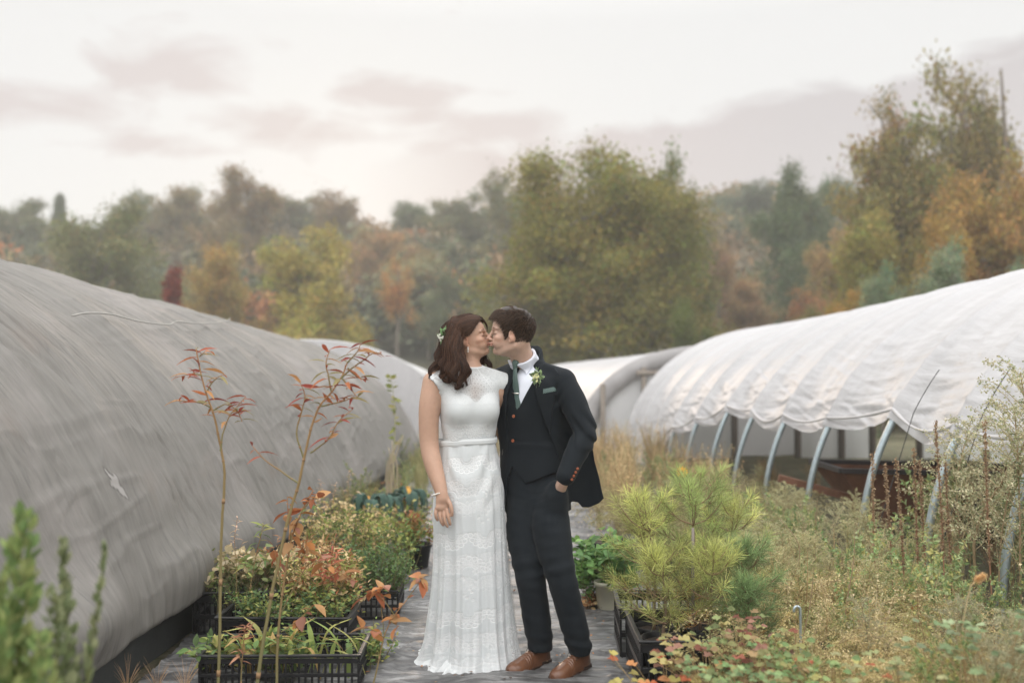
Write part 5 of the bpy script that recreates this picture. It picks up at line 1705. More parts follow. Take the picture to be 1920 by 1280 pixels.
# comb: forward and to the side on top, down at the sides, whorl at the crown
crown_ = np.array([-.07, -.01, .085])
flow = nrm(p - crown_) * 1.0 + np.array([.25, -.15, -.25]) 
flow = nrm(flow - nr * np.sum(flow * nr, 1, keepdims=True))
Ls = (.011 + .022 * np.clip((p[:, 2] - .0) / .08, 0, 1)) * r.uniform(.7, 1.2, n)
s_ = np.linspace(0, 1, 6)
offn = offn + .004 * np.exp(-((p[:, 0] - .05) / .03) ** 2) * (p[:, 2] > .05)
path = p[:, None] + nr[:, None] * ((offn * 1.0)[:, None] + .0055 * s_[None] * (1 - .45 * s_[None]))[..., None] + flow[:, None] * (Ls[:, None] * s_[None])[..., None]
path += r.normal(size=(n, 1, 3)) * .0012 * s_[None, :, None]
path = path @ TG[:3, :3].T + TG[:3, 3]
V, fs, C = hairmesh(path, .00075, col=np.array(HC2) * 1.4, seed=2, var=.55)
hair.add(V, fs, C)
hair.obj('hair', m_hairb, groom)

# ---- trousers
hipc = np.array([.034, 0, .90])
kR, aR = LG(995, 1078, -.06), LG(1013, 1206, -.05)
kL, aL = LG(1052, 1078, -.15), LG(1086, 1208, -.13)
F = Field((-.26, -.42, .05), (.42, .24, 1.12), .0034)
F.add(loft([.74, .80, .86, .95, 1.05, 1.10], [.155, .170, .172, .164, .158, .156], [.122, .128, .124, .118, .112, .110], [.036, .034, .030, .024, .016, .014], None, .0), (-.2, -.16, .76), (.24, .16, 1.1), k=.02)
tR, tL = LG(983, 985, .02), LG(1033, 985, -.07)
F.chain([tR + [.02, .03, .17], tR, kR, (kR + aR) / 2, aR], [.075, .092, .075, .069, .062], k=.03)
F.chain([tL + [-.03, .06, .17], tL, kL, (kL + aL) / 2, aL], [.065, .094, .073, .067, .059], k=.03)
F.ell(LG(1044, 930, -.095), (.055, .055, .080), k=.05)
sl, c = F.all(); x, y, z = c
fo = .0035 * sinfold(x, y, z, 9, 5) + .0026 * sinfold(x, y, z * 3.0, 14, 6) + .0015 * sinfold(x, y, z * 2, 30, 8)
br = np.exp(-((z - .16) / .05) ** 2) * .0035 * np.sin(z * 90 + x * 12)
kn = np.exp(-((z - .52) / .06) ** 2) * .003 * np.sin(z * 70 - x * 25)
F.D += (fo + br + kn).astype(np.float32)
# slanted hem, flat bottom
hem = lambda x, y, z: np.maximum(.098 - z, z - 1.06)
F.cut(hem, .004)
V, Fc, _ = F.mesh(smooth_it=2)
M().add(V, Fc).obj('trousers', m_wool, groom)

# ---- vest
F = Field((-.24, -.22, .84), (.26, .2, 1.50), .0032)
F.add(torsoG(.006), (-.2, -.16, .84), (.22, .16, 1.49), k=.02)
F.add(loft([.84, .90, 1.0, 1.08], [.168, .168, .158, .140], [.126, .124, .114, .095], [.034, .028, .02, .015]), (-.2, -.16, .84), (.24, .16, 1.06), k=.05)
def uz(px, py, w=.125):           # front-surface lateral coordinate from a photo point
    X = G2(px, 5.0); z = CAMH + (HORY - py) / FPX * 5.0
    Yf = OG[1] - w * math.cos(thG)
    X = G2(px, Yf); z = CAMH + (HORY - py) / FPX * Yf
    return ((X - OG[0] + w * math.sin(thG)) / math.cos(thG), z)
vneck = poly2([uz(961, 640), uz(1016, 640), uz(1006, 690), uz(990, 728), uz(973, 763), uz(965, 745), uz(961, 700)])
F.sub(lambda x, y, z: np.maximum(vneck(x, y, z), y + .02), (-.3, -.3, 1.2), (.3, 0, 1.6), k=.003)
vbot = poly2([uz(925, 960), uz(925, 895), uz(947, 907), uz(959, 874), uz(985, 905), uz(1012, 893), uz(1045, 878), uz(1110, 860), uz(1130, 960)])
F.cut(lambda x, y, z: np.minimum(-vbot(x, y, z), 0 * z + 0 * x + np.maximum(.98 - z, -.02 - y + .0)) if False else -vbot(x, y, z), .003)
sl, c = F.all(); x, y, z = c
F.D += (.0022 * sinfold(x, y, z * 1.6, 22, 3)).astype(np.float32)
V, Fc, _ = F.mesh(smooth_it=2)
vest = M().add(V, Fc).obj('vest', m_wool2, groom)
def disc(c, n, r, th, hole=True):
    n = nrm(n); u = nrm(np.cross(n, [0, 0, 1])); v = np.cross(n, u)
    a = np.linspace(0, 2 * np.pi, 18, endpoint=False)
    prof = [(0.0, th * .45), (r * .45, th * .45), (r * .6, th), (r * .9, th), (r, th * .5), (r, 0)]
    V = np.array([c + q * (math.cos(k) * u + math.sin(k) * v) + h * n for k in a for q, h in prof])
    F_ = np.concatenate([np.stack([np.arange(5) + 6 * i, np.arange(5) + 6 * ((i + 1) % 18), np.arange(5) + 1 + 6 * ((i + 1) % 18), np.arange(5) + 1 + 6 * i], 1) for i in range(18)])
    return V, [F_]
def front(px, py, off=0.0, w0=.128):
    """point on the front of the vest under a photo pixel"""
    w_ = w0
    for _ in range(6):
        u, z = uz(px, py, w_)
        a = interp(np.array([z]), zsG, rxG)[0] + .006; b_ = interp(np.array([z]), zsG, ryG)[0] + .006; cx_ = interp(np.array([z]), zsG, cxG)[0]
        w_ = b_ * max(0.05, 1 - abs((u - cx_) / a) ** 2.15) ** (1 / 2.15)
    return np.array([u, -w_ - off, z])
for q in ((963.5, 780), (962, 826), (956, 868)):
    M().add(*disc(front(*q, .0015), (-.1, -1, .0), .0082, .004)).obj('button', m_button, groom)
# ---- shirt + collar + tie
F = Field((-.24, -.2, 1.10), (.22, .16, 1.66), .003)
F.add(torsoG(.001), (-.2, -.16, 1.1), (.22, .16, 1.49), k=.02)
F.chain([(-.06, .012, 1.465), (.03, .012, 1.465)], [.05, .05], k=.03)
cT = hpG(-.030, 0, -.095) * .5 + nbG * .5
neckp = [hpG(-.030, 0, -.04), hpG(-.030, 0, -.095) * .5 + nbG * .5 + [0, 0, .015], nbG, nbG - [0, 0, .06]]
F.chain(neckp, [.067, .0635, .0645, .076], k=.025)
notch = poly2([uz(950, 655, .08), uz(986, 650, .08), uz(967.5, 684, .08)])
F.cut(lambda x, y, z: np.maximum(np.maximum(z - (1.535 + .8 * y), 1.12 - z), np.where(y < -.01, -notch(x, y, z), -1)), .003)
V, Fc, _ = F.mesh(smooth_it=2)
M().add(V, Fc).obj('shirt', m_shirt, groom)
def plate(pts, th, n, mat_, name, parent, bulge=0.0, sub=6):
    """thin curved panel from an outline (k,3): fan grid toward centroid with thickness"""
    pts = np.asarray(pts, float); c = pts.mean(0); n = nrm(n)
    k = len(pts); rings = []
    ring = []
    for i in range(k):
        for q in np.linspace(0, 1, sub, endpoint=False): ring.append(pts[i] * (1 - q) + pts[(i + 1) % k] * q)
    ring = np.array(ring); m = len(ring)
    for f in (1, .96, .75, .5, .25, .02):
        rings.append(c + (ring - c) * f + n * (th + bulge * (1 - f * f)) * (1 if f < 1 else .3))
    V = np.stack([ring - n * th * .5] + rings, 0).reshape(-1, 3)
    F_ = grid_faces(len(rings) + 1, m, True)
    V = np.concatenate([V, [c - n * th * .5]])
    back = np.stack([np.arange(m), (np.arange(m) + 1) % m, np.full(m, len(V) - 1)], 1)
    return M().add(V, [F_, back]).obj(name, mat_, parent)
nf = np.array([-.15, -1, .15])
F2 = Field((-.24, -.2, 1.10), (.22, .16, 1.66), .003)
F2.add(torsoG(.001), (-.2, -.16, 1.1), (.22, .16, 1.49), k=.02)
F2.chain([(-.06, .012, 1.465), (.03, .012, 1.465)], [.05, .05], k=.03)
F2.chain(neckp, [.067, .0635, .0645, .076], k=.025)
D0 = F2.D.copy(); sl, c = F2.all(); x, y, z = c
for poly in ([uz(1004, 636, .04), uz(1012, 650, .04), uz(1006, 664, .05), uz(985, 702, .10), uz(967.5, 680, .10), uz(970, 672, .10), uz(986, 656, .06)],
             [uz(964.5, 679, .10), uz(966, 682, .10), uz(961, 703, .10), uz(954, 690, .08), uz(957, 674, .05)]):
    pl = poly2(poly)(x, y, z)
    F2.D = np.maximum(np.maximum(D0 - .011, -D0 - .004), np.maximum(np.maximum(np.maximum(pl, np.where(y < -.01, -notch(x, y, z), -1)), z - (1.592 + .8 * y)), y - .035)).astype(np.float32)
    V, Fc, _ = F2.mesh(smooth_it=2)
    M().add(V, Fc).obj('shirt_collar', m_shirt, groom)
# tie
m_tie = bpy.data.materials.new('green_tie'); m_tie.use_nodes = True
t = NT(m_tie.node_tree); b = t.n['Principled BSDF']; uvn = t.new('ShaderNodeTexCoord').outputs['UV']
sep_ = t.new('ShaderNodeSeparateXYZ'); t.link(t.mapping(uvn, (1, 1, 1), (0, 0, R(45))), sep_.inputs[0])
dx = t.math('LESS_THAN', t.math('ABSOLUTE', t.math('SUBTRACT', t.math('FRACT', t.math('MULTIPLY', sep_.outputs[0], 165)), .5)), .27)
dy = t.math('LESS_THAN', t.math('ABSOLUTE', t.math('SUBTRACT', t.math('FRACT', t.math('MULTIPLY', sep_.outputs[1], 165)), .5)), .27)
t.link(t.mix(t.math('MULTIPLY', dx, dy), (.010, .045, .036), (.20, .26, .24)), b.inputs['Base Color']); b.inputs['Roughness'].default_value = .5
cl = [(965.5, 683, .010), (965.5, 694, .011), (966, 712, .0145), (967, 735, .0165), (968.5, 758, .018), (969.5, 772, .004)]
c = spline([LG(965.5, 683, .022), LG(965.5, 694, .006), LG(966, 712, -.004)] + [front(q[0], q[1], -.004) for q in cl[3:]], 30); wv = interp(np.linspace(0, 1, 30), np.linspace(0, 1, 6), [.0115, .0115, .0150, .0190, .0215, .022])
u_ = np.linspace(-1, 1, 9)
V = c[:, None] + wv[:, None, None] * u_[None, :, None] * np.array([1, -.05, 0]) + (.0035 * (1 - u_ ** 2))[None, :, None] * np.array([0, -1, 0])
V[..., 1] += .25 * np.abs(u_)[None] * wv[:, None]*.25
uv = np.stack([(wv[:, None] * u_[None]).ravel(), np.repeat(np.linspace(0, .28, 30), 9)], 1)
tie = M().add(V, grid_faces(30, 9), uv=uv).obj('tie', m_tie, groom)
kc = LG(965.5, 685, .016)
F = Field(kc - .04, kc + .04, .0018); F.chain([kc + [.001, .004, .012], kc - [0, 0, .012]], [.0185, .011], k=.01)
V, Fc, _ = F.mesh(); M().add(V, Fc, uv=V[:, [0, 2]]).obj('knot', m_tie, tie)
a = front(961.5, 736.5, .004); b_ = front(972.5, 737.5, .004)
M().add(*bar(a + [-.003, 0, 0], b_ + [.004, 0, 0], .004, .0055)).obj('tie_clip', m_metal, groom)

# ---- jacket
F = Field((-.36, -.36, .72), (.48, .30, 1.64), .0033)
zj = [.74, .80, .88, .98, 1.08, 1.18, 1.28, 1.38, 1.44, 1.475, 1.505]
rj = [.190, .188, .185, .178, .174, .178, .188, .192, .166, .112, .075]
dj = [.150, .150, .145, .135, .130, .134, .140, .134, .114, .085, .07]
cj = [.028, .028, .026, .022, .016, .008, 0, -.006, -.012, -.018, -.02]
F.add(loft(zj, rj, dj, cj, [0.004] * 11), (-.22, -.18, .74), (.26, .18, 1.5), k=.02)
F.chain([(.04 - .02, .012, 1.480), (.178, .018, 1.425)], [.052, .060], k=.03)
F.chain([(-.04 - .02, .012, 1.480), (-.185, .018, 1.425)], [.052, .060], k=.03)
mL = (shL + elL) / 2 + [.012, 0, 0]; mw = (elL + wrL) / 2
F.chain([shL + [.004, 0, 0], mL, elL + [.0, 0, 0], mw, wrL + (wrL - elL) * -.02], [.068, .066, .061, .056, .047], k=.018)
mR = (shR + elR) / 2
F.chain([shR, mR, elR, wrR + (elR - wrR) * .18], [.066, .062, .058, .050], k=.015)
# tail of the left front swept back behind the forearm
def tailf(pts, y0, y1):
    P_ = [np.array(q, float) for q in pts]
    A = np.array([(RtG @ (P(q[0], q[1], 5.06) - OG)) for q in P_])
    # panel plane through world x-z at constant world depth -> evaluate in world coords
    Wp = np.array([[P(q[0], q[1], 5.06)[0], P(q[0], q[1], 5.06)[2]] for q in P_])
    pf = poly2(Wp)
    Ri = RtG.T
    def f(x, y, z):
        X = Ri[0, 0] * x + Ri[0, 1] * y + OG[0]; Y = Ri[1, 0] * x + Ri[1, 1] * y + OG[1]
        d = pf(X, 0 * X, z + 0 * X)
        bend = .02 * np.sin((X - .3) * 22)
        return np.maximum(d, np.abs(Y - (y0 + y1) / 2 - bend) - (y1 - y0) / 2)
    return f
tail = tailf([(1050, 905), (1040, 860), (1036, 800), (1050, 745), (1072, 730), (1092, 770), (1108, 820), (1114, 862), (1122, 892), (1131, 931), (1121, 941), (1104, 949), (1091, 949), (1083, 940), (1066, 936), (1058, 900)], 5.03, 5.068)
F.add(tail, (.02, -.22, .74), (.47, .30, 1.42), k=.015)
# collar stand round the neck
F.chain([nbG + [-.002, .014, .075], nbG + [0, .010, .02], nbG - [0, 0, .05]], [.071, .077, .09], k=.03)
# opening over the vest
opn = poly2([uz(958, 660, .14), uz(1008, 648, .14), uz(1000, 700, .14), uz(1008, 745, .14), uz(1020, 815, .14), uz(1032, 862, .14), uz(1046, 890, .14), uz(1062, 925, .14), uz(1078, 990, .14), uz(945, 990, .14), uz(943, 955, .14), uz(948, 905, .14), uz(946, 840, .14), uz(946, 780, .14), uz(951, 735, .14), uz(957, 700, .14)])
def openf(x, y, z):
    return np.maximum(opn(x, y, z), y + .045)
F.sub(lambda x, y, z: np.maximum(openf(x, y, z), 0 * y), (-.3, -.4, .7), (.4, -.04, 1.6), k=.004) if False else None
sl, c = F.all()
x, y, z = c
# protect the sleeve from the opening: sleeve distance
slv = np.minimum(cap(mL, elL, .07, .063)(x, y, z), cap(elL, wrL, .063, .05)(x, y, z))
opd = np.maximum(np.maximum(openf(x, y, z), -slv + .004), -tail(x, y, z) + .004)
F.D = np.maximum(F.D, -opd).astype(np.float32)
# neck hole
nk = cap(nbG + [0, -.02, .10], nbG + [0, -.008, -.03], .060, .058)(x, y, z)
F.D = np.maximum(F.D, -nk).astype(np.float32)
F.D = np.maximum(F.D, np.maximum(z - (1.540 + .8 * y), z - 1.60)).astype(np.float32)
# hollow inside: keep the cloth about 9 mm where it hangs free below the waist
inner = loft(zj, rj, dj, cj, [0.004] * 11, -.010)(x, y, z)
F.D = np.maximum(F.D, -np.maximum(inner, z - .95)).astype(np.float32)
eb = np.exp(-(((x - elL[0]) ** 2 + (y - elL[1]) ** 2 + (z - elL[2]) ** 2) / .10 ** 2))
F.D += (.0030 * sinfold(x, y, z, 13, 21) + .0018 * sinfold(x, y, z * 1.8, 26, 22) + .007 * eb * np.sin((z * .8 + x * .9) * 105 + 2 * np.sin(y * 30))).astype(np.float32)
axl = np.exp(-(((x - .15) ** 2 + (y + .05) ** 2 + (z - 1.33) ** 2) / .07 ** 2))
F.D += (.004 * axl * np.sin((x * 1.2 - z) * 95)).astype(np.float32)
F.cut(lambda x, y, z: .765 + .10 * (x * .25) + .012 * np.abs(y) - z, .003)
V, Fc, _ = F.mesh(smooth_it=2)
jacket = M().add(V, Fc).obj('jacket', m_wool, groom)
# lapels: a second layer over the jacket front
def lapel(pts):
    G_ = Field((-.2, -.24, 1.05), (.24, -.0, 1.56), .0026)
    sl, c = G_.all(); x, y, z = c
    base = loft(zj, rj, dj, cj, [0.004] * 11, .0)(x, y, z)
    ch_ = np.minimum(cap((.02, .012, 1.480), (.178, .018, 1.425), .052, .060)(x, y, z), cap((-.06, .012, 1.480), (-.185, .018, 1.425), .052, .060)(x, y, z))
    base = smin(base, ch_, .03)
    pl = poly2([uz(q[0], q[1], .14) for q in pts])(x, y, z)
    G_.D = np.maximum(np.maximum(base - .0075, -base - .004), np.maximum(pl, y + .02)).astype(np.float32)
    V, Fc, _ = G_.mesh(smooth_it=2)
    return M().add(V, Fc).obj('lapel', m_wool2, groom)
lapel([(1003, 650), (1010, 660), (1024, 682), (1020, 690), (1030, 700), (1028, 730), (1024, 770), (1021, 812), (1012, 780), (1003, 745), (996, 715), (998, 690)])
lapel([(961, 676), (955, 680), (944, 690), (938, 702), (940, 730), (944, 770), (947, 790), (950, 745), (957, 712), (963, 695)])
# shirt cuff
tt = np.linspace(0, 2 * np.pi, 40); dv = nrm(wrL - elL); u_ = nrm(np.cross(dv, [0, 1, 0])); v_ = np.cross(dv, u_)
V = np.stack([wrL + dv * h + r_ * (np.cos(tt)[:, None] * u_ + np.sin(tt)[:, None] * v_) for h, r_ in ((-.03, .040), (.006, .0425), (.013, .0425), (.013, .040), (-.02, .039))], 1)
M().add(V, grid_faces(40, 5)).obj('shirt_cuff', m_shirt, groom)
for k in range(4):
    p = wrL + (elL - wrL) * (.04 + .085 * k)
    c = p + nrm(np.array([.75, -.45, -.3])) * (.050 + .002 * k)
    M().add(*disc(c, (.75, -.5, -.3), .0068, .004)).obj('button', m_button, groom)
# pocket square, boutonniere, watch chain
F = Field((-.05, -.24, 1.28), (.24, .0, 1.45), .002)
sl, c = F.all(); x, y, z = c
base = loft(zj, rj, dj, cj, [0.004] * 11, .0)(x, y, z)
pl = poly2([uz(1013, 729, .13), uz(1029, 724, .13), uz(1030, 733, .13), uz(1014, 738, .13)])(x, y, z)
F.D = np.maximum(np.maximum(base - .008, -base - .002), np.maximum(pl, y + .02)).astype(np.float32)
V, Fc, _ = F.mesh(smooth_it=1); M().add(V, Fc, uv=V[:, [0, 2]]).obj('pocket_square', m_tie, groom)
bt = M(); r = np.random.RandomState(8)
c0 = np.array([*uz(1012, 705, .155)]); c0 = np.array([c0[0], -.158, c0[1]])
for k in range(46):
    a = r.uniform(0, 6.28); q = r.rand() ** .6 * .030
    p = c0 + np.array([math.cos(a) * q * .75, -.008 - r.rand() * .018, math.sin(a) * q * 1.15 - .004])
    d = nrm(np.array([math.cos(a) * .9, -.9 + r.normal() * .3, math.sin(a) * .9]))
    V, f_, C = instances(leaf_t(.36, .3)[0], leaf_t(.36, .3)[1], frames(d[None], rnd=r) * r.uniform(.016, .030), p[None], np.array([[.17, .23, .13]]) * r.uniform(.6, 1.7))
    bt.add(V, f_, C)
for k in range(16):
    p = c0 + np.array([r.normal() * .010 - .006, -.028, r.normal() * .012 - .004])
    for q in range(6):
        d = nrm(r.normal(size=3) + [0, -1.2, 0])
        V, f_, C = instances(LEAF_KITE[0] * [1, 1.5, 1], LEAF_KITE[1], frames(d[None], rnd=r) * .0085, p[None], np.array([[.62, .62, .45]]) * r.uniform(.8, 1.2)); bt.add(V, f_, C)
bt.add(*tube(spline([c0 + [0, -.006, -.01], c0 + [-.008, -.006, -.035], c0 + [-.012, -.003, -.052]], 8), .003, 6), (.03, .03, .03))
bt.obj('boutonniere', m_leaf, groom)
p = [front(945, 838, .012), front(944.5, 856, .014), front(943.5, 880, .012)]
M().add(*tube(spline(p, 20), .0016, 5)).obj('watch_chain', m_metal, groom)

# ---- shoes
def shoe(heel, toe_dir, parent):
    d = nrm(np.array([toe_dir[0], toe_dir[1], 0])); s = np.array([-d[1], d[0], 0])
    Rm = np.stack([d, s, [0, 0, 1]], 1)
    root = np.array(heel)
    F = Field((-.06, -.07, -.002), (.30, .07, .17), .0022)
    xs_ = [0, .03, .08, .13, .18, .22, .25, .272, .285]
    hw_ = [.026, .034, .034, .036, .045, .047, .042, .030, .012]
    ht_ = [.075, .085, .088, .078, .060, .050, .044, .036, .024]
    sl, c = F.all(); x, y, z = c
    xf = np.clip(x, 0, .285); w_ = interp(xf.ravel(), xs_, hw_).reshape(xf.shape); h_ = interp(xf.ravel(), xs_, ht_).reshape(xf.shape)
    end = np.maximum(-x, x - .285)
    q = ((np.abs(y) / w_) ** 2.3 + (np.maximum(z - .012, 0) / h_) ** 2.3) ** (1 / 2.3)
    d_ = (q - 1) * np.minimum(w_, h_) * .8
    up_ = np.maximum(np.maximum(d_, .010 - z), end * .7)
    ank = cap((.045, 0, .07), (.035, 0, .13), .036, .038)(x, y, z)
    D = smin(up_, ank, .02); D = np.maximum(D, z - .125 - .0 * x)
    D = np.maximum(D, .014 - z)
    # wrinkles across the vamp, cap seam
    D = D + .0012 * np.exp(-((x - .165) / .022) ** 2) * np.sin(x * 420) + .0014 * np.exp(-((x - .135 + .25 * np.abs(y)) / .0016) ** 2)
    F.D = D.astype(np.float32)
    V, Fc, _ = F.mesh()
    sh = M().add(V @ Rm.T + root, Fc).obj('shoe', m_leather, parent)
    D = np.maximum(np.maximum(((np.abs(y) / (w_ + .006)) - 1) * .03, np.maximum(z - .016, .001 - z)), np.maximum(-x - .004, x - .291))
    hl_ = np.maximum(np.maximum(((np.abs(y) / (w_ + .005)) - 1) * .03, z - .03), np.maximum(-x - .003, x - .075))
    arch = np.maximum(np.maximum(np.abs(x - .11) - .035, z - .008), -1 + 0 * y)
    F.D = np.maximum(np.minimum(D, np.maximum(hl_, .001 - z)), -arch).astype(np.float32)
    V, Fc, _ = F.mesh()
    M().add(V @ Rm.T + root, Fc).obj('sole', m_sole, sh)
    g = M()
    for k in range(4):
        xx = .092 + .013 * k; hz = np.interp(xx, xs_, ht_) + .012
        pts = np.array([[xx, -.018, hz - .008], [xx, 0, hz - .0005], [xx + .002, .018, hz - .008]]); g.add(*tube(spline(pts, 8) @ Rm.T + root, .0017, 5))
    for s2 in (-1, 1):
        pts = np.array([[.095, 0, .098], [.100, s2 * .02, .104], [.110, s2 * .034, .090], [.118, s2 * .026, .078], [.100, s2 * .008, .096]]); g.add(*tube(spline(pts, 18) @ Rm.T + root, .0014, 5))
        pts = np.array([[.096, 0, .098], [.115, s2 * .014, .088], [.13, s2 * .03, .070]]); g.add(*tube(spline(pts, 10) @ Rm.T + root, .0013, 5))
    g.obj('shoelace', m_lace_cord, sh)
def wdir(ang):     # world direction -> local
    return RtG @ np.array([math.cos(ang), math.sin(ang), 0])
dR = wdir(R(180 + 47)); hR_ = LG(1014, 1240, -.02); hR_[2] = .0
shoe(hR_ - dR * .045 + np.array([0, 0, .012]), dR, groom)
dL = wdir(R(180 + 52)); hL_ = LG(1089, 1246, -.10); hL_[2] = .0
shoe(hL_ - dL * .045 + np.array([0, 0, .012]), dL, groom)
# ------------------------------------------------------------------ crates, pots and plants along the path
lt5 = leaf_t(.26, .25, .12, 5)
ltw = leaf_t(.10, .35, .10, 5)        # willow-like
ltr = leaf_t(.42, .18, .15, 5)        # round

def leaves(g, locs, dirs, size, cols, tmpl=lt5, r=rs, up=None):
    locs = np.asarray(locs); n = len(locs)
    S = np.broadcast_to(np.asarray(size, float), (n,))[:, None, None]
    V, f_, C = instances(tmpl[0], tmpl[1], frames(np.asarray(dirs), up=up, rnd=r) * S, locs, np.asarray(cols))
    g.add(V, f_, C)

def crate(name_loc, w, d, h, rz, label, group='black plastic growing crates', slats=7):
    """black slatted nursery crate, origin at base centre"""
    e = empty('crate', name_loc, label, 'crate', group, rz)
    g = M(); t = .010
    for (sx_, sy_) in ((1, 0), (-1, 0), (0, 1), (0, -1)):
        horiz = sy_ != 0
        L = w if horiz else d
        c = np.array([sx_ * w / 2, sy_ * d / 2, 0.])
        def wall(a0, a1, z0, z1, th=t, out=0.0):
            mid = (a0 + a1) / 2; o_ = c + (np.array([mid, sy_ * out, 0]) if horiz else np.array([sx_ * out, mid, 0]))
            o_[2] = (z0 + z1) / 2
            sz_ = (abs(a1 - a0), th, z1 - z0) if horiz else (th, abs(a1 - a0), z1 - z0)
            g.add(*box(o_, sz_, bev=.0015))
        wall(-L / 2, L / 2, h * .80, h - .012)
        wall(-L / 2, L / 2, 0, h * .14)
        wall(-L / 2, L / 2, h * .44, h * .54)
        n_ = max(3, int(L / .030))
        for k in range(n_ + 1):
            a = -L / 2 + L * k / n_
            wall(a - .005, a + .005, h * .141, h * .798, t * .9)
    ob = g.obj('side_wall', m_black, e, smooth=False)
    g = M(); rw = .022
    for s_ in (1, -1):
        g.add(*box((0, s_ * (d / 2 + .002), h), (w + rw + .004, rw, .012), bev=.003))
        g.add(*box((s_ * (w / 2 + .002), 0, h + .0005), (rw, d - rw, .0125), bev=.003))
    g.obj('rim', m_black, e, smooth=False)
    M().add(*box((0, 0, .008), (w - .01, d - .01, .012))).obj('base', m_black, e, smooth=False)
    return e

def pot(loc, r0, h, mat_, label, parent=None, group=None, name='plant_pot', soil=True):
    e = empty(name, loc, label, 'plant pot', group) if parent is None else link(name, None, parent, loc)
    a = np.linspace(0, 2 * np.pi, 28, endpoint=False)
    prof = [(r0 * .02, .004), (r0 * .74, .002), (r0 * .76, .006), (r0 * .97, h * .86), (r0 * 1.05, h * .86), (r0 * 1.07, h * .99), (r0 * 1.03, h), (r0 * .98, h * .98), (r0 * .93, h * .85)]
    V = np.array([[q * math.cos(k), q * math.sin(k), z] for k in a for q, z in prof])
    m = len(prof)
    F_ = np.concatenate([np.stack([np.arange(m - 1) + m * i, np.arange(m - 1) + m * ((i + 1) % 28), np.arange(m - 1) + 1 + m * ((i + 1) % 28), np.arange(m - 1) + 1 + m * i], 1) for i in range(28)])
    M().add(V, [F_]).obj('pot_wall', mat_, e)
    rr = np.linspace(0, r0 * .95, 5)
    A, Q = np.meshgrid(a, rr, indexing='ij')
    V = np.stack([Q * np.cos(A), Q * np.sin(A), h * .86 + .006 * vnoise2(Q * 90, A * 4, 3)], -1)
    M().add(V, grid_faces(28, 5)).obj('soil', m_soil, e)
    return e

def bushy(loc, w, d, h, n, cols, size, label, cat, seed, group=None, tmpl=lt5, stems=26, name='plant', upright=.6, fill=1.0, stemcol=(.14, .12, .06)):
    r = np.random.RandomState(seed)
    e = empty(name, loc, label, cat, group)
    st = M(); lf = M()
    per = max(4, n // stems)
    for k in range(stems):
        b0 = np.array([r.uniform(-w / 2, w / 2) * .8, r.uniform(-d / 2, d / 2) * .8, 0])
        tp = b0 * 1.25 + [r.normal() * w * .10, r.normal() * d * .10, h * r.uniform(.55, 1.05) * (1 - .25 * (abs(b0[0]) / w * 2) ** 2)]
        p = spline([b0, (b0 + tp) / 2 + r.normal(size=3) * h * .08, tp], 8)
        st.add(*tube(p, np.linspace(.0028, .0012, 8), 4, cap=False), c=stemcol)
        i = r.uniform(.15, 1, per) ** .7 * 7
        P0 = np.stack([np.interp(i, range(8), p[:, q]) for q in range(3)], 1)
        dr = nrm(r.normal(size=(per, 3)) * [1, 1, .5] + [0, 0, upright])
        c = np.array([cols[q] for q in r.randint(0, len(cols), per)]) * r.uniform(.7, 1.3, (per, 1))
        leaves(lf, P0 + dr * size * .3 + r.normal(size=(per, 3)) * h * .05 * fill, dr, size * r.uniform(.6, 1.3, per), c, tmpl, r, up=np.array([[0, 0, 1.]]) + r.normal(size=(per, 3)) * .45)
    st.obj('stem', m_twig, e); lf.obj('foliage', m_leaf, e, smooth=False)
    return e

GRN = [(.09, .15, .05), (.12, .17, .05), (.075, .12, .045)]
YGR = [(.22, .24, .07), (.17, .20, .06), (.26, .24, .09)]
TAN = [(.42, .32, .18), (.50, .40, .24), (.34, .24, .13)]
RUS = [(.25, .11, .05), (.28, .145, .065), (.19, .085, .045)]
DGN = [(.05, .09, .04), (.07, .11, .045), (.09, .14, .06)]

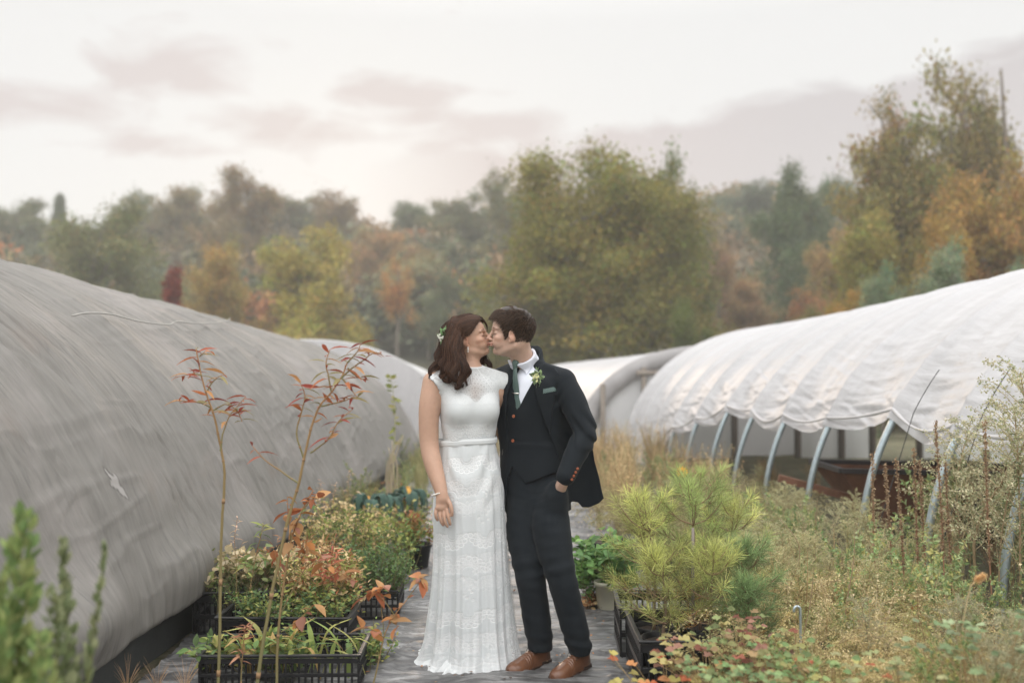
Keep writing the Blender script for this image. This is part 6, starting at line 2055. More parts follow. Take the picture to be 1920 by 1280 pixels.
# left crates
xL = lambda px, Y: G2(px, Y)
crate((xL(535, 4.66), 4.74, .01), .72, .36, .17, R(1), 'black crate cut by the bottom edge of the picture, full of blade leaved plants')
crate((xL(548, 5.22), 5.22, .01), .66, .36, .22, R(-1), 'black crate of mixed seedlings right behind the one cut by the bottom edge')
crate((xL(500, 5.62), 5.66, .01), .72, .36, .25, R(3), 'black crate of pale papery plants against the shade cloth')
crate((xL(697, 6.02), 6.10, .01), .34, .46, .17, R(2), 'black crate holding a dense green bush, left of the bride')
crate((xL(640, 6.9), 6.8, .01), .50, .36, .20, R(4), 'black crate farthest up the left side of the path')
for k, (px, Y, z, w, d, h, n, cols, size, lab, tm, stn) in enumerate([
    (500, 4.74, .08, .62, .28, .15, 420, GRN + YGR, .05, 'low seedlings in the front left crate', lt5, 30),
    (545, 5.22, .14, .62, .32, .20, 2200, GRN + YGR + DGN, .026, 'mixed small leaved seedlings in the second left crate', lt5, 60),
    (475, 5.62, .20, .55, .28, .26, 750, [(.36, .31, .21), (.32, .26, .16), (.38, .33, .24), (.17, .20, .08), (.13, .17, .07)], .045, 'pale papery leaved plant in the left crate beside the shade cloth', ltr, 40),
    (455, 5.5, .16, .30, .25, .20, 800, GRN + DGN, .020, 'fine dark green herb at the rear left crate corner', ltw, 40),
    (600, 5.45, .14, .40, .30, .36, 2200, TAN + YGR + [(.30, .12, .06)], .030, 'tan and straw coloured dried plants in the middle left crates', lt5, 60),
    (560, 5.85, .18, .45, .25, .32, 900, RUS + TAN, .045, 'russet leaved seedlings behind the papery plants', ltw, 30),
    (690, 6.05, .12, .50, .46, .30, 3200, DGN + GRN, .024, 'dense dark green bush filling the crate left of the bride', lt5, 90),
    (640, 6.75, .14, .55, .40, .42, 1500, YGR + TAN + GRN, .032, 'yellow green straggly plants behind the dense bush', lt5, 70),
    (735, 7.1, .05, .45, .5, .38, 1200, YGR + GRN, .034, 'yellow green plants on the path edge beside the small black pot', lt5, 60),
    (640, 8.2, .0, .8, .9, .42, 1800, YGR + TAN, .034, 'straw coloured weeds along the foot of the shade house', lt5, 90),
    (745, 9.2, .0, .7, .9, .38, 1500, YGR + RUS + GRN, .036, 'reddish green weeds beyond the kale on the left', lt5, 80),
    (690, 4.95, .0, .16, .3, .22, 420, YGR + GRN, .030, 'small lime green seedling at the corner of the second crate', lt5, 16),
    ]):
    bushy((G2(px, Y), Y, z), w, d, h, n, cols, size, lab, 'plant', 100 + k, tmpl=tm, stems=stn)
# kale with drooping blue green leaves
def kale(px, Y, h, seed, label):
    r = np.random.RandomState(seed); e = empty('kale_plant', (G2(px, Y), Y, 0), label, 'plant')
    M().add(*tube([[0, 0, 0], [.01, 0, h * .5], [0, 0, h]], [.014, .012, .008], 6), c=(.20, .16, .10)).obj('stem', m_twig, e)
    g = M()
    for k in range(15):
        a = k * 2.4; L = r.uniform(.22, .34); el_ = r.uniform(.9, 1.25)
        p = spline([[0, 0, h * .85], [math.cos(a) * .07, math.sin(a) * .07, h * .85 + L * .45], [math.cos(a) * .13, math.sin(a) * .13, h * .85 + L * .5], [math.cos(a) * .165, math.sin(a) * .165, h * .85 + L * .2], [math.cos(a) * .16, math.sin(a) * .16, h * .85 - L * .12]], 14)
        wv = .030 * np.sin(np.linspace(.15, 3.0, 14)) * (1 + .3 * np.sin(np.arange(14) * 2.6))
        sd_ = nrm(np.cross(np.gradient(p, axis=0), [math.cos(a), math.sin(a), .3])) 
        V = np.stack([p + sd_ * wv[:, None] - [0, 0, .006], p, p - sd_ * wv[:, None] - [0, 0, .006]], 1)
        c = np.array((.045, .085, .070)) * r.uniform(.6, 1.3)
        if k == 6: c = np.array((.50, .27, .06))
        g.add(V, grid_faces(14, 3), c)
    g.obj('leaf', m_leaf, e)
kale(694, 8.3, .34, 1, 'dark blue green kale standing against the shade cloth')
kale(768, 8.9, .30, 2, 'blue green kale with one yellow leaf just left of the bride')
kale(722, 8.7, .26, 3, 'low dark kale between the other two kale plants')
# dead stalks near the end of the shade house
e = empty('dead_stalk', (G2(738, 9.1), 9.1, 0), 'tall dry brown stalk bundle beside the kale', 'plant')
r = np.random.RandomState(2); g = M()
for k in range(7):
    g.add(*tube(spline([[r.normal() * .03, r.normal() * .03, 0], [r.normal() * .03, 0, .55], [r.normal() * .04, 0, r.uniform(.7, 1.05)]], 8), np.linspace(.010, .004, 8), 5), c=(.30, .25, .17))
g.obj('stem', m_twig, e)
e = empty('weed', (G2(745, 9.6), 9.6, 0), 'tall thin weed with sparse green leaves before the white film house', 'plant')
p = spline([[0, 0, 0], [-.03, 0, .6], [-.02, 0, 1.1], [-.07, 0, 1.42]], 20)
M().add(*tube(p, np.linspace(.008, .002, 20), 5), c=(.28, .27, .14)).obj('stem', m_twig, e)
g = M(); i = r.uniform(8, 19, 34); P0 = np.stack([np.interp(i, range(20), p[:, q]) for q in range(3)], 1)
leaves(g, P0, nrm(r.normal(size=(34, 3)) * [1, 1, .3]), r.uniform(.04, .075, 34), np.array([YGR[q % 3] for q in range(34)]) * .8, lt5, r)
g.obj('foliage', m_leaf, e)
# pots on the left and right of the path
pot((G2(783, 7.35), 7.35, .012), .105, .19, m_black, 'small black pot on the path edge just left of the bride')
bushy((G2(783, 7.35), 7.35, .18), .24, .2, .24, 520, YGR + RUS, .038, 'yellowing plant in the small black pot left of the bride', 'plant', 130, stems=18)
pot((G2(1140, 7.9), 7.9, .012), .17, .12, m_black, 'low wide black pot on the path right of the groom')
pot((G2(1137, 6.10), 6.10, .012), .075, .18, m_cream, 'cream coloured pot between the groom and the pine seedlings')
bushy((G2(1133, 6.3), 6.3, .03), .36, .5, .40, 900, [(.10, .19, .06), (.13, .22, .07), (.08, .15, .06)], .055, 'bright green leafy plant around the cream pot', 'plant', 131, stems=34, tmpl=leaf_t(.38, .3, .15, 5))
bushy((G2(1145, 7.0), 7.0, .0), .25, .4, .22, 380, [(.12, .18, .06), (.20, .20, .07)], .05, 'low green plant beyond the cream pot', 'plant', 132, stems=16, tmpl=ltr)
bushy((G2(1100, 6.2), 6.2, .0), .16, .3, .10, 160, RUS + TAN, .045, 'brown leaf litter and seedlings at the edge of the path by the cream pot', 'plant', 133, stems=14)

# blade leaved plants in the front crate
e = empty('blade_plant', (G2(560, 4.72), 4.72, .06), 'yellow green strap leaved plants arching over the front left crate', 'plant')
r = np.random.RandomState(14); g = M()
for k in range(44):
    b0 = np.array([r.uniform(-.30, .33), r.uniform(-.12, .12), 0]); a = r.uniform(0, 6.28); L = r.uniform(.14, .30)
    dd = np.array([math.cos(a), math.sin(a) * .5, 0])
    p = spline([b0, b0 + dd * L * .25 + [0, 0, L * .6], b0 + dd * L * .75 + [0, 0, L * r.uniform(.45, .95)]], 10)
    wv = r.uniform(.008, .017) * np.sin(np.linspace(.35, 3.1, 10)); sd_ = nrm(np.cross(np.gradient(p, axis=0), dd + [0, 0, .3]))
    c = np.array([(.20, .26, .08), (.28, .28, .10), (.34, .24, .10), (.14, .21, .08)][r.randint(4)]) * r.uniform(.7, 1.2)
    g.add(np.stack([p + sd_ * wv[:, None] + [0, 0, .003], p, p - sd_ * wv[:, None] + [0, 0, .003]], 1), grid_faces(10, 3), c)
g.obj('foliage', m_leaf, e)

# tall willow leaved stems in front of the shade house (red autumn leaves)
def stem_plant(Y, path, branches, label, cat='plant', seed=1, r0=.0085, cols=None, name='tall_weed', leafL=.075, per=9, tm=ltw, droop=-.2):
    """path and branches traced as pixels at depth Y; real tapered stems with leaves"""
    r = np.random.RandomState(seed)
    o = P(path[0][0], path[0][1], Y) ; o[2] = 0
    e = empty(name, o, label, cat)
    st = M(); lf = M(); fork = M()
    cols = cols or [(.21, .055, .03), (.27, .095, .04), (.19, .045, .035), (.30, .16, .07), (.17, .15, .07)]
    def run(pp, ra, rb_, leafy, dy=0.):
        w_ = np.array([P(q[0], q[1], Y + (q[2] if len(q) > 2 else 0) + dy) for q in pp]) - o
        s_ = spline(w_, max(10, 6 * len(pp))); n = len(s_)
        jit = np.cumsum(r.normal(size=(n, 3)) * .0006, 0)
        s_ = s_ + jit
        c = np.outer(1 - np.linspace(0, 1, n), (.15, .145, .065)) + np.outer(np.linspace(0, 1, n), (.30, .15, .07))
        V, f_ = tube(s_, np.linspace(ra, rb_, n), 6, cap=False)
        st.add(V, f_, np.repeat(c, 6, 0))
        for k in range(3, n - 2, 7): 
            V, f_ = tube(np.array([s_[k], s_[k] + (s_[k + 1] - s_[k]) * .5]), np.interp(k, [0, n], [ra, rb_]) * 1.25, 6); st.add(V, f_, (.24, .15, .08))
        if leafy:
            a0, cnt = leafy
            i = np.linspace(a0, 1, cnt) * (n - 1)
            P0 = np.stack([np.interp(i, range(n), s_[:, q]) for q in range(3)], 1)
            ang = np.arange(cnt) * 2.4 + r.uniform(0, 6)
            d_ = np.stack([np.cos(ang), np.sin(ang) * .8, r.uniform(droop, .75, cnt)], 1)
            cc = np.array([cols[q] for q in r.randint(0, len(cols), cnt)]) * r.uniform(.75, 1.25, (cnt, 1))
            leaves(lf, P0, d_, leafL * r.uniform(.5, 1.35, cnt), cc, tm, r, up=np.array([[0, 0, 1.]]) + r.normal(size=(cnt, 3)) * .4)
    run(path, r0, r0 * .35, (.62, per))
    for b_ in branches: run(b_[0], r0 * .5, r0 * .2, (b_[1], b_[2]), b_[3] if len(b_) > 3 else 0)
    st.obj('stem', m_twig, e); lf.obj('foliage', m_leaf, e)
    return e
stem_plant(4.15, [(413, 1330), (416, 1180), (418, 1020), (424, 900), (418, 850), (408, 800), (398, 765), (386, 730), (376, 690), (370, 655)],
           [([(414, 845), (420, 810), (432, 780), (445, 762), (462, 742)], .35, 12, -.03), ([(398, 765), (378, 756), (356, 752), (330, 750)], .3, 9, .02), ([(388, 735), (402, 712), (418, 702)], .3, 7),
            ([(379, 704), (360, 700), (338, 706)], .3, 7, -.02), ([(400, 770), (424, 758), (446, 770), (456, 790)], .4, 10, .03), ([(374, 668), (384, 660)], .2, 4)],
           'tall stem with curled red leaves, left one of the pair before the shade house', seed=3, per=16, r0=.0068)
stem_plant(4.05, [(480, 1330), (498, 1190), (522, 1060), (545, 960), (560, 905), (572, 850), (584, 800), (600, 762), (622, 735), (640, 708), (652, 680)],
           [([(583, 848), (600, 836), (618, 820), (628, 798), (640, 782), (658, 768)], .3, 14, -.03), ([(570, 860), (556, 810), (566, 770), (570, 740), (560, 715)], .45, 15, .02), ([(560, 905), (530, 885), (495, 862), (472, 835)], .75, 4, -.05),
            ([(622, 735), (616, 705), (612, 680), (618, 655)], .3, 10, .03), ([(640, 708), (660, 690), (684, 672), (705, 660), (722, 668)], .3, 12), ([(652, 680), (668, 660), (676, 642)], .2, 8, -.03),
            ([(600, 762), (640, 752), (662, 742)], .3, 8, .04), ([(652, 690), (672, 708), (690, 712)], .3, 7, .02), ([(640, 708), (655, 725), (672, 745)], .3, 9, -.02)],
           'tall leaning stem with many branches of red willow leaves before the shade house', seed=4, per=18, r0=.0078)
# shrub with hanging orange leaves
OC = [(.27, .115, .05), (.30, .14, .055), (.22, .08, .04), (.29, .17, .08), (.25, .12, .085)]
lto = leaf_t(.30, .25, .22, 6)
stem_plant(4.45, [(523, 1330), (524, 1230), (528, 1150), (536, 1080), (548, 1010), (566, 960), (588, 920)],
           [([(528, 1150), (560, 1090), (590, 1050), (630, 1065), (665, 1085)], .5, 9, .02), ([(548, 1010), (542, 970), (540, 930)], .3, 9), ([(566, 960), (584, 935), (598, 930)], .4, 7, -.02), ([(536, 1080), (572, 1040), (580, 1010)], .4, 8, .03),
            ([(530, 1180), (560, 1160), (590, 1130)], .4, 6, -.03), ([(530, 1110), (524, 1060), (518, 1030)], .5, 5, .02)],
           'purple stemmed shrub with hanging orange brown leaves over the left crates', seed=5, cols=OC, leafL=.064, tm=lto, per=14, name='orange_shrub', r0=.007, droop=-1.4)
stem_plant(4.3, [(690, 1330), (706, 1260), (722, 1190), (742, 1150), (765, 1120)],
           [([(722, 1190), (700, 1175), (680, 1172)], .3, 5), ([(742, 1150), (720, 1120), (700, 1105), (684, 1118)], .4, 7, .02), ([(765, 1120), (790, 1085), (784, 1082)], .4, 8), ([(735, 1160), (750, 1168)], .3, 3, -.02), ([(722, 1185), (716, 1110), (722, 1095)], .6, 5, .03)],
           'thin red twig with orange leaves hanging beside the bride hem', seed=6, cols=OC, leafL=.066, tm=lto, per=6, name='orange_shrub', r0=.0045, droop=-1.2)
# red seedling whorls and others in the crates
stem_plant(5.3, [(615, 1180), (617, 1120), (622, 1070), (625, 1030)], [([(620, 1090), (640, 1075)], .2, 8), ([(620, 1085), (600, 1075)], .2, 8), ([(624, 1045), (634, 1032)], .2, 6)],
           'small seedling with whorls of dark red leaves in the middle left crates', seed=7, cols=[(.26, .07, .05), (.32, .12, .07)], leafL=.07, per=18, name='red_seedling', r0=.0035)
stem_plant(4.5, [(455, 1300), (458, 1240), (462, 1190), (466, 1170)], [([(458, 1240), (450, 1210)], .2, 6)], 'withered brown seedling in the front left crate', seed=8, cols=[(.22, .10, .06), (.30, .16, .10)], leafL=.06, per=22, name='withered_seedling', r0=.004)
stem_plant(5.2, [(468, 1180), (470, 1120), (478, 1060), (492, 1000), (496, 980)], [([(474, 1090), (462, 1060), (450, 1050)], .3, 8), ([(476, 1080), (492, 1050), (505, 1045)], .3, 8)], 'slender green weed with tiny white flower tips beside the papery plants', seed=9, cols=YGR + GRN, leafL=.06, per=20, name='slender_weed', r0=.003)
for k, (px, Y, yt, sd) in enumerate([(445, 5.3, 970, 1), (600, 7.6, 900, 2), (655, 7.9, 880, 3), (628, 7.2, 905, 4)]):
    stem_plant(Y, [(px, 1150), (px + 2, 1060), (px - 2, yt + 40), (px + 3, yt)], [([(px, yt + 80), (px + 14, yt + 40)], .3, 5), ([(px, yt + 70), (px - 12, yt + 40)], .3, 5)],
               ['pale pink tipped foxtail stem by the papery plants', 'thin straw stem before the far part of the shade cloth', 'taller straw stem nearest the kale', 'leaning straw stem behind the dense green bush'][k], seed=20 + sd, cols=[(.50, .34, .26), (.40, .30, .18)], leafL=.035, per=14, name='straw_stem', r0=.0025)

# strong green weeds close to the lens at the lower left
def spire(px, Y, ytop, seed, label, cols, h0=0.0, n=420, leafL=.06, wd=.10, name='leafy_weed'):
    r = np.random.RandomState(seed); o = P(px, 1200, Y); o[2] = h0
    top = CAMH + (HORY - ytop) / FPX * Y
    e = empty(name, o, label, 'plant')
    p = spline([[0, 0, -.0], [r.normal() * .02, 0, (top - h0) * .5], [r.normal() * .03, 0, top - h0]], 30)
    M().add(*tube(p, np.linspace(.007, .002, 30), 5), c=(.16, .17, .07)).obj('stem', m_twig, e)
    g = M(); i = r.uniform(3, 29, n); P0 = np.stack([np.interp(i, range(30), p[:, q]) for q in range(3)], 1)
    f = 1 - (i / 29)[:, None]
    off = nrm(r.normal(size=(n, 3)) * [1, 1, .35]) * (wd * r.uniform(.1, 1, (n, 1)) * (.18 + f))
    c = np.array([cols[q] for q in r.randint(0, len(cols), n)]) * r.uniform(.7, 1.35, (n, 1))
    leaves(g, P0 + off, nrm(off + [0, 0, .04]), leafL * r.uniform(.6, 1.2, n) * (.5 + .6 * f[:, 0]), c, lt5, r)
    g.obj('foliage', m_leaf, e)
    return e
LG_ = [(.11, .17, .065), (.16, .21, .08), (.21, .24, .10)]
for k, (px, Y, yt, lab, n, wd) in enumerate([(48, 2.35, 960, 'tall bright green weed at the left edge close to the viewer', 500, .10), (10, 2.3, 1085, 'blurred green weed cut by the left edge', 500, .10), (112, 2.45, 1100, 'blurred leafy weed right of the tallest one at lower left', 420, .09),
        (140, 2.5, 1018, 'blurred grey green weed with a double tip at lower left', 420, .05), (172, 2.5, 1020, 'thin blurred weed tip at the right of the lower left clump', 220, .03), (75, 2.25, 1190, 'low blurred yellow green weed in the lower left corner', 420, .12)]):
    spire(px, Y, yt, 40 + k, lab, LG_ if k in (0, 1, 5) else [(.15, .18, .10), (.20, .22, .13), (.11, .14, .07)], n=n, wd=wd, leafL=.07 if k < 2 else .05)
# small dry tufts on the dark ground under the hem
for k, px in enumerate((245, 300, 352)):
    r = np.random.RandomState(60 + k); o = P(px, 1290, 4.5); o[2] = 0
    e = empty('dry_tuft', o, ['dry tan tuft at the foot of the shade house, left one of three', 'dry tan tuft, middle one of three under the hem of the shade cloth', 'dry tan tuft nearest the crates under the hem of the shade cloth'][k], 'plant')
    g = M()
    for q in range(26):
        a = r.uniform(0, 6.28); L = r.uniform(.08, .2)
        g.add(*tube(spline([[0, 0, 0], [math.cos(a) * .02, math.sin(a) * .02, L * .6], [math.cos(a) * .06, math.sin(a) * .05, L]], 5), [.0016, .0014, .001, .0008, .0004], 3, cap=False), c=np.array((.42, .28, .17)) * r.uniform(.6, 1.2))
    g.obj('blade', m_twig, e)
# ------------------------------------------------------------------ pine seedlings in crates, right of the path
crate((.83, 4.78, .012), .50, .575, .25, R(0), 'black crate of potted pine seedlings nearest the viewer on the right')
crate((.80, 5.30, .012), .48, .42, .25, R(-2), 'black crate of potted pine seedlings behind the nearest one on the right')
NT_ = (np.array([[0, .0, 0], [.5, .011, .004], [1, 0, 0], [.5, -.011, -.004]]), [np.array([[0, 1, 2, 3]])])
def pine(x, Y, h, lean, seed, tone, label, rp=.095, zb=.03):
    r = np.random.RandomState(seed)
    pt_ = pot((x, Y, zb), rp, .19, m_black, 'pot of the ' + label, group=None)
    o = np.array([x, Y, zb + .16]); e = empty('pine_seedling', o, label, 'pine seedling')
    st = M(); nd = M()
    tip = np.array([lean[0], lean[1], h])
    p = spline([[0, 0, 0], tip * .5 + [r.normal() * .015, r.normal() * .015, 0], tip], 24)
    st.add(*tube(p, np.linspace(.0095, .003, 24), 6), c=(.16, .11, .075))
    Y1 = {'y': (.31, .33, .12), 'g': (.115, .17, .075), 'm': (.20, .25, .095)}[tone]
    P0 = []; D0 = []; Cc = []; Ln = []
    def tuft(c, d, n, L, age_shade):
        dd = nrm(d[None] * r.uniform(.2, 1.2, (n, 1)) + nrm(r.normal(size=(n, 3))) * .75)
        P0.append(np.repeat(c[None], n, 0) + r.normal(size=(n, 3)) * .006 + d * r.uniform(-.05, .02, (n, 1)))
        D0.append(dd); Ln.append(L * r.uniform(.7, 1.1, n))
        base = np.array(Y1) if age_shade < .75 else np.array((.46, .24, .08))
        tn = r.uniform(.62, 1.3) * (1.25 if age_shade < .05 else .8)
        Cc.append(base * tn * (.60 if .3 < age_shade < .75 else 1.0) * r.uniform(.6, 1.4, (n, 1)) * [1, 1, 1])  # tip tufts lighter, inner tufts darker: light and shade put into needle colour
    for wz in (.24, .50, .74, .88):
        k0 = int(wz * 23); nb_ = r.randint(4, 6) if wz < .8 else 3
        for b_ in range(nb_):
            a = b_ / nb_ * 6.28 + r.uniform(-.5, .5); L = h * (.50 - .36 * wz) * r.uniform(.75, 1.15)
            up_ = .35 + .5 * wz
            q = spline([p[k0], p[k0] + np.array([math.cos(a), math.sin(a), up_ * .6]) * L * .5, p[k0] + np.array([math.cos(a), math.sin(a), up_ * 1.1]) * L], 12)
            st.add(*tube(q, np.linspace(.0042, .002, 12), 5, cap=False), c=(.20, .13, .08))
            for j in (6, 9, 11):
                d = nrm(q[min(j + 1, 11)] - q[j - 1])
                tuft(q[j], d, 64 if j == 11 else 26, .082, (1 - j / 11) + (.45 if wz < .45 and r.rand() < .5 else 0))
            if r.rand() < .6:
                s0 = q[6]; s1 = s0 + np.array([math.cos(a + .8), math.sin(a + .8), .5]) * L * .35
                st.add(*tube(np.array([s0, s1]), [.003, .002], 5), c=(.20, .13, .08)); tuft(s1, nrm(s1 - s0), 60, .075, 0)
    for j in list(range(8, 18, 2)) + list(range(18, 24)): tuft(p[j], nrm(p[min(j + 1, 23)] - p[j - 1]), 40, .070, 0 if j > 14 else .4)
    tuft(p[-1], np.array([0, 0, 1.]), 90, .08, 0)
    P0 = np.concatenate(P0); D0 = np.concatenate(D0); Cc = np.concatenate(Cc); Ln = np.concatenate(Ln)
    m = len(P0)
    V, f_, C = instances(NT_[0] * [1, 1.15, 1], NT_[1], frames(D0, rnd=r) * Ln[:, None, None] * np.array([1, 1, 1]), P0, np.clip(Cc, 0, .6))
    nd.add(V, f_, C)
    st.obj('stem', m_twig, e); nd.obj('needles', m_leaf, e, smooth=False)
pine(.71, 4.74, .42, (-.02, 0), 1, 'y', 'low yellow pine seedling at the front left corner of the nearest crate')
pine(.93, 4.70, .44, (.02, .0), 2, 'y', 'round yellow pine seedling at the front right of the nearest crate')
pine(.70, 4.95, .66, (-.05, 0), 3, 'y', 'tall yellow green pine seedling leaning over the path')
pine(.93, 4.95, .70, (-.04, .02), 4, 'm', 'tall mid green pine seedling in the middle of the crates')
pine(.71, 5.22, .56, (-.03, .0), 5, 'y', 'yellow pine seedling at the rear left beside the cream pot')
pine(.92, 5.28, .74, (.08, .0), 6, 'm', 'tallest pine seedling with a long bare tip at the rear')
pine(1.10, 4.86, .44, (.04, 0), 7, 'g', 'dark green pine seedling at the right of the crates')
pine(1.10, 5.20, .60, (.06, 0), 8, 'y', 'yellow pine seedling at the rear right touching the weeds')
pine(1.08, 4.60, .30, (.0, -.02), 9, 'g', 'small dark green pine seedling low at the front right')
M().add(*tube([[.865, 4.80, .19], [.868, 4.80, .72]], [.009, .007], 8)).obj('plant_stake', m_wood, label='grey wooden stake standing among the pine seedlings', cat='stake')

# ------------------------------------------------------------------ weeds
def plume_tmpl(seed, kind):
    r = np.random.RandomState(seed); st = M(); g = M()
    p = spline([[0, 0, 0], [r.normal() * .03, 0, .4], [r.normal() * .05 + .03, 0, .75], [r.normal() * .05 + .08, 0, 1.0]], 24)
    st.add(*tube(p, np.linspace(.0065, .002, 24), 4, cap=False), c=(.20, .15, .09))
    if kind == 'plume':
        cols = [(.24, .245, .16), (.29, .28, .19), (.19, .215, .13), (.31, .295, .215)]
        for k in range(34):
            f = .28 + .72 * k / 34; i = f * 23; b0 = np.array([np.interp(i, range(24), p[:, q]) for q in range(3)])
            a = k * 2.4; L = (.34 * (1 - f) + .10) * r.uniform(.7, 1.2)
            q = spline([b0, b0 + np.array([math.cos(a) * .55, math.sin(a) * .55, .55]) * L, b0 + np.array([math.cos(a), math.sin(a), .62 + r.normal() * .15]) * L], 8)
            st.add(*tube(q, np.linspace(.0018, .0008, 8), 3, cap=False), c=(.28, .23, .14))
            n = 84; j = r.uniform(1, 7, n); P0 = np.stack([np.interp(j, range(8), q[:, w_]) for w_ in range(3)], 1) + r.normal(size=(n, 3)) * .008
            c = np.array([cols[w_] for w_ in r.randint(0, 4, n)]) * r.uniform(.7, 1.25, (n, 1))
            leaves(g, P0, r.normal(size=(n, 3)) + [0, 0, -.5], r.uniform(.0055, .0125, n), c, (LEAF_KITE[0] * [1, 1.5, 1], LEAF_KITE[1]), r)
        n = 90; j = r.uniform(2, 20, n); P0 = np.stack([np.interp(j, range(24), p[:, w_]) for w_ in range(3)], 1)
        leaves(g, P0, r.normal(size=(n, 3)) * [1, 1, .4], r.uniform(.018, .045, n), np.array([[.12, .15, .085]]) * r.uniform(.6, 1.5, (n, 1)), ltw, r)
    elif kind == 'leafy':
        cols = [(.11, .16, .07), (.16, .20, .10), (.20, .24, .13), (.25, .24, .10)]
        for k in range(14):
            a = k * 2.4; i = r.uniform(3, 18); b0 = np.array([np.interp(i, range(24), p[:, q]) for q in range(3)]); L = r.uniform(.25, .5)
            q = spline([b0, b0 + np.array([math.cos(a) * .35, math.sin(a) * .35, .6]) * L, b0 + np.array([math.cos(a) * .6, math.sin(a) * .6, 1.0]) * L], 8)
            st.add(*tube(q, np.linspace(.003, .001, 8), 3, cap=False), c=(.18, .18, .08))
            n = 46; j = r.uniform(1, 7, n); P0 = np.stack([np.interp(j, range(8), q[:, w_]) for w_ in range(3)], 1)
            leaves(g, P0, r.normal(size=(n, 3)) + [0, 0, .5], r.uniform(.025, .06, n), np.array([cols[w_] for w_ in r.randint(0, 4, n)]) * r.uniform(.7, 1.3, (n, 1)), LEAF_KITE if k % 2 else ltw, r)
    elif kind == 'dry':
        for k in range(60):
            a = r.uniform(0, 6.28); L = r.uniform(.4, 1.0); sp_ = r.uniform(.02, .3)
            q = spline([[r.normal() * .05, r.normal() * .05, 0], [math.cos(a) * sp_ * .4, math.sin(a) * sp_ * .4, L * .6], [math.cos(a) * sp_, math.sin(a) * sp_, L]], 6)
            c = np.array([(.36, .31, .20), (.31, .26, .17), (.25, .24, .14), (.27, .20, .13)][r.randint(4)]) * r.uniform(.7, 1.2)
            st.add(*tube(q, np.linspace(.003, .0012, 6), 3, cap=False), c=c)
            n = 10; j = r.uniform(3, 5, n); P0 = np.stack([np.interp(j, range(6), q[:, w_]) for w_ in range(3)], 1) + r.normal(size=(n, 3)) * .01
            leaves(g, P0, r.normal(size=(n, 3)) + [0, 0, .3], r.uniform(.012, .03, n), np.tile(c * 1.15, (n, 1)), LEAF_KITE, r)
    elif kind == 'feather':        # soft arching brown green sprays
        for k in range(26):
            a = r.uniform(0, 6.28); L = r.uniform(.7, 1.15)
            q = spline([[0, 0, 0], [math.cos(a) * .25 * L, math.sin(a) * .25 * L, .45 * L], [math.cos(a) * .6 * L, math.sin(a) * .6 * L, .60 * L], [math.cos(a) * .85 * L, math.sin(a) * .85 * L, .48 * L]], 14)
            st.add(*tube(q, np.linspace(.004, .001, 14), 3, cap=False), c=(.24, .19, .11))
            n = 230; j = r.uniform(3, 13, n); P0 = np.stack([np.interp(j, range(14), q[:, w_]) for w_ in range(3)], 1) + r.normal(size=(n, 3)) * .022
            c = np.array([(.27, .24, .13), (.33, .28, .17), (.20, .21, .10)][k % 3]) * r.uniform(.7, 1.25, (n, 1))
            leaves(g, P0, nrm(np.array([math.cos(a), math.sin(a), -.1])) + r.normal(size=(n, 3)) * .5, r.uniform(.009, .024, n), c, LEAF_KITE, r)
    return st, g
def merged(st, g):
    V = np.concatenate(st.v + g.v); C = np.concatenate(st.c + g.c)
    F_ = {}
    for q in st.f: F_.setdefault(q.shape[1], []).append(q)
    for q in g.f: F_.setdefault(q.shape[1], []).append(q + st.n)
    return V, [np.concatenate(v) for v in F_.values()], C
TP = {k: [merged(*plume_tmpl(s_, k)) for s_ in range(3)] for k in ('plume', 'leafy', 'dry', 'feather')}
def scatter(g, kind, pts, hs, r, tint=(1, 1, 1), wide=1.0):
    for (x, y), h in zip(pts, hs):
        V, f_, C = TP[kind][r.randint(3)]
        a = r.uniform(0, 6.28); ca, sa = math.cos(a), math.sin(a)
        Rz = np.array([[ca, -sa, 0], [sa, ca, 0], [0, 0, 1]]) * [h * wide, h * wide, h]
        lx, ly = r.normal() * .10, r.normal() * .10
        W_ = V @ Rz.T
        W_[:, 0] += lx * W_[:, 2]; W_[:, 1] += ly * W_[:, 2]
        g.add(W_ + [x, y, -.01], f_, np.clip(C * np.asarray(tint) * r.uniform(.8, 1.2), 0, .7))
r = np.random.RandomState(77)
def rnd_pts(n, x0, x1, y0, y1):
    return np.stack([r.uniform(x0, x1, n), r.uniform(y0, y1, n)], 1)
g = M()
# belt of weeds between crates and hoops
scatter(g, 'plume', rnd_pts(56, 1.35, 2.5, 5.0, 7.8), r.uniform(.38, .60, 56), r, (1.25, 1.22, 1.1))
scatter(g, 'leafy', rnd_pts(44, 1.35, 2.5, 4.6, 8.0), r.uniform(.30, .50, 44), r, (1.1, 1.15, 1.1))
scatter(g, 'plume', rnd_pts(26, 1.3, 2.5, 7.4, 10.5), r.uniform(.36, .55, 26), r, (1.2, 1.2, 1.1))
scatter(g, 'feather', rnd_pts(10, 1.35, 2.3, 4.3, 5.8), r.uniform(.45, .62, 10), r, (1.45, 1.4, 1.3))
scatter(g, 'leafy', rnd_pts(16, 2.85, 3.9, 4.9, 7.2), r.uniform(.5, .72, 16), r, (1.2, 1.25, 1.2))
scatter(g, 'plume', rnd_pts(16, 2.9, 4.0, 5.2, 7.2), r.uniform(.7, .95, 14), r, (1.25, 1.22, 1.15))
scatter(g, 'dry', rnd_pts(30, 1.8, 5.2, 6.6, 13.0), r.uniform(.25, .45, 30), r, (1, .85, .75))
scatter(g, 'dry', rnd_pts(14, 1.5, 3.0, 4.2, 7.0), r.uniform(.4, .7, 14), r)
g.obj('weeds', m_leaf, smooth=False, kind='stuff', label='tangle of seeding weeds and dry grass under the film house', cat='weeds')
g = M()
